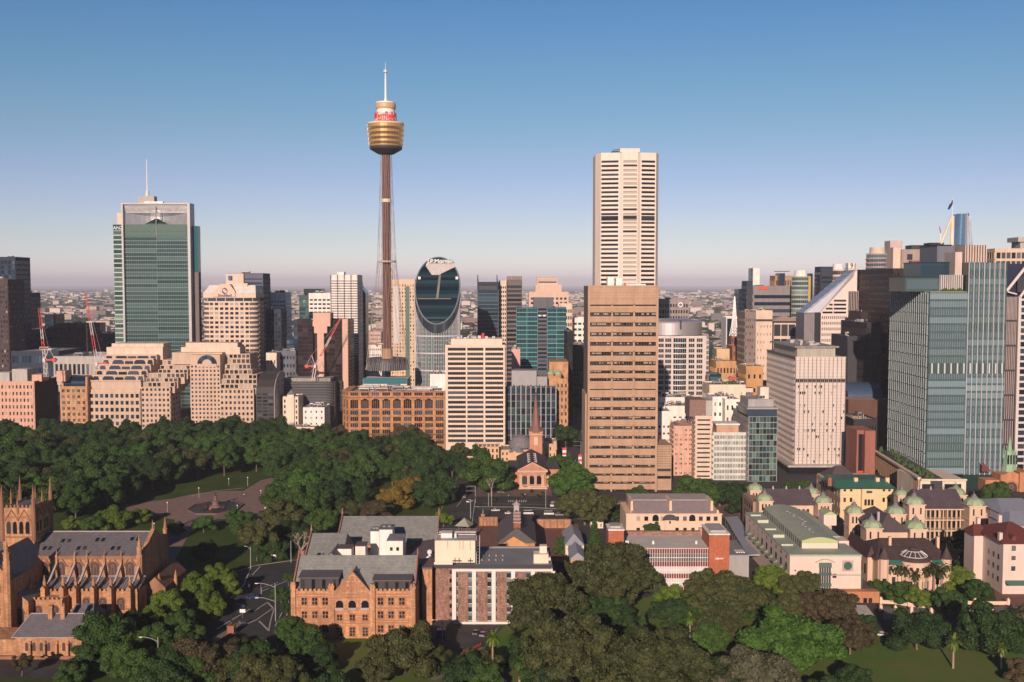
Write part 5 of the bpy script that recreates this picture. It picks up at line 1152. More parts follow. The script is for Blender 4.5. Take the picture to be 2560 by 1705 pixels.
def white_office():
 b=Bld('white_office_tower','white stone office tower with fine vertical fins, right of the slim glass block',1657,2040,880,650,72)
 ST=M('rose_white_stone',(.62,.55,.51),.7,.06);b.core(M('grey_inner',(.14,.13,.13)),para=.5)
 H=b.H;fl=19;zt=b.z(885);zb_=b.z(1780);rowh=(zt-zb_)/fl
 sp=MB()
 for k in range(fl):
  z0=zb_+k*rowh
  if k==15:sp.box(0,b.W,-.3,0,z0+rowh*.62,z0+rowh);continue
  sp.box(0,b.W,-.3,0,z0,z0+rowh)
 sp.box(0,b.W,-.3,0,zt,H);b.part(sp,'stone_panel',ST)
 ln=MB()
 for k in range(fl*2):z0=zb_+k*rowh/2;ln.box(0,b.W,-.33,-.3,z0-.06,z0+.06)
 b.part(ln,'panel_joint',M('grey_joint',(.3,.25,.23)))
 f=MB()
 for i in range(13):x=.3+(b.W-.6)*i/12;f.box(x-.12,x+.12,-.7,-.3,zb_,zt);
 b.part(f,'dark_fin',M('bronze_frame',(.16,.12,.10)));f=MB()
 for i in range(13):x=.3+(b.W-.6)*i/12;f.box(x-.3,x-.18,-.6,-.3,zb_,zt)
 b.part(f,'stone_fin',ST)
 rd=random.Random(5);cw=(b.W-.6)/24
 for k in range(fl):
  for i in range(24):
   pr=1 if k==15 else.22 if k<12 or k in(13,14)else 0
   if rd.random()<pr:z0=zb_+k*rowh+rowh*.15;x=.3+(i+.5)*cw;o=obj('window',pane(cw*.62,rowh*.42,rd.choice([BLACKG,GREYG,BLIND])if k!=15 else BLACKG,0,None),b.t,(x,-.305 if k!=15 else-.02,z0))
 b.fac('L',26,17,.6,.6,(.01,.99),(4,H-2),.3,ST,[BLACKG,BLACKG,BLUEG])
 m=MB();m.box(b.W*0+2,b.W-6,3,60,H-.4,b.z(812,3));b.part(m,'glazed_attic',M('attic_cream',(.45,.42,.34)))
 m=MB();m.box(0,b.W-4,1.5,64,b.z(812,3)+.02,b.z(800,3));b.part(m,'attic_roof',ROOFG);m=MB()
 for i in range(26):x=2.5+(b.W-9)*i/26;m.box(x,x+.2,2.7,3,H-.4,b.z(812,3))
 b.part(m,'attic_mullion',STEEL);m=MB()
 for i in range(14):x=3+random.random()*(b.W-14);y=8+random.random()*45;z0=b.z(800,3);m.box(x,x+1+random.random()*4,y,y+3+random.random()*6,z0,z0+.8+random.random()*2)
 b.part(m,'roof_machinery',CONC);m=MB();m.box(-5,b.W+3,-5,74,4.2,5.4);b.part(m,'podium',CONC);m=MB();m.box(-4,b.W+2,-4,73,0,4.2);b.part(m,'podium_glazing',BLACKG);b.done()
white_office()
#  far right cluster
crop(1920,480)
def sloping_tower():
 b=Bld('sloping_roof_tower','white tower with a long silver glass roof sloping down to the left',392,692,745,900,30)
 WS=M('white_stone_right',(.72,.62,.58),.7,.05);x,z=b.x,b.z
 m=MB();m.box(0,b.W,0,30,0,z(905));b.part(m,'wall',WS)
 b.fac(((0,0),(1,0),x(600)),14,9,.45,.5,z=(z(1140)-20,z(925)),rel=.3,wall=WS,gl=[BLACKG]);b.fac(((x(603),0),(1,0),b.W-x(603)),1,13,.85,.6,z=(z(1140)-20,z(925)),rel=.3,wall=WS,gl=[BLACKG],win='window_band')
 m=MB();tri=[(x(392),z(905)),(x(600),z(905)),(x(685),z(905)),(x(685),z(745)),(x(672),z(745)),(x(672),z(590)),(x(655),z(590))]
 m.face([(p[0],0,p[1])for p in tri]);m.face([(p[0],22,p[1])for p in tri][::-1])
 for p,q in zip(tri,tri[1:]+tri[:1]):m.face([(p[0],0,p[1]),(p[0],22,p[1]),(q[0],22,q[1]),(q[0],0,q[1])])
 b.part(m,'gable_wall',WS)
 m=MB();m.box(x(606),x(683),-.5,0,z(918),z(748));b.part(m,'dark_bay',BLACKG);m=MB()
 for i in range(7):xx=x(606+12*i);m.box(xx,xx+.3,-.9,-.5,z(918),z(748))
 b.part(m,'bay_mullion',WS)
 for i,(ya,yb,x0)in enumerate(((826,812,500),(856,842,465),(886,872,440),(915,901,415))):
  for a,c in((x0,490),(500,592)):
   if c>a:g=MB();g.box(x(a),x(c),-.3,0,z(ya),z(yb));b.part(g,'window_band',BLACKG)
 GS=M('silver_glass',(.46,.47,.52),.25,.05,.4);m=MB();A,B_=(x(655),z(588)),(x(272),z(915))
 N=9
 for i in range(N):
  f0,f1=i/N,(i+1)/N;L=lambda f:(A[0]+(B_[0]-A[0])*f,A[1]+(B_[1]-A[1])*f)
  p,q=L(f0),L(f1);g=MB();st=.8
  g.hexa([(p[0],-1,p[1]-1.5),(p[0],23,p[1]-1.5),(q[0],23,q[1]-1.5),(q[0],-1,q[1]-1.5),(p[0],-1,p[1]),(p[0],23,p[1]),(q[0],23,q[1]+st),(q[0],-1,q[1]+st)]);b.part(g,'roof_glazing',GS)
  dx=x(420)-x(392)if i>4 else 0
 g=MB();g.face([(x(272),-6,z(915)),(x(392),-2,z(905)),(x(640),-.8,z(640)),(x(655),-.8,z(588)),(x(272),-.8,z(912)+.5)]);b.part(g,'roof_glazing',GS)
 m=MB();m.box(x(268),0,-4,22,0,z(912));b.part(m,'wing',M('wing_grey',(.20,.18,.19),.5));m=MB()
 for i in range(9):xx=x(268)+(0-x(268))*i/9;m.box(xx,xx+.35,-4.3,-4,0,z(912))
 b.part(m,'wing_fin',STEEL);m=MB();m.box(x(345),0,-4.6,-4.2,0,z(908));b.part(m,'wing_glazing',BLACKG)
 m=MB();m.box(x(698),x(705),2,8,0,z(580));m.box(x(672),x(698),3,7,z(584),z(580));b.part(m,'roof_fin',WS);b.done()
sloping_tower()
simple('slab_tower','dark banded tower peeping over the sloping silver roof',395,488,562,1250,24,DGREY,1,26,.9,.55,gl=[BLACKG],win='window_band',plant=0,side=2)
t,r_,H_=round_glass('round_tower','tower with round white roof crown behind the sloping silver roof',490,600,582,1260,[GREYG,BLACKG],PALE,543,nz=20)
b=simple('slab_tower','pale tower with numerals on its roof box behind the white crown tower',602,665,575,1270,20,PALE,3,20,.5,.5,plant=0,side=0)
m=MB();m.box(0,b.W*.9,-1,10,b.H,b.z(535));b.part(m,'roof_box',WHITE);obj('lettering',text_mesh('91',8,.1,DARK,True),b.t,(b.W*.6,-1.3,b.z(556)))
def balcony_tower():
 t,r,H=round_glass('balcony_tower','curved glass apartment tower with red edged balconies and a white roof box',770,925,462,1350,[NAVY,TEALG,GREYG,BLUEG],M('rose_grey',(.38,.32,.33)),415,nz=28,cap=PALE)
 m=MB();rb=MB()
 for k in range(27):
  z=H*(.02+k/28);m.box(-r*1.1,-r*.7,-r*.5,r*.2,z,z+.9);rb.box(r*.7,r*1.12,-r*.5,r*.2,z,z+1.2)
 m.build('balcony',M('plum_panel',(.25,.11,.13)),t);rb.build('balcony',M('crimson_panel',(.45,.04,.10)),t)
balcony_tower()
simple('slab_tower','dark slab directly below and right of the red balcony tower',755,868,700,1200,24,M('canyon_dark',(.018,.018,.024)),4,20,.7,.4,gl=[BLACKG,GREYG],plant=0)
simple('slab_tower','pale pink far slab rising behind the balcony tower',915,1010,366,1600,24,M('pale_pink_far',(.55,.44,.42)),5,30,.2,.3,plant=0,side=0)
def brown_cluster():
 BRN=M('umber_granite',(.03,.017,.018),.6,.1);BR2=M('rust_granite',(.20,.095,.07),.6,.1)
 b=Bld('brown_tower_group','stepped dark brown granite tower with pale plant boxes, left of the green glass office tower',940,1160,575,820,120);x,z=b.x,b.z
 m=MB();m.box(0,b.W,0,120,0,b.H);b.part(m,'wall',BRN);b.fac('F',8,26,.6,.5,wall=BRN,gl=[BLACKG],z=(0,.98));b.fac('L',30,26,.5,.4,wall=BRN,gl=[BLACKG,GREYG],z=(0,.98))
 for xa,xb,y0,yt,m_ in((940,1000,10,418,PALE),(1003,1140,8,432,M('taupe_panel')),(1080,1142,2,516,BR2),(1145,1240,14,430,BR2),(1218,1320,30,382,BRN),(1078,1200,40,400,M('dark_taupe'))):
  m=MB();m.box(x(xa,y0),x(xb,y0),y0,y0+14,b.H-2,z(yt,y0));b.part(m,'upper_tier',m_)
 m=MB();m.box(x(1045,8),x(1085,8),7.8,8,z(512,8),z(468,8));b.part(m,'opening',BLACKG);b.done()
brown_cluster()
def twisted_tower():
 Y=1900;xc=Xp(1462,Y);t=thing('twisted_tower','mirror blue curved tower tapering upward, beyond the white flag mast','building',(xc,Y,0));z=lambda y:Zp(y,Y);k=Y/2560/3.0156
 BL=M('mirror_blue',(.16,.30,.45),.15,.1,.7);S=M('mirror_silver',(.6,.66,.72),.2,.05,.6)
 for nm,xa,xb,xta,xtb,yt,m_,d in(('left_petal',1392,1475,1405,1470,165,BL,0),('centre_petal',1470,1525,1468,1500,162,S,4),('right_petal',1500,1558,1495,1520,158,BL,12),('rear_petal',1530,1560,1520,1542,192,BL,18)):
  m=MB();n=8;
  nzs=10
  for q in range(nzs):
   f0,f1=q/nzs,(q+1)/nzs;zz=lambda f:z(400)+(z(yt)-z(400))*f
   for i in range(n):
    def pt(f,j):
     a=xa+(xta-xa)*f**1.3;b_=xb+(xtb-xb)*f**1.3;u=j/n;return((a+(b_-a)*u-1462)*k,d-9*math.sin(math.pi*u),zz(f))
    m.face([pt(f0,i),pt(f0,i+1),pt(f1,i+1),pt(f1,i)])
  a,b_=(xa-1462)*k,(xb-1462)*k;m.box(a,b_,d+.1,d+22,0,z(400));m.box((xta-1462)*k+1,(xtb-1462)*k-1,d+.2,d+16,z(400),z(yt)-.3);m.build(nm,m_,t,smooth=False)
 m=MB()
 for q in range(26):zz=z(395-q*8.4);m.box((1497-1462)*k,(1527+q*-.6-1462)*k,-2,12,zz,zz+.9)
 m.build('balcony',M('sign_white'),t)
twisted_tower()
def flag_mast():
 Y=780;xc=Xp(1380,Y);t=thing('flag_mast','white angled steel mast with a dark flag above the brown towers','flagpole',(xc,Y,0));z=lambda y:Zp(y,Y);k=Y/2560/3.0156
 WM=M('sign_white');m=MB();m.tube((0,0,z(700)),(0,0,z(180)),1.7,8,r2=1.4);m.build('mast',M('mast_cream',(.75,.68,.52)),t);m=MB();m.tube((-82*k,0,z(390)),(-6*k,0,z(190)),.9,6);m.build('strut',M('mast_cream'),t)
 m=MB();m.tube((0,0,z(180)),(0,0,z(30)),.16,5);m.build('flag_pole',WM,t)
 m=MB();pts=[(0,62),(-3,58),(-14,85),(-24,92),(-38,128),(-28,135),(-18,122),(-10,108),(-1,92)]
 m.face([(a*k,-.15,z(y))for a,y in pts]);m.face([(a*k,.15,z(y))for a,y in pts][::-1])
 for p,q in zip(pts,pts[1:]+pts[:1]):m.face([(p[0]*k,-.15,z(p[1])),(p[0]*k,.15,z(p[1])),(q[0]*k,.15,z(q[1])),(q[0]*k,-.15,z(q[1]))])
 m.build('flag',M('flag_navy',(.02,.03,.08)),t)
flag_mast()
def far_crane():
 Y=1500;xc=Xp(1290,Y);t=thing('tower_crane','tiny far crane jib with pink tip left of the white flag mast','crane',(xc,Y,0));z=lambda y:Zp(y,Y);m=MB();m.tube((1,0,z(420)),(1,0,z(310)),.8,5);m.build('mast',M('sign_white'),t);m=MB();m.tube((1,0,z(310)),(-1.5,0,z(262)),.9,5);m.build('jib',M('jib_pink',(.7,.12,.2)),t)
far_crane()
def fin_tower():
 b=Bld('finned_glass_tower','big green glass office tower with scalloped fins on its left face, upper storeys stepped',1222,1800,530,600,62);W,H=b.W,b.H;x,z=b.x,b.z
 G1=[glass('sea_glass',(.10,.165,.195),.12),M('sea_glass'),M('sea_glass'),glass('sea_glass_pale',(.14,.21,.24),.15),glass('sea_glass_dark',(.06,.11,.115),.12)]
 zl=z(755);xs=x(1510);zb=8
 FIN=M('white_fin');CORE=glass('tower_core',(.05,.09,.085),.2)
 m=MB();m.box(0,xs,0,62,zb,zl);m.box(xs,W,0,50,zb,H);b.part(m,'wall',CORE)
 b.fac(((0,0),(1,0),xs),1,23,.99,.74,z=(zb,zl),rel=.25,wall=M('sea_frame',(.06,.11,.115),.4),gl=G1,mull=15,frame=M('mullion_pale',(.26,.32,.335),.4),win='glass_band')
 b.fac(((xs,0),(1,0),W-xs),1,28,.99,.74,z=(zb,H),rel=.25,wall=M('sea_frame'),gl=G1,mull=13,frame=M('mullion_pale'),win='glass_band')
 m=MB()
 for i in range(8):xx=xs+(W-xs)*i/7.5;m.box(xx-.16,xx+.16,-1.0,-.3,zb,H)
 b.part(m,'vertical_fin',FIN);m=MB();zz0,zz1=z(1368),z(1290)
 for i in range(12):xx=W*(i+.5)/12;m.box(xx-.4,xx+.4,-1.1,-.3,zz0,zz1)
 b.part(m,'wide_fin',M('white_fin'));m=MB();m.box(0,W,-.45,-.3,zz0,zz1);b.part(m,'plant_louvre',CORE)
 m=MB();nf=19;ft=[zb];nt_=17
 for i in range(nf):
  y=62*(i+.5)/nf
  for k in range(nt_):
   z0=zb+(zl-zb)*k/nt_+(i%2)*.5;z1=zb+(zl-zb)*(k+1)/nt_+(i%2)*.5-.35
   tw=.9 if k<nt_-4 else 0
   m.hexa([(-.8,y-.2+tw*.5,z0),(-.1,y-.25+tw*.3,z0),(-.1,y+.25+tw*.3,z0),(-.8,y+.25+tw*.5,z0),(-.8,y-.2,z1),(-.1,y-.25,z1),(-.1,y+.25,z1),(-.8,y+.25,z1)])
 b.part(m,'scalloped_fin',M('fin_pale',(.27,.33,.34),.35))
 for k in range(nt_):g=MB();z0=zb+(zl-zb)*k/nt_;g.box(-.12,0,.2,61.8,z0,z0+(zl-zb)/nt_*.86);b.part(g,'glass_band',random.choice([GRG2,NAVY2,GRG]))
 m=MB();m.box(.5,xs-.3,.5,60,zl,zl+.3);b.part(m,'terrace_deck',CONC);m=MB()
 for i in range(10):m.cone(xs*(.35+.06*i),2.2,1.3,.4,zl+.3,zl+1.6+(i%3)*.5,6)
 b.part(m,'terrace_hedge',M('hedge_green'))
 for i,(xa,xb,y0,y1,dy)in enumerate(((1035,1505,745,640,9),(1145,1505,640,532,16),(1270,1480,532,402,24))):
  m=MB();m.box(x(xa,dy),min(x(xb,dy),xs+2),dy,dy+26,zl+.3 if i==0 else z(y0,dy)-2,z(y1,dy));b.part(m,'upper_storey',[GRG2,TEALG2,M('slate_top',(.13,.15,.19),.5)][i])
  g=MB();g.box(x(xa,dy)+1,min(x(xb,dy),xs)-1,dy-.15,dy,z(y0,dy)+1,z(y1,dy)-1.5);b.part(g,'glass_band',[G1[0],NAVY,M('slate_top')][i])
  g=MB();g.box(x(xa,dy)-.6,min(x(xb,dy),xs),dy-1.2,dy+26,z(y1,dy),z(y1,dy)+.4);b.part(g,'roof_slab',DGREY)
 m=MB()
 for i in range(11):xx=x(1290,8)+(xs-x(1290,8))*i/11;m.box(xx,xx+.3,5,8,zl+.3,z(625,8))
 b.part(m,'terrace_column',WHITE)
 m=MB();
 for xa,xb,yt,dy in((1482,1645,400,14),(1408,1460,452,8)):
  m.box(x(xa,dy),x(xb,dy),dy,dy+16,zl,z(yt,dy))
 b.part(m,'plant_screen',M('ribbed_cream',(.58,.47,.42)));m=MB()
 for i in range(8):xx=x(1490+i*20,14);m.box(xx,xx+.35,13.5,14,H,z(400,14))
 b.part(m,'screen_rib',DBROWN)
 g=MB();g.box(0,W,.6,50,3,zb);b.part(g,'lobby_glazing',BLACKG);g=MB();g.box(x(1500),W+1,-.8,40,0,8);b.part(g,'lobby_glazing',GRG2)
 b.done()
fin_tower()
crop(1920,900)
def podium():
 Y=560;b=Bld('bladed_podium','low podium with brown vertical blades at the foot of the finned green glass tower',1155,1500,905,Y,34);x,z=b.x,b.z
 BLD=M('bronze_blade',(.42,.27,.17),.5);m=MB();m.box(0,b.W,0,34,0,b.H);b.part(m,'wall',CREAM)
 for xa,xb in((1160,1310),(1330,1470)):g=MB();g.box(x(xa)+.5,x(xb)-.5,-.2,0,1,z(935));b.part(g,'shop_window',BLACKG)
 m=MB();m.box(0,b.W,-1.2,.4,b.H-.2,b.H+.7);b.part(m,'cornice',CREAM)
 p0=Vector((0,.5));p1=Vector((x(808,95),95));d=(p1-p0);L=d.length;u=d/L;nrm=Vector((-u.y,u.x))
 m=MB();q=[p0,p1,p1-nrm*12*1,p0-nrm*12];m.prism([(p.x,p.y)for p in(q[0],q[3],q[2],q[1])],0,b.H+1);b.part(m,'left_wing',DARK)
 m=MB();n=44
 for i in range(n):
  c=p0+u*(L*(i+.3+.3*random.random())/n);w_=.5;o=nrm*.9
  a,e=c,c+u*w_;k=random.uniform(0,3)
  m.hexa([(a.x,a.y,k),(e.x,e.y,k),(e.x+o.x,e.y+o.y,k),(a.x+o.x,a.y+o.y,k),(a.x,a.y,b.H),(e.x,e.y,b.H),(e.x+o.x,e.y+o.y,b.H),(a.x+o.x,a.y+o.y,b.H)])
 b.part(m,'vertical_blade',BLD);m=MB();
 q=[p0+nrm*1.3,p1+nrm*1.3,p1-nrm*.5,p0-nrm*.5];m.prism([(p.x,p.y)for p in(q[0],q[3],q[2],q[1])],b.H+.2,b.H+1.4);b.part(m,'edge_beam',CREAM);m=MB()
 for i in range(40):c=p0+u*(L*random.random())-nrm*random.uniform(2,9);m.cone(c.x,c.y,1.4,.4,b.H+1,b.H+2.5+random.random()*1.5,6)
 b.part(m,'terrace_hedge',M('hedge_green'));b.done()
podium()
crop(1920,480)
def braced_tower():
 b=Bld('braced_tower','tower with bold white diagonal braces and fluted bays at the right edge',1735,2150,540,660,60);x,z=b.x,b.z
 m=MB();m.box(x(1800),b.W,2,60,0,b.H);m.box(0,x(1880),0,60,0,z(790));b.part(m,'wall',M('navy_core',(.025,.03,.06),.3))
 BW=M('brace_white',(.62,.57,.56),.4,0);m=MB();m.tube((x(1795),-1,z(745)),(x(1960),-1,z(530)),1.1,4);m.tube((x(1892),-2,z(790)),(x(1990),-2,z(650)),1.0,4);m.box(x(1884),x(1902),-2,0,0,z(785));m.tube((x(1800),-1.4,z(752)),(x(1870),-1.4,z(770)),.6,4);b.part(m,'diagonal_brace',BW)
 m=MB();zt=z(790);nb=7
 for k in range(nb):
  z1=zt-k*(zt/nb);z0=z1-zt/nb+1.2;off=0
  for i in range(9):xx=x(1790)-k*1.1+(x(1880)-x(1790)+k*1.1)*i/9;m.box(xx,xx+.5,-1.2,0,z0,z1)
 b.part(m,'flute',M('flute_grey',(.36,.30,.29),.6))
 for k in range(nb):g=MB();z1=zt-k*(zt/nb);g.box(-1,x(1880),-.6,0,z1-zt/nb,z1-zt/nb+1.1);b.part(g,'floor_joint',DARK)
 b.fac(((x(1905),0),(1,0),b.W-x(1905)),4,26,.85,.7,z=(0,z(760)),rel=1.2,wall=BW,gl=[BLACKG,NAVY2])
 m=MB();m.box(x(1878),x(1990),-.7,0,z(755),z(640));b.part(m,'glass_panel',BLACKG);b.done()
 simple('office_tower','tower with cream framed top storey peeping over the braced tower, right edge',1705,2100,425,800,30,M('cream_frame',(.62,.48,.38)),10,22,.8,.7,gl=[GREYG,BLACKG],plant=0,zt=.985)
 b=Bld('office_tower','grey cantilevered top just entering the frame at the right edge',1878,2100,340,900,20);m=MB();m.box(0,b.W,0,20,b.z(375),b.H);b.part(m,'overhanging_roof',CONC);m=MB();m.box(x(1890),b.W,2,18,0,b.z(375));m.box(3,b.W,2,18,0,b.z(376));b.part(m,'wall',CONC)
braced_tower()
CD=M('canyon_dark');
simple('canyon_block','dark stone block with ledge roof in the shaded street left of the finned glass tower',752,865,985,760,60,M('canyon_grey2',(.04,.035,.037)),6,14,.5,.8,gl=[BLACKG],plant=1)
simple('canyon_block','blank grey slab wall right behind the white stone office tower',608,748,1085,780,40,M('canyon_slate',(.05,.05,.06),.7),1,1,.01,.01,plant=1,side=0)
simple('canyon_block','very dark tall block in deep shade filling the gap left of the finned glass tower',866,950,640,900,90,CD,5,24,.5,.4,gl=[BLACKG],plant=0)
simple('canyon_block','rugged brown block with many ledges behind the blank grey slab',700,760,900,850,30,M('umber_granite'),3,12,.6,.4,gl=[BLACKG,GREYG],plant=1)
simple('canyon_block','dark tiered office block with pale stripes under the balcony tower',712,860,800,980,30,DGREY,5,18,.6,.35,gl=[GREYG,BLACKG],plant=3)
crop(1920,900)
b=Bld('blue_roof_block','low block with curved blue metal roof in the shaded street',596,862,280,720,40);b.core(DBROWN);m=MB()
for i in range(8):
 a0,a1=math.pi*i/16,math.pi*(i+1)/16;f=lambda a:(20*(1-math.cos(a)),b.H+9*math.sin(a));(y0,z0),(y1,z1)=f(a0),f(a1);m.face([(0,y0,z0),(b.W,y0,z0),(b.W,y1,z1),(0,y1,z1)])
b.part(m,'curved_roof',M('blue_metal',(.08,.14,.24),.3,.1,.3));b.done()
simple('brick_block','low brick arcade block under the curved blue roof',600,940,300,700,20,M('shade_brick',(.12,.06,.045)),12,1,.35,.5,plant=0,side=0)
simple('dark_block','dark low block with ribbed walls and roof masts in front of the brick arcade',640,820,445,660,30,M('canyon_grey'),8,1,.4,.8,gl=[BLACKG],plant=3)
b=Bld('brick_portal','red brick portal block with a tall dark opening at the street end',668,840,530,610,20);RB=M('portal_brick',(.30,.12,.085),.9,.15)
m=MB();m.box(0,b.x(682),0,20,0,b.H);m.box(b.x(682),b.x(722),0,20,b.z(560),b.H);m.box(b.x(722),b.x(800),-2,20,0,b.H);b.part(m,'wall',RB);m=MB();m.box(b.x(682),b.x(722),3,4,0,b.z(560));b.part(m,'tall_window',BLACKG);m=MB();m.box(b.x(682),b.x(720),-.3,0,b.z(850),b.z(835));b.part(m,'red_sign',REDW);b.done()
#  cathedral
CS=M('cathedral_stone',(.44,.235,.125),.9,.3,scale=.5,brick=(1.3,.55,.18));CSD=M('cathedral_trim',(.27,.14,.085),.9,.2);LEAD=M('lead_roof',(.15,.145,.165),.7,.12,scale=.6,brick=(.9,.45,.12));COPE=M('pale_coping',(.40,.36,.36))
WDK=M('leaded_window',(.07,.05,.05),.5,0)
def pointed(mb,x,y,z,w_,h,mi=0,d=0):
 n=6;pts=[(x-w_/2,z),(x+w_/2,z)];zs=z+h*.6
 for k in range(n+1):t=k/n;pts.append((x+w_/2*math.cos(t*math.pi/2)**.8 if k<n else x,zs+h*.4*math.sin(t*math.pi/2)))
 for k in range(n,-1,-1):t=k/n;pts.append((x-w_/2*math.cos(t*math.pi/2)**.8,zs+h*.4*math.sin(t*math.pi/2)))
 p=[];
 for q in pts:
  if not p or abs(q[0]-p[-1][0])+abs(q[1]-p[-1][1])>1e-4:p.append(q)
 mb.face([(a,y,b_)for a,b_ in p],mi)
def pinnacle(mb,x,y,z0,z1,r,mi=0):
 h=z1-z0;mb.cone(x,y,r,r,z0,z0+h*.35,8,mi,math.pi/8);mb.cone(x,y,r*1.25,r*1.25,z0+h*.35,z0+h*.39,8,mi,math.pi/8);mb.cone(x,y,r*.8,.05,z0+h*.39,z1,8,mi,math.pi/8)
 for k in range(3):zz=z0+h*(.5+.14*k);rr=r*(.95-.25*k);mb.cone(x,y,rr,rr*.7,zz,zz+h*.03,6,mi)
def gothic_window(t,x,y,z,w_,h,name='window'):
 g=MB();pointed(g,x,y-.06,z,w_,h,0)
 for k in(-.18,.18):g.box(x+k*w_-.07,x+k*w_+.07,y-.16,y-.07,z,z+h*.62,1)
 for k in range(10):
  a0,a1=2*math.pi*k/10,2*math.pi*(k+1)/10;q=lambda r_,a:(x+r_*math.cos(a),y-.14,z+h*.72+r_*math.sin(a));g.face([q(w_*.12,a0),q(w_*.19,a0),q(w_*.19,a1),q(w_*.12,a1)],1)
 hm=MB();N=7;pr=None
 for sgn in(-1,1):
  pr=None
  for k in range(N+1):
   tt=k/N*math.pi/2;p=(x+sgn*w_*.56*(math.cos(tt)**.8 if k<N else 0),y-.15,z+h*.6+h*.47*math.sin(tt))
   if pr:g.tube(pr,p,.14,4,1)
   pr=p
 return g.build(name,[WDK,CSD],t)
def cathedral():
 crop(0,1185);t=thing('cathedral','golden sandstone gothic cathedral with pinnacled square tower and slate roofs at the left edge','cathedral',(Xp(600,365),360,0));X0=Xp(600,365);Y0=360
 L=lambda x,Y:Xp(x,Y)-X0;y=lambda Y:Y-Y0;z=Zp
 m=MB();xl,xr=L(100,369),L(1050,369);m.box(xl,xr,y(369.2),y(395),0,21.2);m.build('nave_wall',CS,t)
 m=MB();a,b_=L(-60,382),xr+.3;m.gable(a,b_,y(368.6),y(395.6),21.0,27,'x');m.build('nave_roof',LEAD,t)
 m=MB();m.tube((a,y(382.1),27.05),(b_,y(382.1),27.05),.22,6);m.build('ridge_coping',COPE,t)
 for x,Y in((480,377),(525,377),(738,377.5),(782,377.5),(1000,378),(1045,378),(340,373),(380,373),(595,373),(640,373),(852,373),(897,373)):
  g=MB();xx=L(x,Y);yy=y(Y);zz=21+(Y-368.6)/13.5*6;g.hexa([(xx-.5,yy-.9,zz-.4),(xx+.5,yy-.9,zz-.4),(xx+.5,yy+.9,zz+.4),(xx-.5,yy+.9,zz+.4),(xx-.5,yy-.9,zz+.1),(xx+.5,yy-.9,zz+.1),(xx+.5,yy+.7,zz+.62),(xx-.5,yy+.7,zz+.62)]);g.build('roof_light',BLACKG,t)
 n=6;bays=[330,455,585,715,847,977]
 st=MB();st.box(xl,xr,y(368.7),y(369.2),20.0,21.3);st.box(xl,xr,y(368.9),y(369.2),13.4,14);st.build('string_course',CSD,t)
 for i,bx in enumerate(bays):
  xc=L(bx,369);g=MB();pr=None
  for p,q in(((xc-2.6,17.2),(xc,20.9)),((xc,20.9),(xc+2.6,17.2))):g.tube((p[0],y(368.9),p[1]),(q[0],y(368.9),q[1]),.22,4)
  g.build('window_gable',CSD,t);gothic_window(t,xc,y(369.2),14.0,3.1,4.9)
 al,ar=L(200,360),L(1030,360);m=MB();m.box(al,ar,y(360),y(369.19),0,10.8)
 k=al
 while k<ar-.5:m.box(k,k+.8,y(359.8),y(360.3),10.8,11.7);k+=1.6
 m.build('aisle_wall',CS,t)
 m=MB();m.face([(al,y(360.8),10.85),(ar,y(360.8),10.85),(ar,y(369.15),13.6),(al,y(369.15),13.6)]);m.build('aisle_roof',M('zinc_roof',(.19,.18,.19),.6,.1),t)
 m=MB();k=al
 while k<ar:m.hexa([(k,y(360.9),10.9),(k+.12,y(360.9),10.9),(k+.12,y(369.1),13.6),(k,y(369.1),13.6),(k,y(360.9),11.05),(k+.12,y(360.9),11.05),(k+.12,y(369.1),13.78),(k,y(369.1),13.78)]);k+=.9
 m.build('roof_seam',M('zinc_roof'),t);m=MB();m.tube((al,y(369),13.7),(ar,y(369),13.7),.18,5);m.build('flashing',COPE,t)
 for bx in(280,400,645,770,905):gothic_window(t,L(bx,360),y(360),4.0,2.6,4.4)
 for i,bx in enumerate((225,330,470,565,700,830,975)):
  xc=L(bx,358.5);m=MB();m.box(xc-.75,xc+.75,y(357),y(360.2),0,12.4);m.box(xc-.9,xc+.9,y(356),y(360),0,5.5);m.gable(xc-.95,xc+.95,y(356.8),y(360.4),12.4,13.6,'y');pinnacle(m,xc,y(358.6),13.0,17.2,.55);m.build('buttress_pier',CS,t)
  if i>0:
   f=MB();w_=.32;p0,p1=(y(359.6),12.0),(y(369),19.2);f.hexa([(xc-w_,p0[0],p0[1]-1),(xc+w_,p0[0],p0[1]-1),(xc+w_,p1[0],p1[1]-1.2),(xc-w_,p1[0],p1[1]-1.2),(xc-w_,p0[0],p0[1]),(xc+w_,p0[0],p0[1]),(xc+w_,p1[0],p1[1]),(xc-w_,p1[0],p1[1])]);f.build('flying_buttress',COPE,t)
   f=MB();f.box(xc-.35,xc+.35,y(368.3),y(369.2),13.5,21.6);pinnacle(f,xc,y(368.7),21.2,23.4,.3);f.build('wall_pier',CS,t)
 m=MB();m.box(xr-.2,xr+1.2,y(368.5),y(396),0,21);m.face([(xr+1.2,y(368.5),21),(xr+1.2,y(396),21),(xr+1.2,y(382.2),28)]);m.face([(xr-.2,y(396),21),(xr-.2,y(368.5),21),(xr-.2,y(382.2),28)]);m.face([(xr-.2,y(368.5),21),(xr+1.2,y(368.5),21),(xr+1.2,y(382.2),28),(xr-.2,y(382.2),28)]);m.face([(xr+1.2,y(396),21),(xr-.2,y(396),21),(xr-.2,y(382.2),28),(xr+1.2,y(382.2),28)]);m.build('end_wall',CS,t)
 for(xx,Y,zt,r_)in((xr+.3,368.4,29.5,1.15),(xr+.4,382.2,31.5,.6),(xr+.4,396,29.5,1.1),(xr+6,372,14,.9),(xr+9.5,380,13,.7)):
  m=MB();m.cone(xx,y(Y),r_,r_,0,zt*.74,8,0,math.pi/8);pinnacle(m,xx,y(Y),zt*.74,zt,r_*.75);m.build('corner_turret',CS,t)
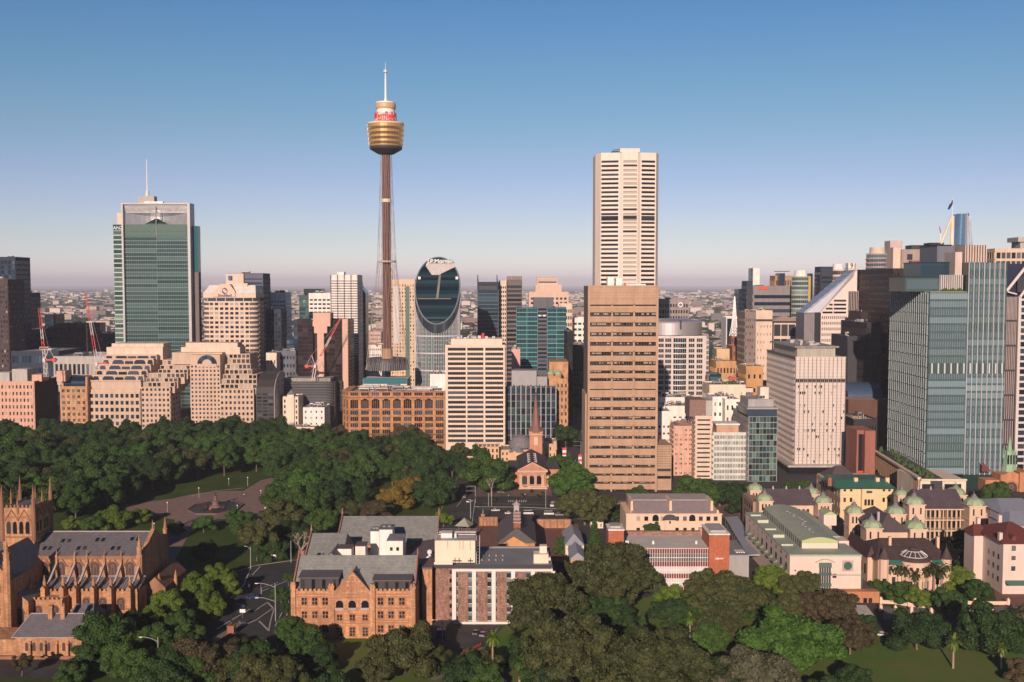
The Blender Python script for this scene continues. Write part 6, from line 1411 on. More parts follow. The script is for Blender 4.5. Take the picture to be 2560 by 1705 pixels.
 m=MB();m.box(xr+1.2,xr+9,y(370),y(394),0,9);m.gable(xr+1.2,xr+9,y(370),y(394),9,13,'y');m.build('lady_chapel',CSD,t)
 tx0,tx1=L(25,372),L(262,372);ty0,ty1=y(372),y(386);Ht=38.2;m=MB();m.box(tx0,tx1,ty0,ty1,0,Ht);m.build('tower',CS,t)
 m=MB();m.box(tx0+.5,tx1-.5,ty0+.5,ty1-.5,Ht,Ht+.2);m.build('tower_roof',LEAD,t)
 m=MB();e=.35;
 for zz in(27.2,34.6):m.box(tx0-e,tx1+e,ty0-e,ty1+e,zz,zz+.45)
 k=tx0
 while k<tx1-.4:m.box(k,k+.7,ty0-.1,ty0+.4,Ht,Ht+1.1);m.box(tx1-.35,tx1+.1,ty0+(k-tx0),ty0+(k-tx0)+.7,Ht,Ht+1.1);k+=1.45
 m.build('battlement',CSD,t)
 for fx in(.3,.7):
  xc=tx0+(tx1-tx0)*fx
  for dx in(-1.15,1.15):g=MB();pointed(g,xc+dx,ty0-.08,28.6,1.5,4.6);g.build('louvred_window',BLACKG,t)
  g=MB();g.tube((xc-2.5,ty0-.2,33.4),(xc,ty0-.2,37.6),.2,4);g.tube((xc,ty0-.2,37.6),(xc+2.5,ty0-.2,33.4),.2,4);g.build('window_gable',CSD,t)
  yc=ty0+(ty1-ty0)*fx
  for dy in(-1.2,1.2):
   g=MB();g.box(tx1,tx1+.06,yc+dy-.7,yc+dy+.7,28.6,32.6);g.build('louvred_window',BLACKG,t)
  g=MB();g.tube((tx1+.2,yc-2.7,33.4),(tx1+.2,yc,37.6),.2,4);g.tube((tx1+.2,yc,37.6),(tx1+.2,yc+2.7,33.4),.2,4);g.build('window_gable',CSD,t)
 for a,b_,zt,r_ in((tx0,ty0,47,.8),(tx1,ty0,47,.8),(tx0,ty1,47.6,.8),(tx1,ty1,47.6,.8),((tx0+tx1)/2,ty0,43.5,.45),((tx0+tx1)/2,ty1,44,.45),(tx1,(ty0+ty1)/2,44,.45),(tx0,(ty0+ty1)/2,44,.45)):
  m=MB();m.cone(a,b_,r_,r_,26 if r_>.5 else 36,Ht,8,0,math.pi/8);pinnacle(m,a,b_,Ht,zt,r_*.85);m.build('pinnacle',CSD,t)
 g=MB();pointed(g,tx0+(tx1-tx0)*.77,ty0-.05,20.5,1.8,4);g.build('window',WDK,t)
 a0,a1=L(-160,350),L(70,345);m=MB();m.box(a0,a1,y(345),y(372),0,19);xm=(a0+a1)/2;m.face([(a0,y(345),19),(a1,y(345),19),(xm,y(345),28)]);m.build('transept_wall',CS,t)
 m=MB();m.gable(a0+.3,a1+.3,y(346),y(382),19.02,27.6,'y');m.build('transept_roof',LEAD,t)
 gothic_window(t,xm,y(345),7,6,13,'great_window')
 m=MB();m.cone(L(45,344),y(344.5),1.3,1.3,0,26,8,0,math.pi/8);pinnacle(m,L(45,344),y(344.5),26,33.6,1.1);m.build('corner_turret',CS,t)
 g=MB();xs=L(108,362);g.box(xs-.8,xs+.8,y(361),y(363),22.3,23.2);g.build('roof_light',COPE,t)
 s0,s1=L(78,350),L(205,350);m=MB();m.box(s0,s1,y(350),y(360),0,10.2);m.face([(s0,y(350),10.2),(s1,y(350),10.2),(s0,y(350),15)]);m.build('sacristy_wall',CS,t);m=MB();m.face([(s0,y(350),15),(s1,y(350),10.2),(s1,y(368),10.2),(s0,y(368),15)]);m.face([(s0,y(349.9),15.1),(s1,y(349.9),10.3),(s1,y(349.9),10.0),(s0,y(349.9),14.7)]);m.build('sacristy_roof',M('zinc_roof'),t)
 gothic_window(t,L(137,350),y(350),2.2,3.2,5.6)
 m=MB();c0,c1=L(208,354),L(460,354);m.box(c0,c1,y(354),y(360),0,9.6);k=c0
 while k<c1-.5:m.box(k,k+.8,y(353.8),y(354.3),9.6,10.5);k+=1.6
 m.build('chapel_wall',CS,t);gothic_window(t,L(278,354),y(354),3.2,2.6,4.2);gothic_window(t,L(405,354),y(354),3.2,2.6,4.2)
 g=MB();g.box(tx1-4,tx1-2,y(355),y(356),0,.1);
cathedral()
def cathedral_house():
 crop(0,1185);X0=Xp(100,324);t=thing('stone_house','single storey sandstone house with grey slate roof and two chimneys below the cathedral','house',(X0,324,0));L=lambda x,Y=324:Xp(x,Y)-X0
 w_=L(600);m=MB();m.box(0,w_,0,15,0,6.9);m.build('wall',CS,t);m=MB();m.gable(-.8,w_+.8,-.8,15.8,6.8,12,'x',hip=2.6);m.build('roof',LEAD,t)
 m=MB();m.tube((-.8,-.8,6.9),(1.8,7.5,12.05),.18,5);m.tube((1.8,7.5,12.05),(w_-1.8,7.5,12.05),.18,5);m.tube((w_-1.8,7.5,12.05),(w_+.8,-.8,6.9),.18,5);m.tube((-.8,-.8,6.85),(w_+.8,-.8,6.85),.14,5);m.build('coping',COPE,t)
 for x in(372,465):c=L(x,330);m=MB();m.box(c-.7,c+.7,5.5,7,9,15.2);m.box(c-.85,c+.85,5.35,7.15,14.6,15);m.cone(c-.3,6.2,.22,.22,15.2,15.9,6);m.cone(c+.3,6.2,.22,.22,15.2,15.9,6);m.build('chimney',CS,t)
 for i,x in enumerate((185,240,295,350,465,520)):g=MB();pointed(g,L(x),-.06,2.2,1.0,2.8);g.build('window',WDK,t)
 for x in(215,325,415,500):m=MB();c=L(x);m.box(c-.35,c+.35,-1.0,0,0,4.6);m.box(c-.35,c+.35,-.6,0,4.6,5.6);m.build('buttress',CS,t)
 m=MB();a,b_=L(530,345),L(725,345);m.box(a,b_,17,27,0,6.9);m.build('rear_wall',CS,t);m=MB();m.gable(a-.5,b_+.5,16.5,27.5,6.85,10.8,'x',hip=2);m.build('rear_roof',LEAD,t);m=MB();m.box(-26,0,2,14,0,5.2);m.build('link_wall',CS,t)
 m=MB();m.box(-26,w_+2,-1.6,-1.2,0,1.0);m.build('terrace_wall',CSD,t)
cathedral_house()
#  sandstone offices (front block, wings, courtyard)
def offices():
 crop(600,1185);Y=342;X0=Xp(380,Y);t=thing('sandstone_offices','orange sandstone government offices with central gable and long grey slate roofs, bottom centre left','building',(X0,Y,0))
 OS=M('office_sandstone',(.50,.26,.14),.9,.32,scale=.7,brick=(1.3,.55,.18));OT=M('office_trim',(.38,.195,.11),.9,.2);SR=M('grey_green_slate',(.25,.265,.26),.8,.12,scale=.5,brick=(.9,.4,.12))
 L=lambda x,Y_=Y:Xp(x,Y_)-X0;W=L(1320);z=lambda p,Y_=Y:Zp(p,Y_);H=z(885)
 m=MB();m.box(0,W,.5,24,0,H);m.build('wall',OS,t)
 for a,c,zt,e in((380,415,835,.7),(665,706,845,.8),(980,1016,850,.8),(1282,1320,850,.7)):
  pr=MB();pr.box(L(a),L(c),.5-e,2.2,0,z(zt));pr.box(L(a)-.15,L(c)+.15,.35-e,2.4,z(zt)-.5,z(zt)+.1)
  for q in(0,1):xx=L(a)+(L(c)-L(a))*(.25+.5*q);pr.box(xx-.35,xx+.35,.5-e,1,z(zt)+.1,z(zt)+.9)
  pr.build('wall_pier',OS,t)
 pr=MB();pr.box(L(706),L(980),.1,.5,0,z(880));pr.build('centre_bay',OS,t)
 st=MB()
 for p,hh in((935,.45),(912,.25),(1018,.3),(1110,.35),(1128,.25),(1250,.5)):st.box(0,W,.28,.5,z(p),z(p)+hh);st.box(L(706),L(980),-.12,.1,z(p),z(p)+hh)
 st.build('string_course',OT,t)
 cr=MB();k=L(418)
 while k<L(660):cr.box(k,k+.75,.3,.9,H,H+.75);k+=1.5
 k=L(1018)
 while k<L(1278):cr.box(k,k+.75,.3,.9,H,H+.75);k+=1.5
 cr.build('battlement',OS,t)
 gm_=MB();a,c,xm=L(722),L(972),L(845);zb_,za=z(880),z(738)
 gm_.face([(a,.1,zb_),(c,.1,zb_),(xm,.1,za)]);gm_.face([(c,1.2,zb_),(a,1.2,zb_),(xm,1.2,za)]);gm_.face([(a,.1,zb_),(xm,.1,za),(xm,1.2,za),(a,1.2,zb_)]);gm_.face([(c,.1,zb_),(c,1.2,zb_),(xm,1.2,za),(xm,.1,za)]);gm_.build('gable',OS,t)
 gt=MB();gt.tube((a,.1,zb_),(xm,.1,za+.1),.28,4);gt.tube((c,.1,zb_),(xm,.1,za+.1),.28,4);gt.tube((xm,.4,za),(xm,.4,za+1.6),.18,6);gt.build('gable_coping',OT,t)
 gr=MB();gr.gable(a,c,1,12,zb_,za-.3,'y');gr.build('gable_roof',SR,t)
 gp=MB()
 for r_ in range(3):
  for q in range(5-r_):xx=xm+(q-(4-r_)/2)*1.6;gp.box(xx-.55,xx+.55,.0,.1,zb_+.4+r_*1.5,zb_+1.4+r_*1.5)
 gp.build('gable_panel',OT,t)
 def cross(x0,x1,p1,p0,y_=.5,nm='window',cols=2,rows=2,dk=BLACKG):
  g=MB();a,c,z0,z1=L(x0),L(x1),z(p0),z(p1);g.box(a-.2,c+.2,y_-.12,y_,z0-.25,z1+.25,1)
  cw,rh=(c-a)/cols,(z1-z0)/rows
  for i in range(cols):
   for j in range(rows):g.box(a+i*cw+.12,a+(i+1)*cw-.12,y_-.2,y_-.1,z0+j*rh+.12,z0+(j+1)*rh-.12,0)
  g.box(a-.1,c+.1,y_-.35,y_-.2,z0-.3,z0-.1,1)
  g.build(nm,[dk,OT],t)
 for xs in((458,500),(537,580),(615,660),(1033,1078),(1113,1157),(1195,1240)):
  cross(*xs,932,990);cross(*xs,1036,1090);cross(*xs,1142,1195)
  cross(xs[0]+6,xs[1]-6,1262,1285,rows=1)
 for x in(747,843,940):
  g=MB();xx=L(x);z0=z(1008);w_=L(28+0)-L(0);n=8;pts=[(xx-w_,z0),(xx+w_,z0),(xx+w_,z(972))]+[(xx+w_*math.cos(math.pi*k/n),z(972)+w_*.8*math.sin(math.pi*k/n))for k in range(1,n)]+[(xx-w_,z(972))]
  g.face([(p,.02,q)for p,q in pts]);g.box(xx-w_-.2,xx+w_+.2,-.4,.1,z0-.6,z0,1)
  for p,q in zip(pts[2:],pts[3:]):g.tube((p[0],0,p[1]),(q[0],0,q[1]),.16,4,1)
  g.build('arched_window',[BLACKG,COPE],t)
  cross(x-21,x+21,1058,1110,.1,cols=2);cross(x-22,x+22,1154,1222,.1,cols=2,rows=3);cross(x-16,x+16,1272,1294,.1,rows=1)
 yr=12;zr=25.3;r=MB();r.gable(L(385)+.4,W-.4,.8,24.5,H-.4,zr,'x');r.build('front_roof',SR,t)
 gw=MB()
 for x in(.1,W-.5):
  for zz0,s in((H-.3,0),):
   gw.hexa([(x,.5,H-.5),(x+.5,.5,H-.5),(x+.5,12.6,zr+.2),(x,12.6,zr+.2),(x,.5,H+.6),(x+.5,.5,H+.6),(x+.5,12.6,zr+1.1),(x,12.6,zr+1.1)]);gw.hexa([(x,12.6,zr+.2),(x+.5,12.6,zr+.2),(x+.5,24.5,H-.5),(x,24.5,H-.5),(x,12.6,zr+1.1),(x+.5,12.6,zr+1.1),(x+.5,24.5,H+.6),(x,24.5,H+.6)])
  gw.cone(x+.25,12.6,.35,.1,zr+1,zr+2.6,6)
 gw.build('gable_coping',M('red_coping',(.30,.15,.11)),t)
 for a,c,p in((440,735,760),(1000,1285,780)):
  d=MB();x0,x1=L(a),L(c);zt=z(p,346);d.box(x0,x1,1.6,6.5,H-.2,zt-.4);d.build('dormer',M('dark_cladding',(.06,.055,.06),.6),t)
  d=MB();d.hexa([(x0-.4,1.1,zt-.4),(x1+.4,1.1,zt-.4),(x1+.4,8,zt+.4),(x0-.4,8,zt+.4),(x0-.4,1.1,zt-.1),(x1+.4,1.1,zt-.1),(x1+.4,8,zt+.7),(x0-.4,8,zt+.7)]);d.build('dormer_roof',M('dark_zinc',(.11,.10,.11),.5),t)
  for i in range(4):g=MB();xx=x0+(x1-x0)*(.04+.27*i);g.box(xx,xx+1.1,1.5,1.6,H+.2,zt-.9);g.build('dormer_window',BLACKG,t)
 def roof(x0,x1,Yf,Yb,ze,zr_,nm,hip=0,wall=True):
  m=MB();a,c=Xp(x0,(Yf+Yb)/2)-X0,Xp(x1,(Yf+Yb)/2)-X0;m.gable(a,c,Yf-Y,Yb-Y,ze,zr_,'x',hip=hip);m.build(nm,SR,t)
  w2=MB();w2.box(a+.2,c-.2,Yf-Y+.3,Yb-Y-.3,0,ze);w2.face([(a+.1,Yf-Y,ze),(a+.1,(Yf+Yb)/2-Y,zr_+.5),(a+.1,Yb-Y,ze)]);w2.build('wall',OS,t);return a,c
 a,c=roof(540,812,372,404,17,25,'wing_roof',0);a2,c2=roof(775,1503,401,431,17,25.2,'rear_roof',0)
 gw=MB()
 for xx,Yf,Yb,zz in((a-.2,372,404,25),(a2-.2,401,431,25.2),(c2-.3,401,431,25.2)):
  ym=(Yf+Yb)/2-Y;gw.hexa([(xx,Yf-Y,16.8),(xx+.5,Yf-Y,16.8),(xx+.5,ym,zz),(xx,ym,zz),(xx,Yf-Y,17.9),(xx+.5,Yf-Y,17.9),(xx+.5,ym,zz+1),(xx,ym,zz+1)]);gw.cone(xx+.25,ym,.5,.1,zz+1,zz+3.4,6)
 gw.build('gable_coping',M('red_coping'),t)
 h=MB();h0,h1=Xp(620,378)-X0,Xp(830,378)-X0;h.gable(h0,h1,26,42,17,22.5,'y');h.build('hip_roof',SR,t)
 fl=MB();fl.box(Xp(820,385)-X0,W,25,60,0,15);fl.build('courtyard_block',CONC,t)
 fr=MB();q0,q1=Xp(1262,372)-X0,Xp(1462,372)-X0;fr.hexa([(q0,24.6,17),(q1,24.6,17),(q1,60,17),(q0,60,17),(q0,24.6,18),(q1,24.6,19.5),(q1,60,19.5),(q0,60,18)]);fr.build('brown_roof',M('brown_roof',(.135,.105,.11),.8,.1),t)
 for nm,xa,xb,Yf,d,p0,p1,mt in(('plant_box',985,1050,392,7,505,432,WHITE),('plant_box',1052,1150,390,8,500,420,WHITE),('white_cabin',1110,1228,372,10,645,505,M('bright_white')),('white_cabin',738,840,376,6,640,565,M('bright_white')),('white_cabin',870,945,376,6,640,545,M('bright_white'))):
  m=MB();a,c=Xp(xa,Yf)-X0,Xp(xb,Yf)-X0;z1=Zp(p1,Yf);m.box(a,c,Yf-Y,Yf-Y+d,14.9,z1);m.build(nm,mt,t)
  r2=MB();r2.box(a-.2,c+.2,Yf-Y-.2,Yf-Y+d+.2,z1,z1+.25);r2.build('cabin_roof',M('brown_roof')if xa<900 else SR,t)
  if xa in(985,1052):
   for k in range(2):g=MB();cx_=a+(c-a)*(.3+.4*k);g.cone(cx_,Yf-Y+d/2,.9,.9,z1+.25,z1+.9,12);g.build('fan',STEEL,t)
  if xa==1110:
   for k in range(2):g=MB();x_=a+(c-a)*(.18+.4*k);g.box(x_,x_+1,Yf-Y-.1,Yf-Y,z1-3.6,z1-2.3);g.build('window',BLACKG,t)
 m=MB()
 for i in range(8):x_=Xp(1000+i*16,380)-X0;m.box(x_,x_+.1,34,34.1,15,16.5)
 m.box(Xp(990,380)-X0,Xp(1120,380)-X0,34,34.1,16.4,16.6);m.build('railing',WHITE,t)
 m=MB();m.lathe([(.5,18.5),(.5,20),(.9,20.3),(.9,21.3),(0,21.8)],Xp(1430,376)-X0,34,10);m.lathe([(.9,18.5),(.8,19.6),(0,20.4)],Xp(1415,372)-X0,30,10);m.build('roof_vent',WHITE,t)
 m=MB();m.box(Xp(1372,356)-X0,Xp(1446,356)-X0,14,26,0,20);m.build('annex_wall',OS,t);m=MB();m.box(Xp(1366,356)-X0,Xp(1450,356)-X0,13.6,26.4,20.01,20.6);m.build('annex_roof',M('brown_roof'),t)
 m=MB();m.box(W+.02,W+8.5,24,60,0,14);m.build('rear_wing',OT,t)
 m=MB();m.cone(Xp(493,366)-X0,20,.9,.7,20,25,8);m.build('chimney',M('red_coping'),t)
offices()
def brown_brick():
 crop(1040,1000);Y=357;b=Bld('brick_panel_block','brown brick block with white vertical frames and cream plant box beside the sandstone offices',270,1032,1272,Y,30);W,H=b.W,b.H
 BB=M('brown_brick',(.30,.18,.14),.9,.28,scale=1.5,brick=(.9,.35,.3));WF=M('white_frame',(.75,.70,.66),.6,.04);GP=M('grey_panel',(.20,.19,.20),.6)
 x=b.x;m=MB();m.box(0,W,.3,30,0,H-.8);b.part(m,'wall',GP)
 m=MB()
 for a,c in((315,390),(463,536),(610,682),(760,830),(905,975)):m.box(x(a),x(c),-.05,.3,0,H-.8)
 b.part(m,'brick_panel',BB);m=MB()
 for a in(270,422,570,718,868,1020):m.box(x(a),x(a)+1.4,-.5,.3,0,H-.8)
 m.box(0,W,-.6,.3,H-.8,H);m.box(0,W,-.4,.3,0,.8);b.part(m,'white_frame',WF)
 rows=6;rh=(H-1.4)/rows
 for a,c in((284,313),(392,420),(436,461),(538,567),(584,608),(684,715),(733,758),(833,862),(882,903),(978,1008)):
  for k in range(rows):g=MB();z0=.8+k*rh+.4;g.box(x(a),x(c),.2,.3,z0,z0+rh*.52);g.box(x(a),x(c),.1,.3,z0-.2,z0-.05,1);g.build('window',[random.choice([BLACKG,NAVY2,TEALG2,GREYG]),WF],b.t)
 m=MB();m.box(0,W,.3,30,H-.8+.01,H-.3);m.box(0,W,29.4,30,H-.3,H+.3);m.box(W-.5,W,0,29.4,H-.29,H+.3);b.part(m,'roof',M('grey_roof',(.23,.24,.25),.8,.1,scale=.15))
 m=MB();m.box(-8.4,W,1.8,2.1,H-.3,H+.8);b.part(m,'roof_edge',DARK)
 xl=x(138,4);m=MB();m.box(xl,-.02,4,32,0,H+.8);b.part(m,'left_wing',BB);m=MB();m.box(xl-.2,0,3.6,4,H+.5,H+1.3);b.part(m,'wing_coping',WF);
 for k in range(rows):g=MB();z0=1+k*rh;g.box(x(250,4),x(268,4),3.9,4,z0+.4,z0+rh*.6);g.build('window',BLACKG,b.t)
 CB=M('cream_block',(.76,.66,.52),.8,.04);xa,xb=x(140,5),x(445,5);z1=b.z(1062,5)
 m=MB();m.box(xa,xb,5,18,H+.8,z1);b.part(m,'plant_box',CB);m=MB();m.box(xa+.4,xb-.4,5.4,17.6,z1,z1+.15);b.part(m,'box_roof',CONC)
 m=MB()
 for q in((xa,5),(xb,5),(xa,18),(xb,18),((xa+xb)/2,5),((xa+xb)/2,18)):m.tube((q[0],q[1],z1),(q[0],q[1],z1+1.2),.06,4)
 for zz in(.6,1.2):m.tube((xa,5,z1+zz),(xb,5,z1+zz),.05,4);m.tube((xb,5,z1+zz),(xb,18,z1+zz),.05,4);m.tube((xa,18,z1+zz),(xb,18,z1+zz),.05,4)
 b.part(m,'railing',STEEL);m=MB();m.box(xa+2,xa+6,8,12,z1+.15,z1+2);m.cone((xa+xb)/2,9,.5,.4,z1,z1+1.8,8);m.tube((xa+1,14,z1+1),(xb,14,z1+1),.2,5);m.tube((xa+1,11,z1+.8),(xb,11,z1+.8),.15,5);b.part(m,'roof_pipe',WHITE)
 m=MB()
 for q in(.32,.62,.7,.88):m.tube((xa+(xb-xa)*q,4.9,z1),(xa+(xb-xa)*q,4.9,z1-2.4-q),.07,4)
 for q in(.5,.88,.6):xx=xa+(xb-xa)*q;m.box(xx-.9,xx+.9,4.5,4.9,H+1.4,H+1.7);m.box(xx-.1,xx+.1,4.6,4.9,H+1,H+2.6)
 b.part(m,'antenna',DARK);m=MB();xs=xb+.3
 for k in range(8):m.tube((xs+.1,6+k*.4,H+k),(xs+1.2,6+k*.4,H+k),.06,4)
 m.tube((xs+.1,6,H),(xs+.1,9,z1+1),.06,4);m.tube((xs+1.2,6,H),(xs+1.2,9,z1+1),.06,4);b.part(m,'ladder',STEEL)
 m=MB();p,q=x(888,8),x(1000,8);m.box(p,q,8,13,H-.3,H+3);m.box(p+2.2,p+4.8,10,13,H+3,H+5.5);m.box(q-.3,q+.8,8.5,11,H+.6,H+1.6);b.part(m,'lift_house',CB)
 m=MB();
 for i in range(10):m.cone(W*(.22+.05*(i%5)*1.4),12+6*(i//5),.25,.25,H-.3,H+.2,6)
 b.part(m,'roof_vent',CONC);b.done()
brown_brick()
#  barracks, small metal-roofed house
def barracks():
 crop(1040,1000);Y=432;x0=Xp(615,Y);x1=Xp(905,Y);t=thing('barracks','old barracks with long dark gabled roof and ridge chimneys behind the brown brick block','building',(x0,Y,0));W=x1-x0
 BO=M('barracks_brick',(.46,.22,.10),.9,.2);SR=M('shingle_roof',(.105,.10,.10),.85,.15,scale=1.5);ze,zr=9.8,16.4;D=38
 m=MB();m.box(.4,W-.4,.6,D-.4,0,ze);m.face([(.4,.6,ze),(W-.4,.6,ze),(W/2,.6,zr-.3)]);m.build('wall',BO,t);m=MB();m.gable(-.3,W+.3,.3,D,ze-.1,zr,'y');m.build('roof',SR,t)
 m=MB();m.face([(W*.05,.1,ze-1),(W*.80,.1,ze-1),(W*.42,.1,ze+2.8)]);m.box(W*.05,W*.8,.1,.5,ze-2,ze-1);m.build('pediment',M('orange_stucco',(.62,.32,.14)),t)
 m=MB();m.tube((W/2,.2,zr),(W/2,D,zr),.16,5);m.build('ridge_cap',COPE,t)
 for i,yy in enumerate((2.5,9,15,21)):
  m=MB();m.box(W/2-1.3,W/2+1.6,yy,yy+1.6,zr-2,zr+1.6);m.box(W/2-1.5,W/2+1.8,yy-.2,yy+1.8,zr+1.6,zr+2.0,1);m.build('chimney',[BRICK,COPE],t)
 m=MB();m.box(W/2-1.2,W/2+1.2,D-3,D-.6,zr-1,zr+2.4);m.cone(W/2,D-1.8,2.1,.3,zr+2.4,zr+3.6,8,0,math.pi/8);m.cone(W/2,D-1.8,.3,.05,zr+3.6,zr+4.8,6);m.build('cupola',COPE,t)
 for k in range(5):g=MB();xx=W*(.12+.17*k);g.box(xx,xx+1.1,.5,.6,5.6,7.6);g.build('window',BLACKG,t)
 for lb,a,c,Y_ in(('left',478,612,505),('right',915,1165,500)):
  q=thing('stone_wall',f'high sandstone yard wall {lb} of the barracks roof','wall',(Xp(a,Y_),Y_,0));w_=Xp(c,Y_)-Xp(a,Y_);m=MB();m.box(0,w_,0,.6,0,4.2);m.build('masonry',CS,q);m=MB();m.box(-.1,w_+.1,-.1,.7,4.2,4.5)
  for k in range(6):xx=w_*k/5;m.box(xx-.3,xx+.3,-.3,0,0,4.4)
  m.build('coping',CSD,q)
 Y_=420;a=Xp(1168,Y_);t=thing('metal_roofed_house','narrow old house with long pale blue metal gabled roof right of the barracks yard','house',(a,Y_,0));w_=Xp(1275,Y_)-a;m=MB();m.box(0,w_,0,40,0,6.2);m.face([(0,0,6.2),(w_,0,6.2),(w_/2,0,9)]);m.build('wall',M('house_brick',(.50,.28,.17),.9,.2),t)
 m=MB();m.gable(-.4,w_+.4,-.4,18,6.2,9,'y');m.gable(-1.6,w_+1.2,18.1,44,7.2,11.5,'y',hip=4);m.build('roof',M('pale_blue_metal',(.33,.36,.42),.45,.06,.2),t)
 m=MB();m.box(-1.2,0,18.5,43,0,7.2);m.box(w_,w_+.9,18.5,43,0,7.2);m.build('side_wall',CREAM,t)
 for k in range(3):g=MB();g.box(1+k*3.2,2+k*3.2,-.1,0,2,4);g.build('window',BLACKG,t)
barracks()
#  church with the copper brown spire
def church():
 crop(1040,1000);Y=600;x0=Xp(780,Y);W=Xp(980,Y)-x0;t=thing('church','small classical brick church with pediment and tall brown spire, at the street canyon mouth','church',(x0,Y,0));z=lambda p,Y_=Y:Zp(p,Y_);X=lambda p,Y_=Y:Xp(p,Y_)-x0
 BR=M('church_brick',(.47,.23,.15),.9,.15);SS=M('church_stone',(.62,.42,.30),.85,.1);H=z(530)
 m=MB();m.box(0,W,0,46,0,H);m.build('wall',BR,t)
 m=MB();a,c=X(765),X(992);za=z(470);m.face([(a,-1.4,H),(c,-1.4,H),((a+c)/2,-1.4,za)]);m.build('pediment',BR,t)
 m=MB();m.tube((a,-1.5,H+.1),((a+c)/2,-1.5,za+.15),.35,4);m.tube((c,-1.5,H+.1),((a+c)/2,-1.5,za+.15),.35,4);m.box(a,c,-1.8,0,H-.8,H);m.box(0,W,-.4,0,z(552),z(540));m.build('cornice',SS,t)
 m=MB();m.gable(a-.5,c+.5,-1.3,50,H,za,'y');m.build('roof',M('church_slate',(.055,.055,.065),.7,.1),t)
 for i,yy in enumerate((6,13,20,27,34)):
  for s in(-1,1):g=MB();xx=(a+c)/2+s*1.9;zz=za-1.9*(za-H)/((c-a)/2);g.box(xx-.9,xx+.9,yy,yy+1.6,zz-.2,zz+.7);g.build('roof_light',COPE,t)
 for px in(818,872,926):
  g=MB();xx=X(px);z0,z1=z(635),z(590);r_=1.5;pts=[(xx-r_,z0),(xx+r_,z0)]+[(xx+r_*math.cos(math.pi*k/8),z1+r_*math.sin(math.pi*k/8))for k in range(9)];g.face([(p,-.15,q)for p,q in pts]);g.build('arched_window',BLACKG,t)
 m=MB();
 for px in(785,795,845,852,898,905,950,960):xx=X(px);m.box(xx-.35,xx+.35,-.5,0,1.5,z(560))
 m.build('pilaster',SS,t);m=MB();m.box(X(775),X(990),-3.5,0,0,.8);m.box(X(780),X(985),-2,0,.8,1.5);m.build('step',SS,t)
 m=MB();m.box(X(965),X(1000),2,8,0,z(590));m.box(X(960),X(1004),1.4,8.6,z(590),z(578));m.build('side_porch',SS,t)
 for px,s in((735,-1),(1020,1)):m=MB();c_=X(px,620);m.box(c_-4.5,c_+4.5,10,32,0,9.5);m.gable(c_-5,c_+5,9.5,32,9.5,13.0,'x',mi=1,hip=2);m.build('aisle_block',[BR,M('church_slate')],t)
 q=650-Y;a,c=X(856,650),X(951,650);m=MB();w_=c-a;m.box(a,c,q,q+w_,0,z(245,650));m.build('tower',BR,t);m=MB()
 for zz in(z(245,650),z(262,650)):m.box(a-.4,c+.4,q-.4,q+w_+.4,zz,zz+.5)
 m.build('tower_cornice',SS,t);g=MB();xx=(a+c)/2;pts=[(xx-1.2,z(340,650)),(xx+1.2,z(340,650))]+[(xx+1.2*math.cos(math.pi*k/6),z(292,650)+1.2*math.sin(math.pi*k/6))for k in range(7)];g.face([(p,q-.1,r_)for p,r_ in pts]);g.build('tower_louvre',M('louvre_cream',(.70,.45,.30)),t)
 m=MB();zb_=z(243,650);cx_,cy_=(a+c)/2,q+w_/2;top=51.5;m.cone(cx_,cy_,w_*.66,w_*.36,zb_,zb_+4,8,0,math.pi/8);m.cone(cx_,cy_,w_*.36,.12,zb_+4,top,8,0,math.pi/8);m.build('spire',M('copper_brown',(.20,.10,.085),.6,.15),t)
 m=MB();m.tube((cx_,cy_,top-.5),(cx_,cy_,top+4),.12,5);m.box(cx_-1,cx_+1,cy_-.1,cy_+.1,top+2.4,top+2.7);m.cone(cx_,cy_,.4,.4,top,top+.5,8);m.build('cross',COPE,t)
church()
crop(1040,1000)
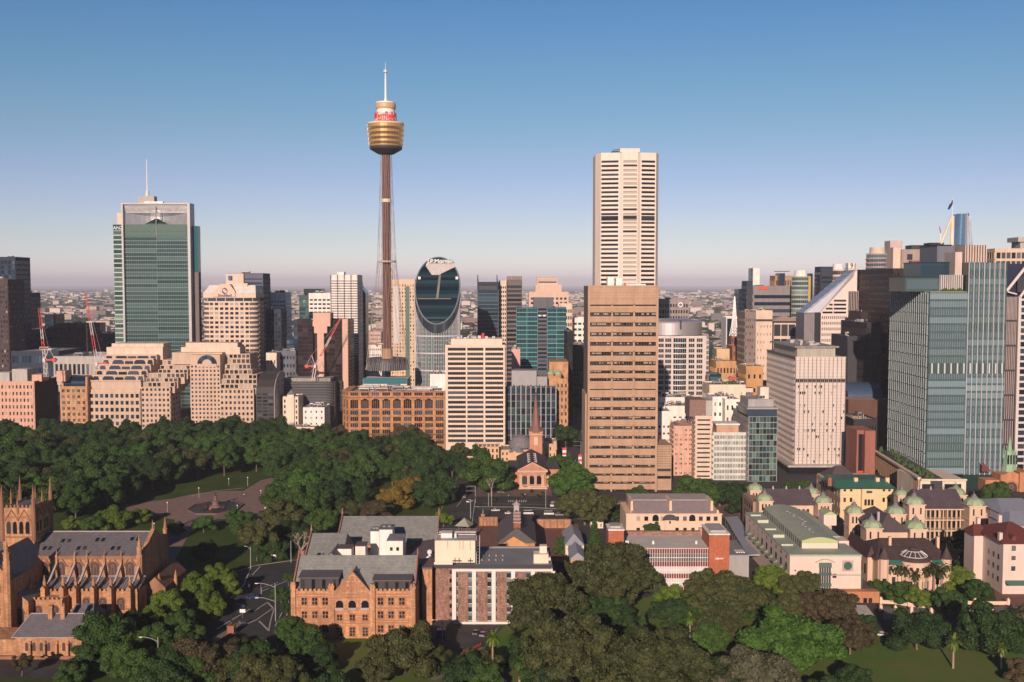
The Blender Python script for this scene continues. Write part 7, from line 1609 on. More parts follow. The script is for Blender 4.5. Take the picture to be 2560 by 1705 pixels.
def court():
 CO=M('court_stucco',(.62,.42,.27),.85,.1)
 b=Bld('court_house','low ochre court buildings with small dark dome, left and behind the church',640,855,375,690,22);b.core(CO);b.fac('F',7,2,.35,.5,wall=CO,gl=[BLACKG],z=(0,.9))
 m=MB();cx_=b.x(790,10);m.lathe([(8,b.H),(8,b.H+1.5),(7.4,b.H+4),(5.6,b.H+6.8),(3,b.H+8.4),(.6,b.H+9),(.5,b.H+10.5),(0,b.H+11)],cx_,12,24);b.part(m,'dome',SLATE);m=MB();m.box(b.x(705),b.x(810),-4,0,0,b.H-1);m.gable(b.x(700),b.x(815),-5,3,b.H-1,b.H+2.5,'x',hip=4,mi=1);b.part(m,'front_wing',[CO,SLATE])
 m=MB();xx=b.x(742);m.face([(xx-4,-5.2,b.H-3),(xx+4,-5.2,b.H-3),(xx,-5.2,b.H)]);m.box(xx-3.2,xx+3.2,-5.2,-4,0,b.H-3);b.part(m,'gable',CO);b.done()
 b=Bld('court_wing','ochre wing with round arches and parapet urns between the cream slab and the court dome',440,626,352,700,18);b.core(CO);b.fac('F',6,2,.4,.6,wall=CO,gl=[BLACKG],z=(0,.92));m=MB()
 for i in range(7):m.cone(b.W*i/6,0,.7,.4,b.H,b.H+1.6,6)
 b.part(m,'urn',CO);b.done()
 b=Bld('court_wing','ochre turreted wing immediately right of the church tower',968,1056,330,680,26);b.core(CO);b.fac('F',3,3,.35,.5,wall=CO,gl=[BLACKG],z=(0,.92));m=MB()
 for px in(985,1048):m.cone(b.x(px),0,1.5,1.3,b.H-4,b.H+2,8);m.cone(b.x(px),0,1.6,.2,b.H+2,b.H+4.5,8,1)
 b.part(m,'turret',[CO,SLATE]);b.done()
 b=Bld('low_terrace_wing','low ochre wall and roofs hidden behind the trees left of the church',330,470,450,650,14);b.core(CO);b.fac('F',6,1,.4,.6,wall=CO,gl=[BLACKG],z=(0,.9));b.done()
court()
#  cream long house
def long_house():
 crop(1400,1185);CH=M('long_house_cream',(.72,.54,.40),.85,.05)
 b=Bld('cream_long_house','long cream house with grey roof and dark lunette behind the red panelled block',497,1215,305,480,28);W,H=b.W,b.H;x,z=b.x,b.z
 m=MB();m.box(0,W,0,28,0,H);b.part(m,'wall',CH);m=MB();m.box(-.3,W+.3,-.4,.3,H,H+.5);b.part(m,'cornice',CH)
 m=MB();a,c=x(540),x(1160);zr=H+4.6;m.hexa([(a,1,H),(c,1,H),(c,27,H),(a,27,H),(a+.2,9,zr),(c-.2,9,zr),(c-.2,27,zr),(a+.2,27,zr)]);b.part(m,'roof',M('mauve_slate',(.25,.21,.22),.8,.08));m=MB();m.box(a,c,10,24,zr,zr+.4);b.part(m,'roof_deck',M('pale_grey_deck',(.42,.38,.37)))
 m=MB()
 for px in(545,838,1150):m.box(x(px)-.6,x(px)+.6,3,16,H,zr+1.2)
 m.box(x(1185)-.5,x(1185)+.5,0,2,H,H+2);b.part(m,'party_parapet',CH)
 for px in(588,648,770,880,938,1058,1115,1170):g=MB();xx=x(px);g.box(xx-.9,xx+.9,-.15,0,z(352),z(320));g.box(xx-1.1,xx+1.1,-.3,0,z(352)-.3,z(352),1);g.build('window',[random.choice([BLACKG,GREYG,BLIND]),CH],b.t)
 for px in(718,994):g=MB();xx=x(px);pts=[(xx-1.5,z(355)),(xx+1.5,z(355))]+[(xx+1.5*math.cos(math.pi*k/8),z(330)+1.5*math.sin(math.pi*k/8))for k in range(9)];g.face([(p,-.12,q)for p,q in pts]);g.build('arched_window',BLACKG,b.t)
 for px in(588,700,880,940,1000,1100):g=MB();xx=x(px);g.box(xx-.8,xx+.8,-.12,0,z(428),z(405));g.build('window',BLACKG,b.t)
 g=MB();xx=x(823);R_=3.6;pts=[(xx+R_*math.cos(math.pi*k/10),z(345)+R_*.8*math.sin(math.pi*k/10))for k in range(11)];g.face([(p,-1.2,q)for p,q in pts]);g.build('lunette',M('lunette_slate',(.07,.07,.08)),b.t);g=MB();g.box(x(785),x(865),-1.1,0,0,z(345));b.part(g,'centre_bay',CH);g=MB();g.box(x(818),x(830),-1.2,-1.1,z(370),z(350));b.part(g,'window',BLACKG)
 g=MB();g.box(x(1040),x(1095),-3,0,0,z(400));b.part(g,'porch',M('pinkish_render',(.5,.36,.32)));b.done()
 q=simple('small_pavilion','tiny cream gate pavilion left of the long cream house',230,325,360,500,8,CREAM,3,1,.3,.5,plant=0,side=0)
long_house()
def library():
 crop(1400,1185);RB=M('red_orange_brick',(.46,.145,.075),.9,.1,scale=1.5,brick=(.9,.35,.15));Y=395
 b=Bld('red_panel_block','modern block with dark red panels, white ribbon glazing and two orange brick towers',480,1130,556,Y,22);W,H=b.W,b.H;x,z=b.x,b.z;RP=M('dark_red_panel',(.16,.02,.025),.5,.1);WP=M('white_glazing',(.60,.58,.60),.35,.06)
 m=MB();m.box(0,W,.2,22,0,H-.3);b.part(m,'wall',WP)
 for za,zb_ in((560,600),(660,696),(752,786),(850,912)):g=MB();g.box(0,W,0,.2,z(zb_),z(za));b.part(g,'red_panel',RP)
 for za,zb_,mm in((603,657,GREYG),(699,748,WP),(789,846,WP),(915,990,BLACKG)):
  for k in range(6):g=MB();g.box(W*k/6,W*(k+1)/6-.1,.05,.2,z(zb_),z(za));g.box(W*k/6,W*(k+1)/6-.1,-.02,.05,(z(zb_)+z(za))/2-.1,(z(zb_)+z(za))/2+.1,1);g.build('window',[mm,WHITE],b.t)
 m=MB()
 for i in range(37):xx=W*i/36;m.box(xx-.08,xx+.08,-.15,0,0,H-.3)
 b.part(m,'mullion',WHITE);m=MB();m.box(-.3,W+.3,-.4,22,H-.3,H);b.part(m,'roof',M('pale_gravel',(.62,.58,.54),.9,.1,scale=.15));m=MB();m.box(0,W,20,22,H,H+1.6);b.part(m,'rear_parapet',M('brown_brick'));m=MB()
 for px in(500,515,705,1030):m.cone(x(px,5),6,.5,.4,H,H+1.3,8)
 b.part(m,'roof_vent',WHITE)
 for xa,xb,yt,dp in((362,478,420,8),(1118,1270,452,14)):
  m=MB();a,c=x(xa),x(xb);zt=z(yt);m.box(a,c,-1.4,dp,0,zt);b.part(m,'brick_tower',RB);m=MB();m.box(a-.2,c+.2,-1.6,dp+.2,zt,zt+.5);b.part(m,'tower_cap',WHITE)
  m=MB();m.box(a+1,c-1,1,dp-1,zt+.5,zt+1.2);b.part(m,'tower_roof',CONC)
 obj('lettering',text_mesh('LIBRARY',.85,.08,M('sign_white'),True),b.t,(x(1195),-1.55,z(630)))
 m=MB();a,c=x(1272),x(1420);m.box(a,c,-1,22,0,z(610));b.part(m,'side_hall',M('grey_render'));m=MB();m.box(a,c,-1,22,z(610)+.01,z(610)+.3)
 b.part(m,'side_roof',M('grey_roof'));m=MB()
 for k in range(4):m.box(x(1318+18*k,4),x(1330+18*k,4),2,6,z(610)+.3,z(610)+.6)
 b.part(m,'skylight',WHITE);b.done()
 p0,p1=G(1470,690),G(1290,395);t=thing('covered_walkway','long pale metal roofed walkway running diagonally beside the red panelled block','walkway',(p0.x,p0.y,0));m=MB();d=(p1-p0);u=d.normalized();n=Vector((u.y,-u.x,0))*3.2
 f=lambda v,zz:(v.x,v.y,zz);o=Vector((0,0,0));m.hexa([f(o-n,4.2),f(o+n,4.2),f(d+n,4.2),f(d-n,4.2),f(o-n,4.6),f(o+n,5.2),f(d+n,5.2),f(d-n,4.6)]);m.build('roof',M('pale_blue_metal'),t);m=MB()
 for k in range(12):
  for s in(-1,1):q=d*(k/11)+n*.9*s;m.tube((q.x,q.y,0),(q.x,q.y,4.2),.15,5)
 m.build('post',STEEL,t)
library()
#  white block with green vaulted roof
def hospital():
 crop(1920,1185);Y=385;HW=M('hospital_white',(.72,.58,.50),.85,.04);GRN=M('green_roof',(.36,.42,.34),.7,.1,scale=.3);GRS=M('green_shade',(.05,.12,.085),.4);LIME=M('lime_copper',(.42,.50,.24),.6,.08)
 b=Bld('green_vault_block','large white block with pale green vaulted roof and a green round medallion on its front',165,703,617,Y,76);W,H=b.W,b.H;x,z=b.x,b.z
 m=MB();m.box(0,W,0,74,0,H);b.part(m,'wall',HW);m=MB();m.box(.3,W*.99,.3,73.7,H,H+.3);m.box(-.15,W+.15,-.15,.3,H-.2,H+.5);m.box(-.15,.3,.3,73.7,H,H+.6);b.part(m,'roof',GRN)
 for k in range(5):m=MB();yy=14+k*13;m.box(.4,x(245)+1,yy,yy+.4,H+.3,H+.9+(k%2)*.6);b.part(m,'roof_step',M('lime_edge',(.5,.55,.42)))
 v0,v1=x(247,10),x(530,10);zs=H+3.2;n=12;ya,yb=10,70;m=MB();arc=[(v0+(v1-v0)*k/n,zs+1.5*math.sin(math.pi*k/n))for k in range(n+1)]
 for p,q in zip(arc,arc[1:]):m.face([(p[0],ya,p[1]),(q[0],ya,q[1]),(q[0],yb,q[1]),(p[0],yb,p[1])])
 b.part(m,'vault',GRN);m=MB();m.face([(v0,ya,zs-.9),(v1,ya,zs-.9)]+[(p[0],ya,p[1])for p in arc[::-1]]);b.part(m,'vault_front',LIME);m=MB();m.box(v0,v1,ya,ya+.3,H+.3,zs-.9);m.box(v0,v1,yb-.3,yb,H+.3,zs);b.part(m,'vault_wall',HW);m=MB();m.box(v0,v0+.3,ya,yb,H+.3,zs);m.box(v1-.3,v1,ya,yb,H+.3,zs);b.part(m,'vault_side',GRS)
 m=MB()
 for k in range(20):m.box(v0-.12,v0,ya+(yb-ya)*k/20,ya+(yb-ya)*k/20+.25,H+.3,zs)
 b.part(m,'side_mullion',STEEL)
 rd=random.Random(4)
 for k in range(13):g=MB();xx=v0+(v1-v0)*(.42+.22*rd.random());yy=ya+8+k*3.1;zz=zs+1.45;g.box(xx-.5,xx+.5,yy,yy+.6,zz-.4,zz+.35);g.build('roof_vent',STEEL,b.t)
 m=MB();a,c=x(560),x(703);m.box(x(530,10)+.02,W-.5,24,72,H+.3,H+1.6);b.part(m,'side_roof',GRN);m=MB();m.box(x(405,50),x(500,50),48,56,H+.3,H+5);b.part(m,'roof_lantern',HW);m=MB();m.gable(x(403,50),x(502,50),47.5,56.5,H+5,H+6.5,'y');b.part(m,'lantern_roof',LIME)
 m=MB();m.box(W-6,W+1.2,18,26,0,H+1.2);b.part(m,'right_bay',HW)
 m=MB();m.box(-.1,W+.1,-.12,0,z(766),z(757));b.part(m,'string_course',M('drab_stone',(.45,.35,.30)))
 m=MB();m.box(x(385),x(475),-.15,0,z(890),z(668));b.part(m,'stair_window',GREYG)
 for p,q in((668,700),(742,760),(822,842)):m=MB();m.hexa([(x(383),-1,z(q)),(x(477),-1,z(q)),(x(477),-.15,z(q)),(x(383),-.15,z(q)),(x(383),-.5,z(p)),(x(477),-.5,z(p)),(x(477),-.15,z(p)),(x(383),-.15,z(p))]);b.part(m,'awning',GRS)
 m=MB();
 for k in range(6):xx=x(385+18*k);m.box(xx-.06,xx+.06,-.25,-.15,z(890),z(668))
 b.part(m,'mullion',WHITE);m=MB();N=10
 for k in range(N):q=lambda i:(x(357+148*i/N),-.2,z(668)+1.4*math.sin(math.pi*i/N));m.tube(q(k),q(k+1),.22,4)
 b.part(m,'arch_moulding',M('drab_stone'))
 m=MB();cx_,cz_=x(602),z(692);m.box(cx_-2.1,cx_+2.1,-.12,0,cz_-2.1,cz_+2.1);b.part(m,'medallion_frame',M('drab_stone'));m=MB();m.face([(cx_+1.6*math.cos(2*math.pi*k/20),-.2,cz_+1.6*math.sin(2*math.pi*k/20))for k in range(20)]);b.part(m,'medallion',GRS)
 for px,p,q in((346,783,752),(503,783,752),(345,875,845),(206,732,722),(203,822,812)):g=MB();w_=.75 if q-p<-20 else.3;g.box(x(px)-w_,x(px)+w_,-.1,0,z(p),z(q));b.part(g,'window',BLACKG)
 for k in range(9):
  g=MB();yy=4+k*7.6;g.box(-.1,0,yy,yy+2,10,13);b.part(g,'window',BLACKG);g=MB();yy+=0;g.hexa([(-1.6,yy-.6,9.2),(0,yy-.6,9.2),(0,yy+3.4,9.2),(-1.6,yy+3.4,9.2),(-1.5,yy-.6,9.4),(0,yy-.6,10.4),(0,yy+3.4,10.4),(-1.5,yy+3.4,9.4)]);b.part(g,'awning',M('awning_sage',(.2,.26,.17)))
  g=MB();g.box(-.1,0,yy+.3,yy+1.6,14.8,16);b.part(g,'window',GREYG)
 m=MB();m.box(W,W+1,1,3,2,H*.65);b.part(m,'escape_stair',GRS);b.done()
 t=Bld('brick_podium','orange brick podium with square dark windows at the lower right of the green vaulted block',480,845,887,381,20);PB=M('podium_brick',(.47,.21,.10),.9,.12);m=MB();m.box(0,t.W,0,3.8,0,t.H);m.box(t.W*.66,t.W,3.8,22,0,t.H-.3);t.part(m,'wall',PB)
 for px,ll in((545,0),(595,1),(738,0),(777,0)):g=MB();g.box(t.x(px)-.7,t.x(px)+.7,-.1,0,t.z(970),t.z(935));t.part(g,'window',WHITE if ll else BLACKG)
 m=MB();m.box(t.W*.66+.3,t.W-.3,3.9,21.6,t.H-.28,t.H-.1);t.part(m,'deck',M('brown_roof'));t.done()
 t=Bld('garden_shed','small white shed with grey roof below the brick podium',690,800,1065,362,7);m=MB();m.box(0,t.W,0,7,0,t.H);t.part(m,'wall',WHITE);m=MB();m.hexa([(-1,-.3,t.H),(t.W+.2,-.3,t.H),(t.W+.2,8,t.H),(-1,8,t.H),(-1,-.3,t.H+.2),(t.W+.2,-.3,t.H+.2),(t.W+.2,8,t.H+1.2),(-1,8,t.H+1.2)]);t.part(m,'roof',CONC);g=MB();g.box(t.W*.4,t.W*.9,-.1,0,0,2.3);t.part(g,'door',STEEL)
hospital()
#  domed hospital wings
HP=M('wing_pink_stone',(.64,.48,.36),.85,.08);DOMEC=M('copper_dome',(.30,.40,.25),.6,.22,scale=.8);PUR=M('purple_slate',(.105,.08,.10),.75,.12,brick=(.9,.4,.14))
def dome_tower(t,X0,Y0,px,py,wpx,Yd,far=False):
 k=_c[2]*Yd/2560;w_=wpx*k*.92;c=P(px,py,Yd);x,y,zb_=c.x-X0,Yd-Y0,c.z;h=w_/2
 m=MB();m.box(x-h*.93,x+h*.93,y-h,y+h,0,zb_);m.box(x-h*1.05,x+h*1.05,y-h*1.1,y+h*1.1,zb_-.5,zb_);m.box(x-h,x+h,y-h*1.05,y+h*1.05,zb_*.62,zb_*.62+.3);tw=m.build('tower',HP,t)
 d=MB();H_=w_*.38;sq=lambda f:[(x+a*f,y+b_*f)for a,b_ in((-h,-h*.5),(-h*.5,-h),(h*.5,-h),(h,-h*.5),(h,h*.5),(h*.5,h),(-h*.5,h),(-h,h*.5))]
 pf=[(1.04,0),(1.0,.3),(.9,.58),(.72,.82),(.42,1)]
 for(f0,z0),(f1,z1)in zip(pf,pf[1:]):d.prism(sq(f0),zb_+z0*H_,zb_+z1*H_,0,sq(f1))
 dm=d.build('dome',DOMEC,tw);q=MB();q.prism(sq(.34),zb_+H_,zb_+H_+.8);q.prism(sq(.2),zb_+H_+.8,zb_+H_+1.6);q.cone(x,y,.25,.05,zb_+H_+1.6,zb_+H_+3,5);q.build('lantern',M('lantern_grey',(.2,.19,.2)),tw)
 for s in(-.45,0,.45):
  for zz,hh in((zb_-4.6,3),(zb_-10.5,3.2)):
   if s==0 and zz>5 and wpx>130:continue
   g=MB();g.box(x+s*h-.35,x+s*h+.35,y-h*1.0-.1,y-h*.99,zz,zz+hh);g.build('window',BLACKG,tw)
def wings():
 crop(1920,900)
 Y0=480;X0=Xp(20,Y0);t=thing('domed_wing','long hospital wing with purple slate roof and green domes behind the green vaulted block','building',(X0,Y0,0));W=Xp(360,Y0)-X0;m=MB();m.box(0,W,2,20,0,15.5);m.build('wall',HP,t);m=MB();m.gable(-.5,W+.5,1,21,15.5,21.5,'x');m.build('roof',PUR,t)
 for i in range(9):g=MB();g.box(W*(.05+.1*i),W*(.05+.1*i)+1.1,1.9,2,10.5,13.5);g.build('window',BLACKG,t)
 m=MB();
 for i in range(3):m.cone(W*(.2+.3*i),11,.5,.3,21,22.8,6)
 m.build('ridge_vent',CONC,t)
 dome_tower(t,X0,Y0,413,1065,122,480);dome_tower(t,X0,Y0,325,1000,112,502);crop(1400,1185);dome_tower(t,X0,Y0,1540,190,120,480);dome_tower(t,X0,Y0,1470,110,108,504)
 m=MB();a,c=Xp(1420,492)-X0,Xp(1490,492)-X0;m.box(a,c,4,26,0,16.5);m.build('end_block',M('brown_stone_wing',(.33,.22,.16)),t)
 for r_ in range(3):
  for i in range(4):g=MB();g.box(a-.1,a,5+i*5,6.5+i*5,3+r_*4.5,5.6+r_*4.5);g.build('window',BLACKG,t)
 crop(1920,900);Y0=474;X0=Xp(1172,Y0);t=thing('domed_wing','right hospital wing with verandahs, purple slate roof and green domes at its corners','building',(X0,Y0,0));W=Xp(1495,Y0)-X0;z=lambda p:Zp(p,Y0)
 m=MB();m.box(0,W,3,22,0,15.8);m.build('wall',M('verandah_stone',(.58,.36,.20),.85,.1),t);m=MB();m.gable(-.5,W+.5,-.5,23,15.8,22.6,'x');m.build('roof',PUR,t)
 for i in range(3):g=MB();g.cone(W*(.12+.3*i),11,.5,.3,22,23.8,6);g.build('ridge_vent',CONC,t)
 for r_,zz in enumerate((.3,5.4,10.4)):
  f=MB();f.box(0,W,-.3,3,zz+4.4,zz+4.9);f.build('verandah_floor',HP,t);rl=MB();rl.box(0,W,-.35,-.25,zz+.9,zz+1.05)
  k=0
  while k<W:rl.box(k,k+.08,-.35,-.25,zz,zz+1);k+=.6
  rl.build('railing',M('sage_rail',(.25,.34,.22)),t)
  for i in range(11):c_=MB();c_.cone(W*i/10,0,.32,.28,zz,zz+4.4,8);c_.build('column',HP,t)
  for i in range(8):g=MB();xx=W*(i+.5)/8;g.box(xx-.8,xx+.8,2.9,3,zz+.3,zz+3.4);g.build('window',BLACKG,t)
 dome_tower(t,X0,Y0,1100,1075,138,474);dome_tower(t,X0,Y0,1552,1085,142,472);dome_tower(t,X0,Y0,1005,1010,95,495);dome_tower(t,X0,Y0,1415,1005,132,498)
 Y0=432;X0=Xp(868,Y0);t=thing('domed_wing','middle hospital wing standing forward with brown hipped roof between four green domes','building',(X0,Y0,0));W=Xp(1066,Y0)-X0
 m=MB();m.box(0,W,0,30,0,14.6);m.build('wall',HP,t);m=MB();m.gable(-2,W+2,-.5,34,14.6,20.5,'y',hip=9);m.build('roof',M('brown_slate',(.105,.08,.085),.75,.08),t);m=MB();m.box(W*.1,W*.1+.9,8,9,15,21.5);m.build('flue',COPE,t)
 for i in range(3):g=MB();xx=W*(.2+.28*i);g.box(xx-.6,xx+.6,-.1,0,8.5,12);g.build('window',BLACKG,t);g=MB();g.box(xx-.6,xx+.6,-.1,0,2.5,6);g.build('window',BLACKG,t)
 dome_tower(t,X0,Y0,780,1252,142,434);dome_tower(t,X0,Y0,1110,1258,142,434);dome_tower(t,X0,Y0,648,1142,128,460);dome_tower(t,X0,Y0,960,1146,134,460)
 YW=M('yellow_stone',(.72,.56,.34),.85,.06);Y0=515;b=Bld('yellow_villa','pale yellow central hospital building with flat green roof and brown roof behind it',552,955,962,Y0,40);x,z=b.x,b.z;m=MB();m.box(0,b.W,0,40,0,b.H);m.box(b.W*.38,b.W*.66,-2,0,0,b.H-.4);b.part(m,'wall',YW)
 m=MB();a=x(495);m.hexa([(-3,-2.5,b.H),(b.W+.6,-2.5,b.H),(b.W+.6,22,b.H),(-3,22,b.H),(-1,6,b.H+3),(b.W-3,6,b.H+3),(b.W-3,20,b.H+3),(-1,20,b.H+3)]);b.part(m,'green_roof',M('bottle_green_roof',(.04,.15,.115),.5,.08));m=MB();m.gable(1,b.W*.62,20.2,40,b.H+.1,b.H+6,'x',hip=6);b.part(m,'rear_roof',M('brown_slate'))
 for px in(490,690,855,930):g=MB();xx=x(px);g.box(xx-.9,xx+.9,4,6,b.H,b.H+4.2);b.part(g,'chimney',YW if px>600 else BRICK)
 for px in(585,633,880,922):g=MB();g.box(x(px)-.6,x(px)+.6,-.1,0,z(990),z(975));b.part(g,'window',BLACKG);g=MB();g.box(x(px)-.6,x(px)+.6,-.1,0,z(1070),z(1038));b.part(g,'window',BLACKG)
 for px in(733,758,784):g=MB();g.box(x(px)-.6,x(px)+.6,-2.1,-2,z(1090),z(1045));b.part(g,'window',BLACKG)
 g=MB();g.box(x(738),x(782),-2.1,-2,z(998),z(980));b.part(g,'window',GREYG);g=MB();g.box(0,b.W,-.3,0,z(1018),z(1012));b.part(g,'string_course',YW)
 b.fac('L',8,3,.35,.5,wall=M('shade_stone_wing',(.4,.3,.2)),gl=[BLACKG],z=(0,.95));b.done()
wings()
#  round front house
def round_house():
 crop(1920,1185);Y=398;X0=Xp(830,Y);t=thing('round_front_house','stone villa with round bay, dark roofs and curved ring skylight behind the palm garden','house',(X0,Y,0));x=lambda p,Y_=Y:Xp(p,Y_)-X0;z=lambda p,Y_=Y:Zp(p,Y_);RS=M('villa_stone',(.64,.46,.34),.85,.08);RR=M('villa_roof',(.085,.06,.06),.75,.15,brick=(.9,.4,.16))
 W=x(1375);H=z(645);m=MB();m.box(0,W,0,24,0,H);m.build('wall',RS,t);m=MB();m.gable(-1,W+1,-.6,26,H,H+5.5,'x',hip=6);m.build('roof',RR,t)
 cx_=x(1112);r=(x(1228)-x(1000))/2;yc=2;Hb=z(660)+.5;m=MB();m.cone(cx_,yc,r,r,0,Hb,28);m.build('round_bay',RS,t);m=MB();m.lathe([(r+.5,Hb),(r+.5,Hb+.6),(r*.86,Hb+1.6)],cx_,yc,28);m.lathe([(r*.45,Hb+3.4),(r*.2,Hb+4.6),(0,Hb+4.9)],cx_,yc,28);m.build('bay_roof',RR,t)
 m=MB();m.lathe([(r*.86,Hb+1.62),(r*.45,Hb+3.38)],cx_,yc,28);m.build('ring_skylight',GREYG,t);m=MB()
 for k in range(14):a=2*math.pi*k/14;m.tube((cx_+r*.87*math.cos(a),yc+r*.87*math.sin(a),Hb+1.7),(cx_+r*.44*math.cos(a),yc+r*.44*math.sin(a),Hb+3.5),.12,4)
 for rr,zz in((.87,1.68),(.45,3.45)):
  for k in range(28):a,c=2*math.pi*k/28,2*math.pi*(k+1)/28;m.tube((cx_+r*rr*math.cos(a),yc+r*rr*math.sin(a),Hb+zz),(cx_+r*rr*math.cos(c),yc+r*rr*math.sin(c),Hb+zz),.12,4)
 m.build('skylight_bar',WHITE,t)
 for a in range(-140,-30,22):q=R(a);g=MB();X_,Y_=cx_+r*1.01*math.cos(q),yc+r*1.01*math.sin(q);g.tube((X_,Y_,Hb-3.2),(X_,Y_,Hb-2.0),.55,8);g.build('round_window',BLACKG,t);g=MB();g.tube((X_,Y_,1.2),(X_,Y_,4.2),.5,6);g.build('window',BLACKG,t)
 for k in range(10):a=R(-165+15*k);g=MB();g.cone(cx_+r*1.05*math.cos(a),yc+r*1.05*math.sin(a),.3,.3,0,Hb-3.8,6);g.build('pilaster',RS,t)
 for px,s in((870,1),(1340,1)):m=MB();xx=x(px);m.cone(xx,-.5,1.9,1.9,0,H+.6,10);m.cone(xx,-.5,2.3,.15,H+.6,H+5,10,1);m.cone(xx,-.5,.12,.05,H+5,H+6.6,5,1);m.build('corner_turret',[RS,RR],t)
 for px in(905,1265):m=MB();xx=x(px,408);m.box(xx-.5,xx+.5,8,9.4,H,H+7);m.build('chimney',RS,t)
 for a,c in((905,1005),(1232,1320)):m=MB();m.hexa([(x(a),-2,H-1.6),(x(c),-2,H-1.6),(x(c),0,H-1.6),(x(a),0,H-1.6),(x(a),-2,H-1.4),(x(c),-2,H-1.4),(x(c),0,H),(x(a),0,H)]);m.build('awning',M('bottle_green_roof'),t)
 for px in(865,950,1280,1330):g=MB();g.box(x(px)-.7,x(px)+.7,-2.5 if px in(865,)else-.1,0,2,5);g.build('window',BLACKG,t)
 m=MB();m.box(x(745,405),-.02,6,30,0,H-.6);m.build('left_wing',RS,t);m=MB();m.gable(x(745,405)-.5,1,5.5,30.5,H-.6,H+4,'y');m.build('wing_roof',RR,t)
 for k in range(5):g=MB();xx=x(745,405);g.box(xx-.1,xx,8+k*4.4,9.4+k*4.4,4,8);g.build('window',BLACKG,t)
round_house()
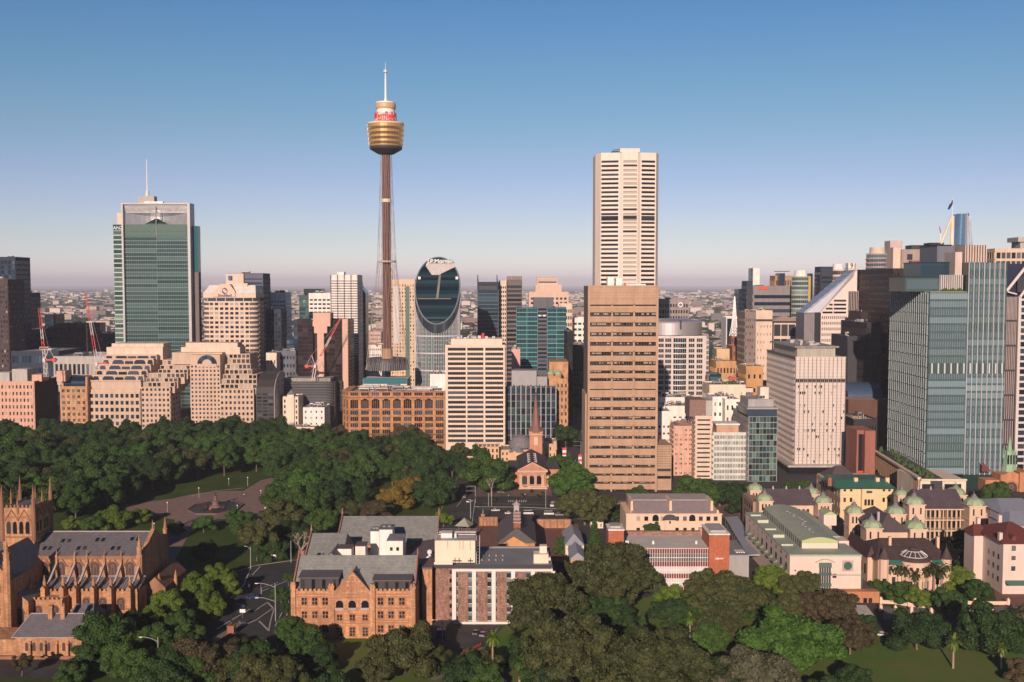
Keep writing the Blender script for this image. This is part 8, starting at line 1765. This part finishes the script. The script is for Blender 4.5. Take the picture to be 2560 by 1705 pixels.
#  right edge
def right_edge():
 crop(1920,1185);RW=M('rose_white_render',(.66,.54,.48),.85,.05);RT=M('red_tile_roof',(.15,.04,.035),.8,.12,scale=1.5);Y=392
 b=Bld('red_roofed_house','four storey white block with dark red tiled roof cut by the right edge',1772,2120,525,Y,27);x,z=b.x,b.z;W,H=b.W,b.H
 m=MB();m.box(0,W,0,27,0,H);b.part(m,'wall',RW);m=MB();m.gable(-.8,W+.8,-.8,28,H,H+5.5,'x',hip=9);b.part(m,'roof',RT)
 for px in(1850,1975):
  for p,q in((580,540),(650,618),(730,695)):g=MB();g.box(x(px)-.8,x(px)+.8,-.1,0,z(p),z(q));g.box(x(px)-.95,x(px)+.95,-.25,0,z(p)-.2,z(p),1);g.build('window',[GREYG,WHITE],b.t)
 for k in range(3):
  for r_ in range(3):g=MB();g.box(-.1,0,3+k*4,4.2+k*4,4+r_*4.4,6+r_*4.4);b.part(g,'window',GREYG)
 for xx,yy,hh in((.2,3,3.5),(.2,22,5),(7,18,7)):m=MB();m.box(xx-.4,xx+.9,yy,yy+1.6,H-1,H+hh);b.part(m,'chimney',RW)
 m=MB();m.box(-3.6,-.02,17,26,0,H-1);b.part(m,'left_bay',RW);m=MB();m.gable(-4.2,3,16.4,27,H-1,H+2.6,'x',hip=2);b.part(m,'bay_roof',RT)
 m=MB();m.hexa([(1,-3,4.2),(W,-3,4.2),(W,0,4.2),(1,0,4.2),(1,-3,4.4),(W,-3,4.4),(W,0,5.4),(1,0,5.4)]);b.part(m,'awning',M('bottle_green_roof'));m=MB()
 for i in range(3):m.box(4+i*8,5.6+i*8,1.5,3,H,H+2);m.gable(3.8+i*8,5.8+i*8,1.2,5,H+2,H+3,'y')
 b.part(m,'dormer',RT);b.done()
 BLM=M('pale_blue_metal')
 for i,(x0,x1,yt,Y_,d,lb)in enumerate(((1625,1760,290,470,24,'grey blue hipped roof shed behind the red roofed house, left one'),(1760,2100,300,455,30,'wide grey blue metal roofed hall behind the red roofed house'),(1820,2200,390,430,20,'low grey blue roof annex right behind the red tiles'))):
  b=Bld('metal_roofed_hall',lb,x0,x1,yt,Y_,d);m=MB();m.box(0,b.W,0,d,0,b.H);b.part(m,'wall',M('pinkish_render'));m=MB();m.gable(-.5,b.W+.5,-.5,d+.5,b.H,b.H+4,'x',hip=5);b.part(m,'roof',BLM);b.fac('F',6,2,.3,.4,wall=M('pinkish_render'),z=(0,.9));b.done()
 crop(1920,900);Y=590;X0=Xp(1640,Y);t=thing('stone_church','orange sandstone gothic church with slender green copper spire at the right edge','church',(X0,Y,0));x=lambda p,Y_=Y:Xp(p,Y_)-X0;z=lambda p,Y_=Y:Zp(p,Y_);SC=M('church_orange_stone',(.50,.23,.12),.9,.18)
 m=MB();m.box(x(1645),x(1750),0,16,0,z(905));m.box(x(1750),x(1790),-1.5,16,0,z(860));m.box(x(1790),x(1895),0,30,0,z(860));m.box(x(1895),x(1990),-1.5,20,0,z(845));m.face([(x(1790),0,z(860)),(x(1895),0,z(860)),(x(1842),0,z(838))]);m.build('wall',SC,t)
 gothic_window(t,x(1842),0,z(1045),7,z(920)-z(1045),'great_window');
 m=MB();cx_=x(1822,600);m.cone(cx_,10,4.4,4.2,z(862),z(838),8);m.cone(cx_,10,4.2,3.0,z(838),z(700),8);m.cone(cx_,10,1.6,.08,z(700),z(580),8);
 for k in range(8):a=2*math.pi*k/8;m.cone(cx_+3.7*math.cos(a),10+3.7*math.sin(a),.4,.05,z(760),z(690),5)
 m.build('copper_spire',M('spire_green',(.25,.40,.27),.6,.15),t)
 for k in range(4):g=MB();xx=cx_-2.4+1.6*k;g.box(xx-.35,xx+.35,5.9,6.2,z(800),z(730));g.build('louvre',BLACKG,t)
 m=MB();m.face([(x(1640),4,z(850)),(x(1715),4,z(850)),(x(1640),4,z(770))]);m.build('red_gable',M('red_tile_roof'),t)
 crop(1920,1185)
 for i,(pts,lb)in enumerate((([(850,975),(960,980),(1060,998),(1170,1005)],'low cream garden wall with curved line in front of the palm garden'),([(1240,978),(1390,975),(1560,985),(1810,985)],'straight pale wall along the road right of the palm garden'),([(850,1030),(960,1040),(1080,1045),(1230,1060)],'dark railing fence with pale posts below the garden wall'),([(1420,1045),(1560,1055),(1690,1065)],'pale wall with posts on the lawn side of the road'))):
  g_=[G(a,c)for a,c in pts];o=g_[0];t=thing('garden_wall' if i!=2 else 'railing_fence',lb,'wall' if i!=2 else 'fence',(o.x,o.y,0));m=MB();pm_=MB()
  for p,q in zip(g_,g_[1:]):
   p,q=p-o,q-o;d=(q-p).normalized();n=Vector((-d.y,d.x,0))*.2;m.hexa([(p.x-n.x,p.y-n.y,0),(q.x-n.x,q.y-n.y,0),(q.x+n.x,q.y+n.y,0),(p.x+n.x,p.y+n.y,0),(p.x-n.x,p.y-n.y,1.3),(q.x-n.x,q.y-n.y,1.3),(q.x+n.x,q.y+n.y,1.3),(p.x+n.x,p.y+n.y,1.3)])
  m.build('masonry' if i!=2 else 'railing',M('long_house_cream')if i!=2 else DARK,t)
  for p in g_:c_=MB();v=p-o;c_.box(v.x-.5,v.x+.5,v.y-.5,v.y+.5,0,2);c_.cone(v.x,v.y,.7,.1,2,2.6,4,0,math.pi/4);c_.build('post',M('long_house_cream'),t)
right_edge()
#  far suburbs
FARM=[M('far_white',(.62,.56,.50),.9,0),M('far_cream',(.50,.40,.32),.9,0),M('far_terracotta',(.26,.15,.12),.9,0),M('far_grey',(.22,.21,.22),.9,0),M('far_green',(.035,.05,.03),.95,.3,scale=.05),M('far_slate',(.12,.13,.16),.9,0)]
def suburbs():
 rd=random.Random(9);m=MB()
 for i in range(11000):
  Y=1700*(9**(rd.random()**.85));X=(rd.random()-.5)*1.12*Y;d=1+Y/6000
  w_,dd,h=rd.uniform(9,26)*d,rd.uniform(9,20)*d,rd.uniform(4,9)*(1+Y/9000)
  if rd.random()<.05:h*=2.4
  k=rd.random();r_=0 if k<.28 else 1 if k<.46 else 2 if k<.60 else 3 if k<.86 else 5
  i0=len(m.v);x0,x1,y0,y1=X-w_/2,X+w_/2,Y-dd/2,Y+dd/2
  m.v+=[(x0,y0,0),(x1,y0,0),(x1,y1,0),(x0,y1,0),(x0,y0,h),(x1,y0,h),(x1,y1,h),(x0,y1,h),((x0+x1)/2,(y0+y1)/2,h+3)]
  wm=rd.choice([0,0,1,3])
  for f,q in(((0,1,5,4),wm),((1,2,6,5),wm),((3,0,4,7),wm),((4,5,8),r_),((5,6,8),r_),((6,7,8),r_),((7,4,8),r_)):m.f.append([i0+t for t in f]);m.m.append(q)
 tag(m.build('far_houses',FARM),'endless low houses of the far suburbs below the horizon','houses',kind='stuff')
 m=MB()
 for i in range(9000):
  Y=1500*(11**(rd.random()**.9));X=(rd.random()-.5)*1.12*Y;d=1+Y/5000;r_=rd.uniform(7,22)*d;h=rd.uniform(7,13)*(1+Y/14000);n=6;i0=len(m.v)
  m.v+=[(X+r_*rd.uniform(.8,1.2)*math.cos(a*1.047),Y+r_*rd.uniform(.7,1.1)*math.sin(a*1.047),0)for a in range(6)]+[(X+r_*.7*math.cos(a*1.047+.4),Y+r_*.7*math.sin(a*1.047+.4),h*rd.uniform(.6,1))for a in range(6)]+[(X,Y,h*1.1)]
  for a in range(6):b_=(a+1)%6;m.f+=[[i0+a,i0+b_,i0+6+b_,i0+6+a],[i0+6+a,i0+6+b_,i0+12]];m.m+=[0,0]
 tag(m.build('far_woodland',FARM[4]),'dark tree cover between the far suburban houses','trees',kind='stuff')
 crop()
 sp=[(70,700,'left edge, behind the two cranes'),(160,712,'left edge, behind the two cranes'),(225,705,'left edge, behind the two cranes'),(640,690,'between the cream gabled tower and the white ruled tower'),(700,720,'between the cream gabled tower and the white ruled tower'),(850,740,'behind the shaft of the observation tower'),(1075,720,'between the oval topped tower and the horned tower'),(1330,720,'just left of the tan tower'),(1600,700,'between the tan tower and the lattice spire'),(1650,715,'between the tan tower and the lattice spire'),(1990,720,'right of the sloping silver roof')]
 for px,py,where in sp:
  for q in range(16):
   x,y=px+rd.uniform(-34,34),py+rd.uniform(-30,34);y=max(y,674);g=G(x,y);s=1+g.y/3500;w_,h=rd.uniform(14,34)*s**.5,rd.uniform(10,30);k=rd.randint(0,3)
   cn=['white','cream','terracotta','grey'][k];t=thing('suburban_block',f'small {cn} far suburban block {where}','building',(g.x,g.y,0),0,f'small {cn} far blocks {where}')
   m=MB();m.box(-w_/2,w_/2,0,14,0,h);nz=max(2,int(h/3.5));m.build('wall',FARM[k],t);b=MB()
   for z_ in range(nz):b.box(-w_/2+1,w_/2-1,-.3,0,h*(z_+.35)/nz,h*(z_+.7)/nz)
   b.build('window_band',FARM[3]if k!=3 else DARK,t)
 t=thing('lattice_mast','faint tall mast on the horizon right of the white octagonal tower','mast',(*G(1815,668).xy,0));q=Zp(655-5,t.location.y)
suburbs()
bpy.data.objects.remove([o for o in COL.objects if o.get('label','').startswith('faint tall')][0])
#  cranes
def crane(pts,Y,label,w_=1.1,cab=True):
 (bx,by),(px,py),(tx,ty)=pts;B_,V,T_=P(bx,by,Y),P(px,py,Y),P(tx,ty,Y);t=thing('tower_crane',label,'crane',(B_.x,Y,0));o=Vector((B_.x,Y,0))
 CW,CR=M('crane_white',(.66,.60,.58),.5,0),REDW
 m=MB();v=V-o;z0=B_.z
 for sx_,sy_ in((-1,-1),(1,-1),(1,1),(-1,1)):m.tube((sx_*w_,sy_*w_,z0),(v.x+sx_*w_,sy_*w_,v.z),.22,4)
 k=z0
 while k<v.z:m.tube((-w_,-w_,k),(w_,-w_,k+2),.14,3);m.tube((w_,-w_,k+2),(-w_,-w_,k+4),.14,3);k+=4
 m.build('mast',CW,t);d=T_-V;n=10
 if 1:
  m=MB()
  for i in range(n):
   c=1 if i>=n-2 else(i//2)%2
   p,q=v+d*(i/n),v+d*((i+1)/n);s=w_*(1-.4*i/n)
   for a,b_ in((-1,-.7),(1,-.7),(0,.8)):m.tube(p+Vector((a*s,b_*s,0)),q+Vector((a*s*.95,b_*s*.95,0)),.2,4,c)
   m.tube(p+Vector((-s,-.7*s,0)),q+Vector((s,-.7*s,0)),.14,3,c);m.tube(p+Vector((s,-.7*s,0)),(p+q)/2+Vector((-s,-.7*s,0)),.14,3,c)
  m.build('jib',[CW,CR],t)
 m=MB();sg=-1 if d.x>0 else 1;m.box(min(v.x,v.x+sg*9),max(v.x,v.x+sg*9),-1.2,1.2,v.z-.6,v.z+.6);m.box(v.x+sg*7-1,v.x+sg*7+1,-1.5,1.5,v.z-1.6,v.z+1.4);m.build('counter_jib',CR,t);m=MB();m.box(v.x-.9,v.x+.9,-2.4,-1,v.z-1.4,v.z+1.2);m.build('cab',CW,t)
 m=MB();a=Vector((v.x+sg*3,0,v.z+9));m.tube((v.x,0,v.z),a,.25,4);m.tube(a,v+d*.97,.1,3);m.tube(a,(v.x+sg*8,0,v.z),.1,3);m.build('pendant_cable',CW,t)
crop(0,800)
crane([(348,430),(340,300),(298,-90)],790,'red and white tower crane at the far left, nearest the left edge')
crane([(740,420),(735,330),(645,-210)],840,'red and white tower crane just left of the green glass tower')
crop(500,600);crane([(850,1060),(870,950),(1062,585)],855,'red and white crane in front of the bronze tower, jib leaning right',.9)
crop(1440,600);crane([(1235,1075),(1238,1040),(1262,930)],765,'small pale crane beside the ochre block, right of the orange stone block',.5)
#  vehicles
def car_proto(body,label,kind='car'):
 L_,W_,h={'car':(4.5,1.8,1.45),'van':(5.2,2.0,2.1),'bus':(11,2.5,3.1)}[kind];t=thing('parked_'+kind,label,kind,(0,0,0));b=MB();y=W_/2
 if kind=='car':pr=[(-L_/2,.35),(L_/2,.35),(L_/2,.8),(L_*.24,.95),(-L_*.46,1.0),(-L_/2,.9)];top=[(L_*.24,.95),(L_*.08,h),(-L_*.28,h),(-L_*.44,1.0)]
 else:pr=[(-L_/2,.35),(L_/2,.35),(L_/2,1.1),(L_*.47,1.3),(-L_/2,1.3)];top=[(L_*.47,1.3),(L_*.38 if kind=='van' else L_*.46,h),(-L_/2+.1,h),(-L_/2,1.3)]
 def ext(mb,p,w1,w2,mi=0):
  n=len(p);i0=len(mb.v);mb.v+=[(a,-w1,z)for a,z in p]+[(a,w1,z)for a,z in p]
  for k in range(n):j=(k+1)%n;mb.f.append([i0+k,i0+j,i0+n+j,i0+n+k]);mb.m.append(mi)
  mb.f+=[[i0+k for k in range(n)][::-1],[i0+n+k for k in range(n)]];mb.m+=[mi,mi]
 ext(b,pr,y,y);b.build('body',body,t);g=MB();ext(g,top,y*.88,y*.8);g.build('windows',BLACKG,t);r_=MB();hx=[q[0]for q in top[1:3]];r_.box(min(hx)+.1,max(hx)-.05,-y*.84,y*.84,h-.02,h+.05);r_.build('roof',body,t)
 for sx_ in(-.31,.32):
  for s in(-1,1):w_=MB();w_.tube((L_*sx_,s*(y-.18),.34),(L_*sx_,s*(y+.03),.34),.34,12);o=w_.build('wheel',DARK,t);hb=MB();hb.tube((L_*sx_,s*(y+.03),.34),(L_*sx_,s*(y+.05),.34),.2,8);hb.build('rim',STEEL,o)
 for s in(-1,1):q=MB();q.box(L_/2-.02,L_/2+.03,s*y*.7-.15,s*y*.7+.15,.6,.78);q.build('headlight',M('sign_white'),t);q=MB();q.box(-L_/2-.03,-L_/2+.02,s*y*.7-.15,s*y*.7+.15,.7,.88);q.build('tail_light',REDW,t)
 return t
PAINT={'white':M('paint_white',(.7,.7,.7),.3,0),'silver':M('paint_silver',(.4,.4,.42),.3,0,.5),'black':M('paint_black',(.02,.02,.025),.3,0),'blue':M('paint_blue',(.03,.06,.2),.3,0),'red':M('paint_red',(.4,.02,.02),.3,0),'grey':M('paint_grey',(.12,.12,.13),.3,0)}
def put(x,y,deg,col,kind,label):g=G(x,y);t=car_proto(PAINT[col],label,kind);t.location=(g.x,g.y,.02);t.rotation_euler=(0,0,R(deg))
crop(1040,1000)
for a in((600,838,5,'white','car','white car on the avenue left of the barracks cupola, leftmost of the four'),(702,860,3,'white','car','white car with red flank shadowed just left of the barracks cupola'),(848,862,2,'white','van','white van just right of the barracks cupola'),(1002,866,0,'white','van','long white van under the olive fig on the avenue'),(1080,872,0,'silver','car','silver car half under the olive fig'),(1030,800,80,'white','van','white and black van end on before the bright green tree'),(405,770,60,'white','car','white car at the traffic signals left of the square'),(370,735,80,'silver','car','silver car waiting further back at the signals'),(303,692,80,'white','car','white car under the park trees left of the signals'),(640,700,0,'grey','car','grey car in shade below the round green tree'),(830,668,0,'white','car','pale car at the church steps'),(1235,330,85,'black','car','dark car in the shaded street canyon'),(1255,240,85,'silver','car','silver car far up the shaded street canyon'),(1240,520,88,'white','car','white car low in the street canyon beside the tan tower'),(1520,790,30,'white','car','white car left end of the cream long house'),(1540,810,90,'silver','van','silver van parked left of the cream long house')):put(*a)
crop(600,1185)
for a in((218,262,10,'white','car','white car on the pink plaza paving at the park edge'),(1783,1205,75,'grey','car','grey car parked in front of the brown brick block, left'),(1835,1218,75,'silver','car','silver car parked in front of the brown brick block, right')):put(*a)
crop(1920,1185)
for a in((865,1222,-8,'white','car','white car parked at the head of the lawn below the garden shed'),(1900,1215,-35,'silver','car','silver car in shade at the right edge beside the spiky palm'),(1840,830,20,'silver','car','silver car before the red roofed house'),(1880,860,20,'white','car','white car before the red roofed house, right one')):put(*a)
crop(0,1185)
for a in((1390,1000,50,'white','car','white car between the cathedral street trees'),(1370,980,50,'silver','car','silver car between the cathedral street trees'),(1800,1010,40,'blue','car','dark blue car on the road bend'),(1905,935,35,'blue','car','dark blue car at the top of the road bend')):put(*a)
def scooter(x,y,deg,col,label,group):
 g=G(x,y);t=thing('motor_scooter',label,'scooter',(g.x,g.y,0),R(deg),group);m=MB();m.hexa([(-.7,-.18,.35),(.1,-.18,.3),(.1,.18,.3),(-.7,.18,.35),(-.75,-.15,.75),(-.1,-.15,.72),(-.1,.15,.72),(-.75,.15,.75)]);m.hexa([(.1,-.2,.25),(.55,-.2,.3),(.55,.2,.3),(.1,.2,.25),(.35,-.18,.95),(.5,-.18,.95),(.5,.18,.95),(.35,.18,.95)]);m.build('body',PAINT[col],t)
 m=MB();m.box(-.75,-.1,-.15,.15,.76,.86);m.build('seat',DARK,t)
 for xx in(-.55,.6):m=MB();m.tube((xx,-.06,.27),(xx,.06,.27),.27,10);m.build('wheel',DARK,t)
 m=MB();m.tube((.42,-.35,1.05),(.42,.35,1.05),.03,5);m.tube((.42,0,.95),(.42,0,1.05),.04,5);m.build('handlebar',STEEL,t)
crop(600,1185)
for i in range(9):scooter(1682+i*14+(16 if i>3 else 0),1358-i*7,60,'red','red scooter in the row parked beside the path below the brown brick block','red scooters parked by the path')
crop(0,1185)
for i in range(10):scooter(1210+i*9,1330-i*7,60,'white' if i%2 else 'black',('white' if i%2 else 'black')+' scooter in the row parked along the cathedral street kerb',('white' if i%2 else 'black')+' scooters along the cathedral street')
#  lamps, signals, banners
def lamp(x,yb,yt,label,arm=0,arms=1,mat=None,globe=False,name='street_lamp'):
 g=G(x,yb);h=Zp(yt,g.y);t=thing(name,label,'street lamp',(g.x,g.y,0));r_=.13 if not globe else.1;m=MB();m.tube((0,0,0),(0,0,h),r_*1.25,6,r2=r_);m.build('pole',mat or M('lamp_grey',(.36,.38,.40),.5,0),t)
 if globe:m=MB();m.lathe([(0,h-.05),(.28,h+.1),(.36,h+.36),(.24,h+.6),(0,h+.68)],n=10);m.build('globe',M('sign_white'),t)
 for k in range(arms if arm else 0):
  zz=h-k*5.2;m=MB();p=Vector((0,0,zz-1.4));n=6
  for i in range(n+1):f=i/n;q=Vector((arm*f,0,zz-1.4+1.5*math.sin(f*math.pi/2)));m.tube(p,q,.09,5);p=q
  m.build('arm',mat or M('lamp_grey'),t);m=MB();m.box(min(arm,arm*1.2),max(arm,arm*1.2),-.2,.2,zz-.08,zz+.12);m.build('lamp_head',M('sign_white'),t)
crop(0,1185)
lamp(1193,1400,1230,'curved arm street lamp standing before the large brownish tree',-5);lamp(1262,290,220,'white globe lamp on the plaza left of the fountain',globe=True);lamp(1500,180,110,'white globe lamp behind the fountain',globe=True);lamp(1868,90,30,'white globe lamp at the top end of the plaza',globe=True);lamp(1162,440,378,'white globe lamp at the lower end of the park path',globe=True);lamp(1790,300,242,'white globe lamp right behind the tree below the fountain',globe=True);lamp(1890,715,545,'tall straight pole on the kerb right of the olive tree',arm=-2);lamp(1725,85,40,'small globe lamp under the trees behind the plaza',globe=True)
crop(600,1185)
lamp(268,1110,825,'tall double armed curved street lamp left of the sandstone offices',-6,2);lamp(385,668,500,'straight grey pole at the street corner before the bare tree');lamp(158,205,130,'white globe lamp right of the fountain plaza',globe=True);lamp(58,90,30,'white globe lamp near the top of the plaza arm',globe=True);lamp(285,1410,1290,'curved lamp arm rising over the trees at the bottom',5);lamp(1526,1270,1100,'blue grey pole beside the brown brick block entrance',arm=-3);lamp(1738,320,190,'slim pole at the square under the autumn trees')
crop(1040,1000)
for x,yb,yt,lb in((412,895,770,'slim pole with lamp left of the monument'),(547,800,700,'slim pole in front of the round green tree'),(570,800,670,'slim pole right in front of the big round tree'),(978,815,670,'slim pole right of the church steps'),(1200,545,450,'slim pole beside the striped banner')):lamp(x,yb,yt,lb)
def signal(x,yb,yt,arms,label):
 g=G(x,yb);h=Zp(yt,g.y);t=thing('traffic_signal',label,'traffic light',(g.x,g.y,0));m=MB();m.tube((0,0,0),(0,0,h),.14,6)
 for k in range(arms):m.tube((0,0,h-k*2.6),(-5.2,0,h-k*2.6),.09,5)
 m.build('pole',M('lamp_grey'),t);hd=MB();hd.box(-.25,.25,-.4,-.1,2.6,3.8);hd.box(-4.8,-4.4,-.3,0,h-1.1,h+.2);hd.build('signal_head',DARK,t);q=MB();q.cone(0,-.42,.1,.1,3.35,3.55,8);q.build('red_light',REDW,t)
signal(447,775,650,2,'traffic signal mast with two long arms beside the waiting cars');signal(1243,500,315,2,'signal mast with two arms at the tan tower corner')
crop(600,1185);signal(160,905,830,0,'small traffic signal on the road island left of the double armed lamp');signal(385,660,600,0,'small traffic signal at the crossing beside the pole')
crop(1040,1000)
for x,yb,yt,lb in((1118,470,360,'red and white banner hanging over the canyon mouth, upper left one'),(1238,520,410,'red and white vertical banner at the left edge of the tan tower')):
 g=G(x,yb+60);t=thing('street_banner',lb,'banner',(g.x,g.y,0));z0,z1=Zp(yb,g.y),Zp(yt,g.y);m=MB();m.tube((1.4,0,0),(1.4,0,z1+1),.12,5);m.build('pole',STEEL,t)
 for i in range(6):c_=MB();zz=z0+(z1-z0)*i/6;c_.box(-1.2,1.2,-.05,.05,zz,zz+(z1-z0)/6-.001);c_.build('banner_stripe',REDW if i%2 else M('sign_white'),t)
def statue(x,yb,yt,label,mat,bronze,w_=2.4):
 g=G(x,yb);h=Zp(yt,g.y);t=thing('monument',label,'statue',(g.x,g.y,0));m=MB();m.box(-w_/2,w_/2,-w_/2,w_/2,0,h*.12);m.box(-w_*.36,w_*.36,-w_*.36,w_*.36,h*.12,h*.55);m.box(-w_*.42,w_*.42,-w_*.42,w_*.42,h*.55,h*.6);m.build('plinth',mat,t)
 m=MB();s=h*.4/1.8;z0=h*.6;m.lathe([(.25*s,z0),(.3*s,z0+.5*s),(.2*s,z0+.9*s),(.28*s,z0+1.35*s),(.1*s,z0+1.5*s),(.13*s,z0+1.65*s),(0,z0+1.8*s)],n=10);m.tube((.22*s,0,z0+1.3*s),(.45*s,-.1,z0+.9*s),.06*s,5);m.build('figure',bronze,t)
statue(505,915,820,'green bronze figure on a tall sandstone plinth in the square',CS,M('verdigris',(.16,.2,.16),.6));crop(0,1185);statue(1745,1210,1090,'brick and stone gate pillar with dark figure beside the road island',M('portal_brick'),M('bronze'),3.2)
crop(600,1185)
for i,(x,y)in enumerate(((230,645),(265,645))):g=G(x,y);t=thing('utility_box',['left','right'][i]+' one of two pale boxes on the grass beside the road','box',(g.x,g.y,0));m=MB();m.box(-.8,.8,-.4,.4,0,2.2);m.build('cabinet',WHITE,t);m=MB();m.box(-.9,.9,-.5,.5,2.2,2.35);m.build('lid',CONC,t)
t=thing('street_sign','blue direction sign on the road island','sign',(*G(20,1085).xy,0));m=MB();m.tube((0,0,0),(0,0,3),.08,5);m.build('post',STEEL,t);m=MB();m.box(-1,1,-.1,-.04,2,3.2);m.build('panel',M('sign_white'),t)
g=G(1515,1235);t=thing('site_container','small blue container beside the brown brick block','container',(g.x,g.y,0));m=MB();m.box(-1.5,1.5,0,2.4,0,2.6);[m.box(-1.5+.3*i,-1.4+.3*i,-.08,0,.1,2.5)for i in range(10)];m.build('body',PAINT['blue'],t);m=MB();m.box(.4,1.3,-.12,-.08,.1,2.3);m.build('door',PAINT['grey'],t)
def sculpture():
 crop(1040,1000);g=G(365,990);t=thing('pavilion_shelter','small pale green pyramid roofed shelter beside the courtyard','shelter',(g.x,g.y,0));m=MB();m.cone(0,0,5.2,.2,3.2,6.6,4,0,.5);m.build('roof',M('sage_roof',(.34,.34,.27),.7),t);m=MB();[m.tube((3*math.cos(a+.5),3*math.sin(a+.5),0),(3*math.cos(a+.5),3*math.sin(a+.5),3.3),.15,5)for a in(0,1.57,3.14,4.71)];m.build('post',STEEL,t)
sculpture()
def person(x,y,deg,top,leg,label,group=None):
 g=G(x,y);V=[(0,0,.95),(0,0,1.2),(0,0,1.42),(0,-.01,1.53),(0,-.02,1.66),(.1,0,.9),(.12,-.06,.5),(.12,.02,.08),(.12,-.12,.04),(-.1,0,.9),(-.12,.1,.5),(-.12,.2,.1),(-.12,.08,.04),(.2,0,1.4),(.27,.04,1.12),(.25,-.1,.9),(-.2,0,1.4),(-.27,-.02,1.12),(-.25,-.14,.92)]
 E=[(0,1),(1,2),(2,3),(3,4),(0,5),(5,6),(6,7),(7,8),(0,9),(9,10),(10,11),(11,12),(2,13),(13,14),(14,15),(2,16),(16,17),(17,18)];rr=[.15,.15,.16,.06,.11,.1,.07,.045,.04,.1,.07,.045,.04,.06,.045,.035,.06,.045,.035]
 me=bpy.data.meshes.new('body');me.from_pydata(V,E,[]);t=thing('person',label,'person',(g.x,g.y,.02),R(deg),group);o=obj('body',me,t);o.modifiers.new('Skin','SKIN');sk=me.skin_vertices or None
 lay=me.attributes.get('skin')if sk is None else sk
 try:
  for i,v in enumerate(me.skin_vertices[0].data):v.radius=(rr[i],rr[i]);v.use_root=i==0
 except Exception:pass
 su=o.modifiers.new('Sub','SUBSURF');su.levels=su.render_levels=1;me.materials.append(M('skin',(.35,.2,.14),.6,0));dg=bpy.context.evaluated_depsgraph_get();m2=bpy.data.meshes.new_from_object(o.evaluated_get(dg));o.modifiers.clear();o.data=m2;m2.materials.clear();m2.materials.append(M('skin'))
 m=MB();m.cone(0,0,.2,.25,1.0,1.42,10,0,0,.75);m.tube((.22,0,1.42),(.29,.04,1.12),.085,6);m.tube((-.22,0,1.42),(-.29,-.02,1.12),.085,6);m.build('shirt',M('cloth_'+top,{'white':(.6,.6,.6),'dark':(.03,.03,.05),'red':(.4,.05,.05)}[top],.9,0),t)
 m=MB();m.tube((.1,0,1.02),(.12,-.06,.5),.14,7,r2=.1);m.tube((.12,-.06,.5),(.12,.02,.1),.1,7,r2=.08);m.tube((-.1,0,1.02),(-.12,.1,.5),.14,7,r2=.1);m.tube((-.12,.1,.5),(-.12,.2,.12),.1,7,r2=.08);m.build('trousers',M('cloth_'+leg,{'dark':(.03,.03,.05),'blue':(.05,.07,.14)}[leg],.9,0),t)
 m=MB();m.lathe([(.11,1.66),(.115,1.74),(.08,1.81),(0,1.83)],0,.01,10);m.build('hair',M('hair',(.03,.02,.015),.8,0),t)
crop(1040,1000)
for i,(x,y,d,a,c,l)in enumerate(((808,722,20,'dark','dark','person in dark clothes on the square before the church, left of a small group'),(822,728,200,'white','dark','person in white top standing in the small group before the church'),(835,718,90,'dark','blue','person in dark top at the right of the small group before the church'),(905,722,0,'dark','blue','person walking alone left of the planters on the square'),(940,728,120,'red','dark','person in red top on the square right of the church axis'),(1215,500,0,'red','dark','person in red top beside the banner at the canyon mouth'),(640,720,0,'dark','dark','person in dark clothes under the big round green tree'),(700,735,50,'white','blue','person in white top between the tree and the square'))):person(x,y,d,a,c,l)
crop(0,1185);person(1330,405,30,'dark','dark','person walking on the lower park path');person(1840,170,0,'white','dark','person on the upper arm of the plaza')
crop(1040,1000)
for i,(x,y)in enumerate(((800,735),(870,700),(920,740),(955,720),(590,760),(750,765))):
 g=G(x,y);t=thing('planter_tub',['first','second','third','fourth','fifth','sixth'][i]+' planter tub with clipped dark shrub on the square before the church','planter',(g.x,g.y,0));m=MB();m.lathe([(.7,0),(.9,.9),(.8,.9),(.7,.6),(0,.6)],n=10);m.build('tub',M('bronze'),t);c=obj('shrub',RND[i%4],t,(0,0,1.5));c.scale=(1.0,1.0,1.0);c.material_slots[0].link='OBJECT';c.material_slots[0].material=LEAF['dark']
#  haze
m=MB();m.box(-30000,30000,-400,40000,-1,340);hz=tag(m.build('haze',[None]),kind='stuff')
hm=bpy.data.materials.new('haze');hm.use_nodes=True;n=hm.node_tree;n.nodes.clear();ou=n.nodes.new('ShaderNodeOutputMaterial');pv=n.nodes.new('ShaderNodeVolumePrincipled');pv.inputs['Color'].default_value=(.72,.77,.93,1);pv.inputs['Density'].default_value=.00005;pv.inputs['Anisotropy'].default_value=-0.2
n.links.new(pv.outputs[0],ou.inputs['Volume']);hz.data.materials[0]=hm
#  labels no longer than sixteen words
for o in COL.objects:
 l=o.get('label')
 if l and len(l.split())>16:print('LONG',l)
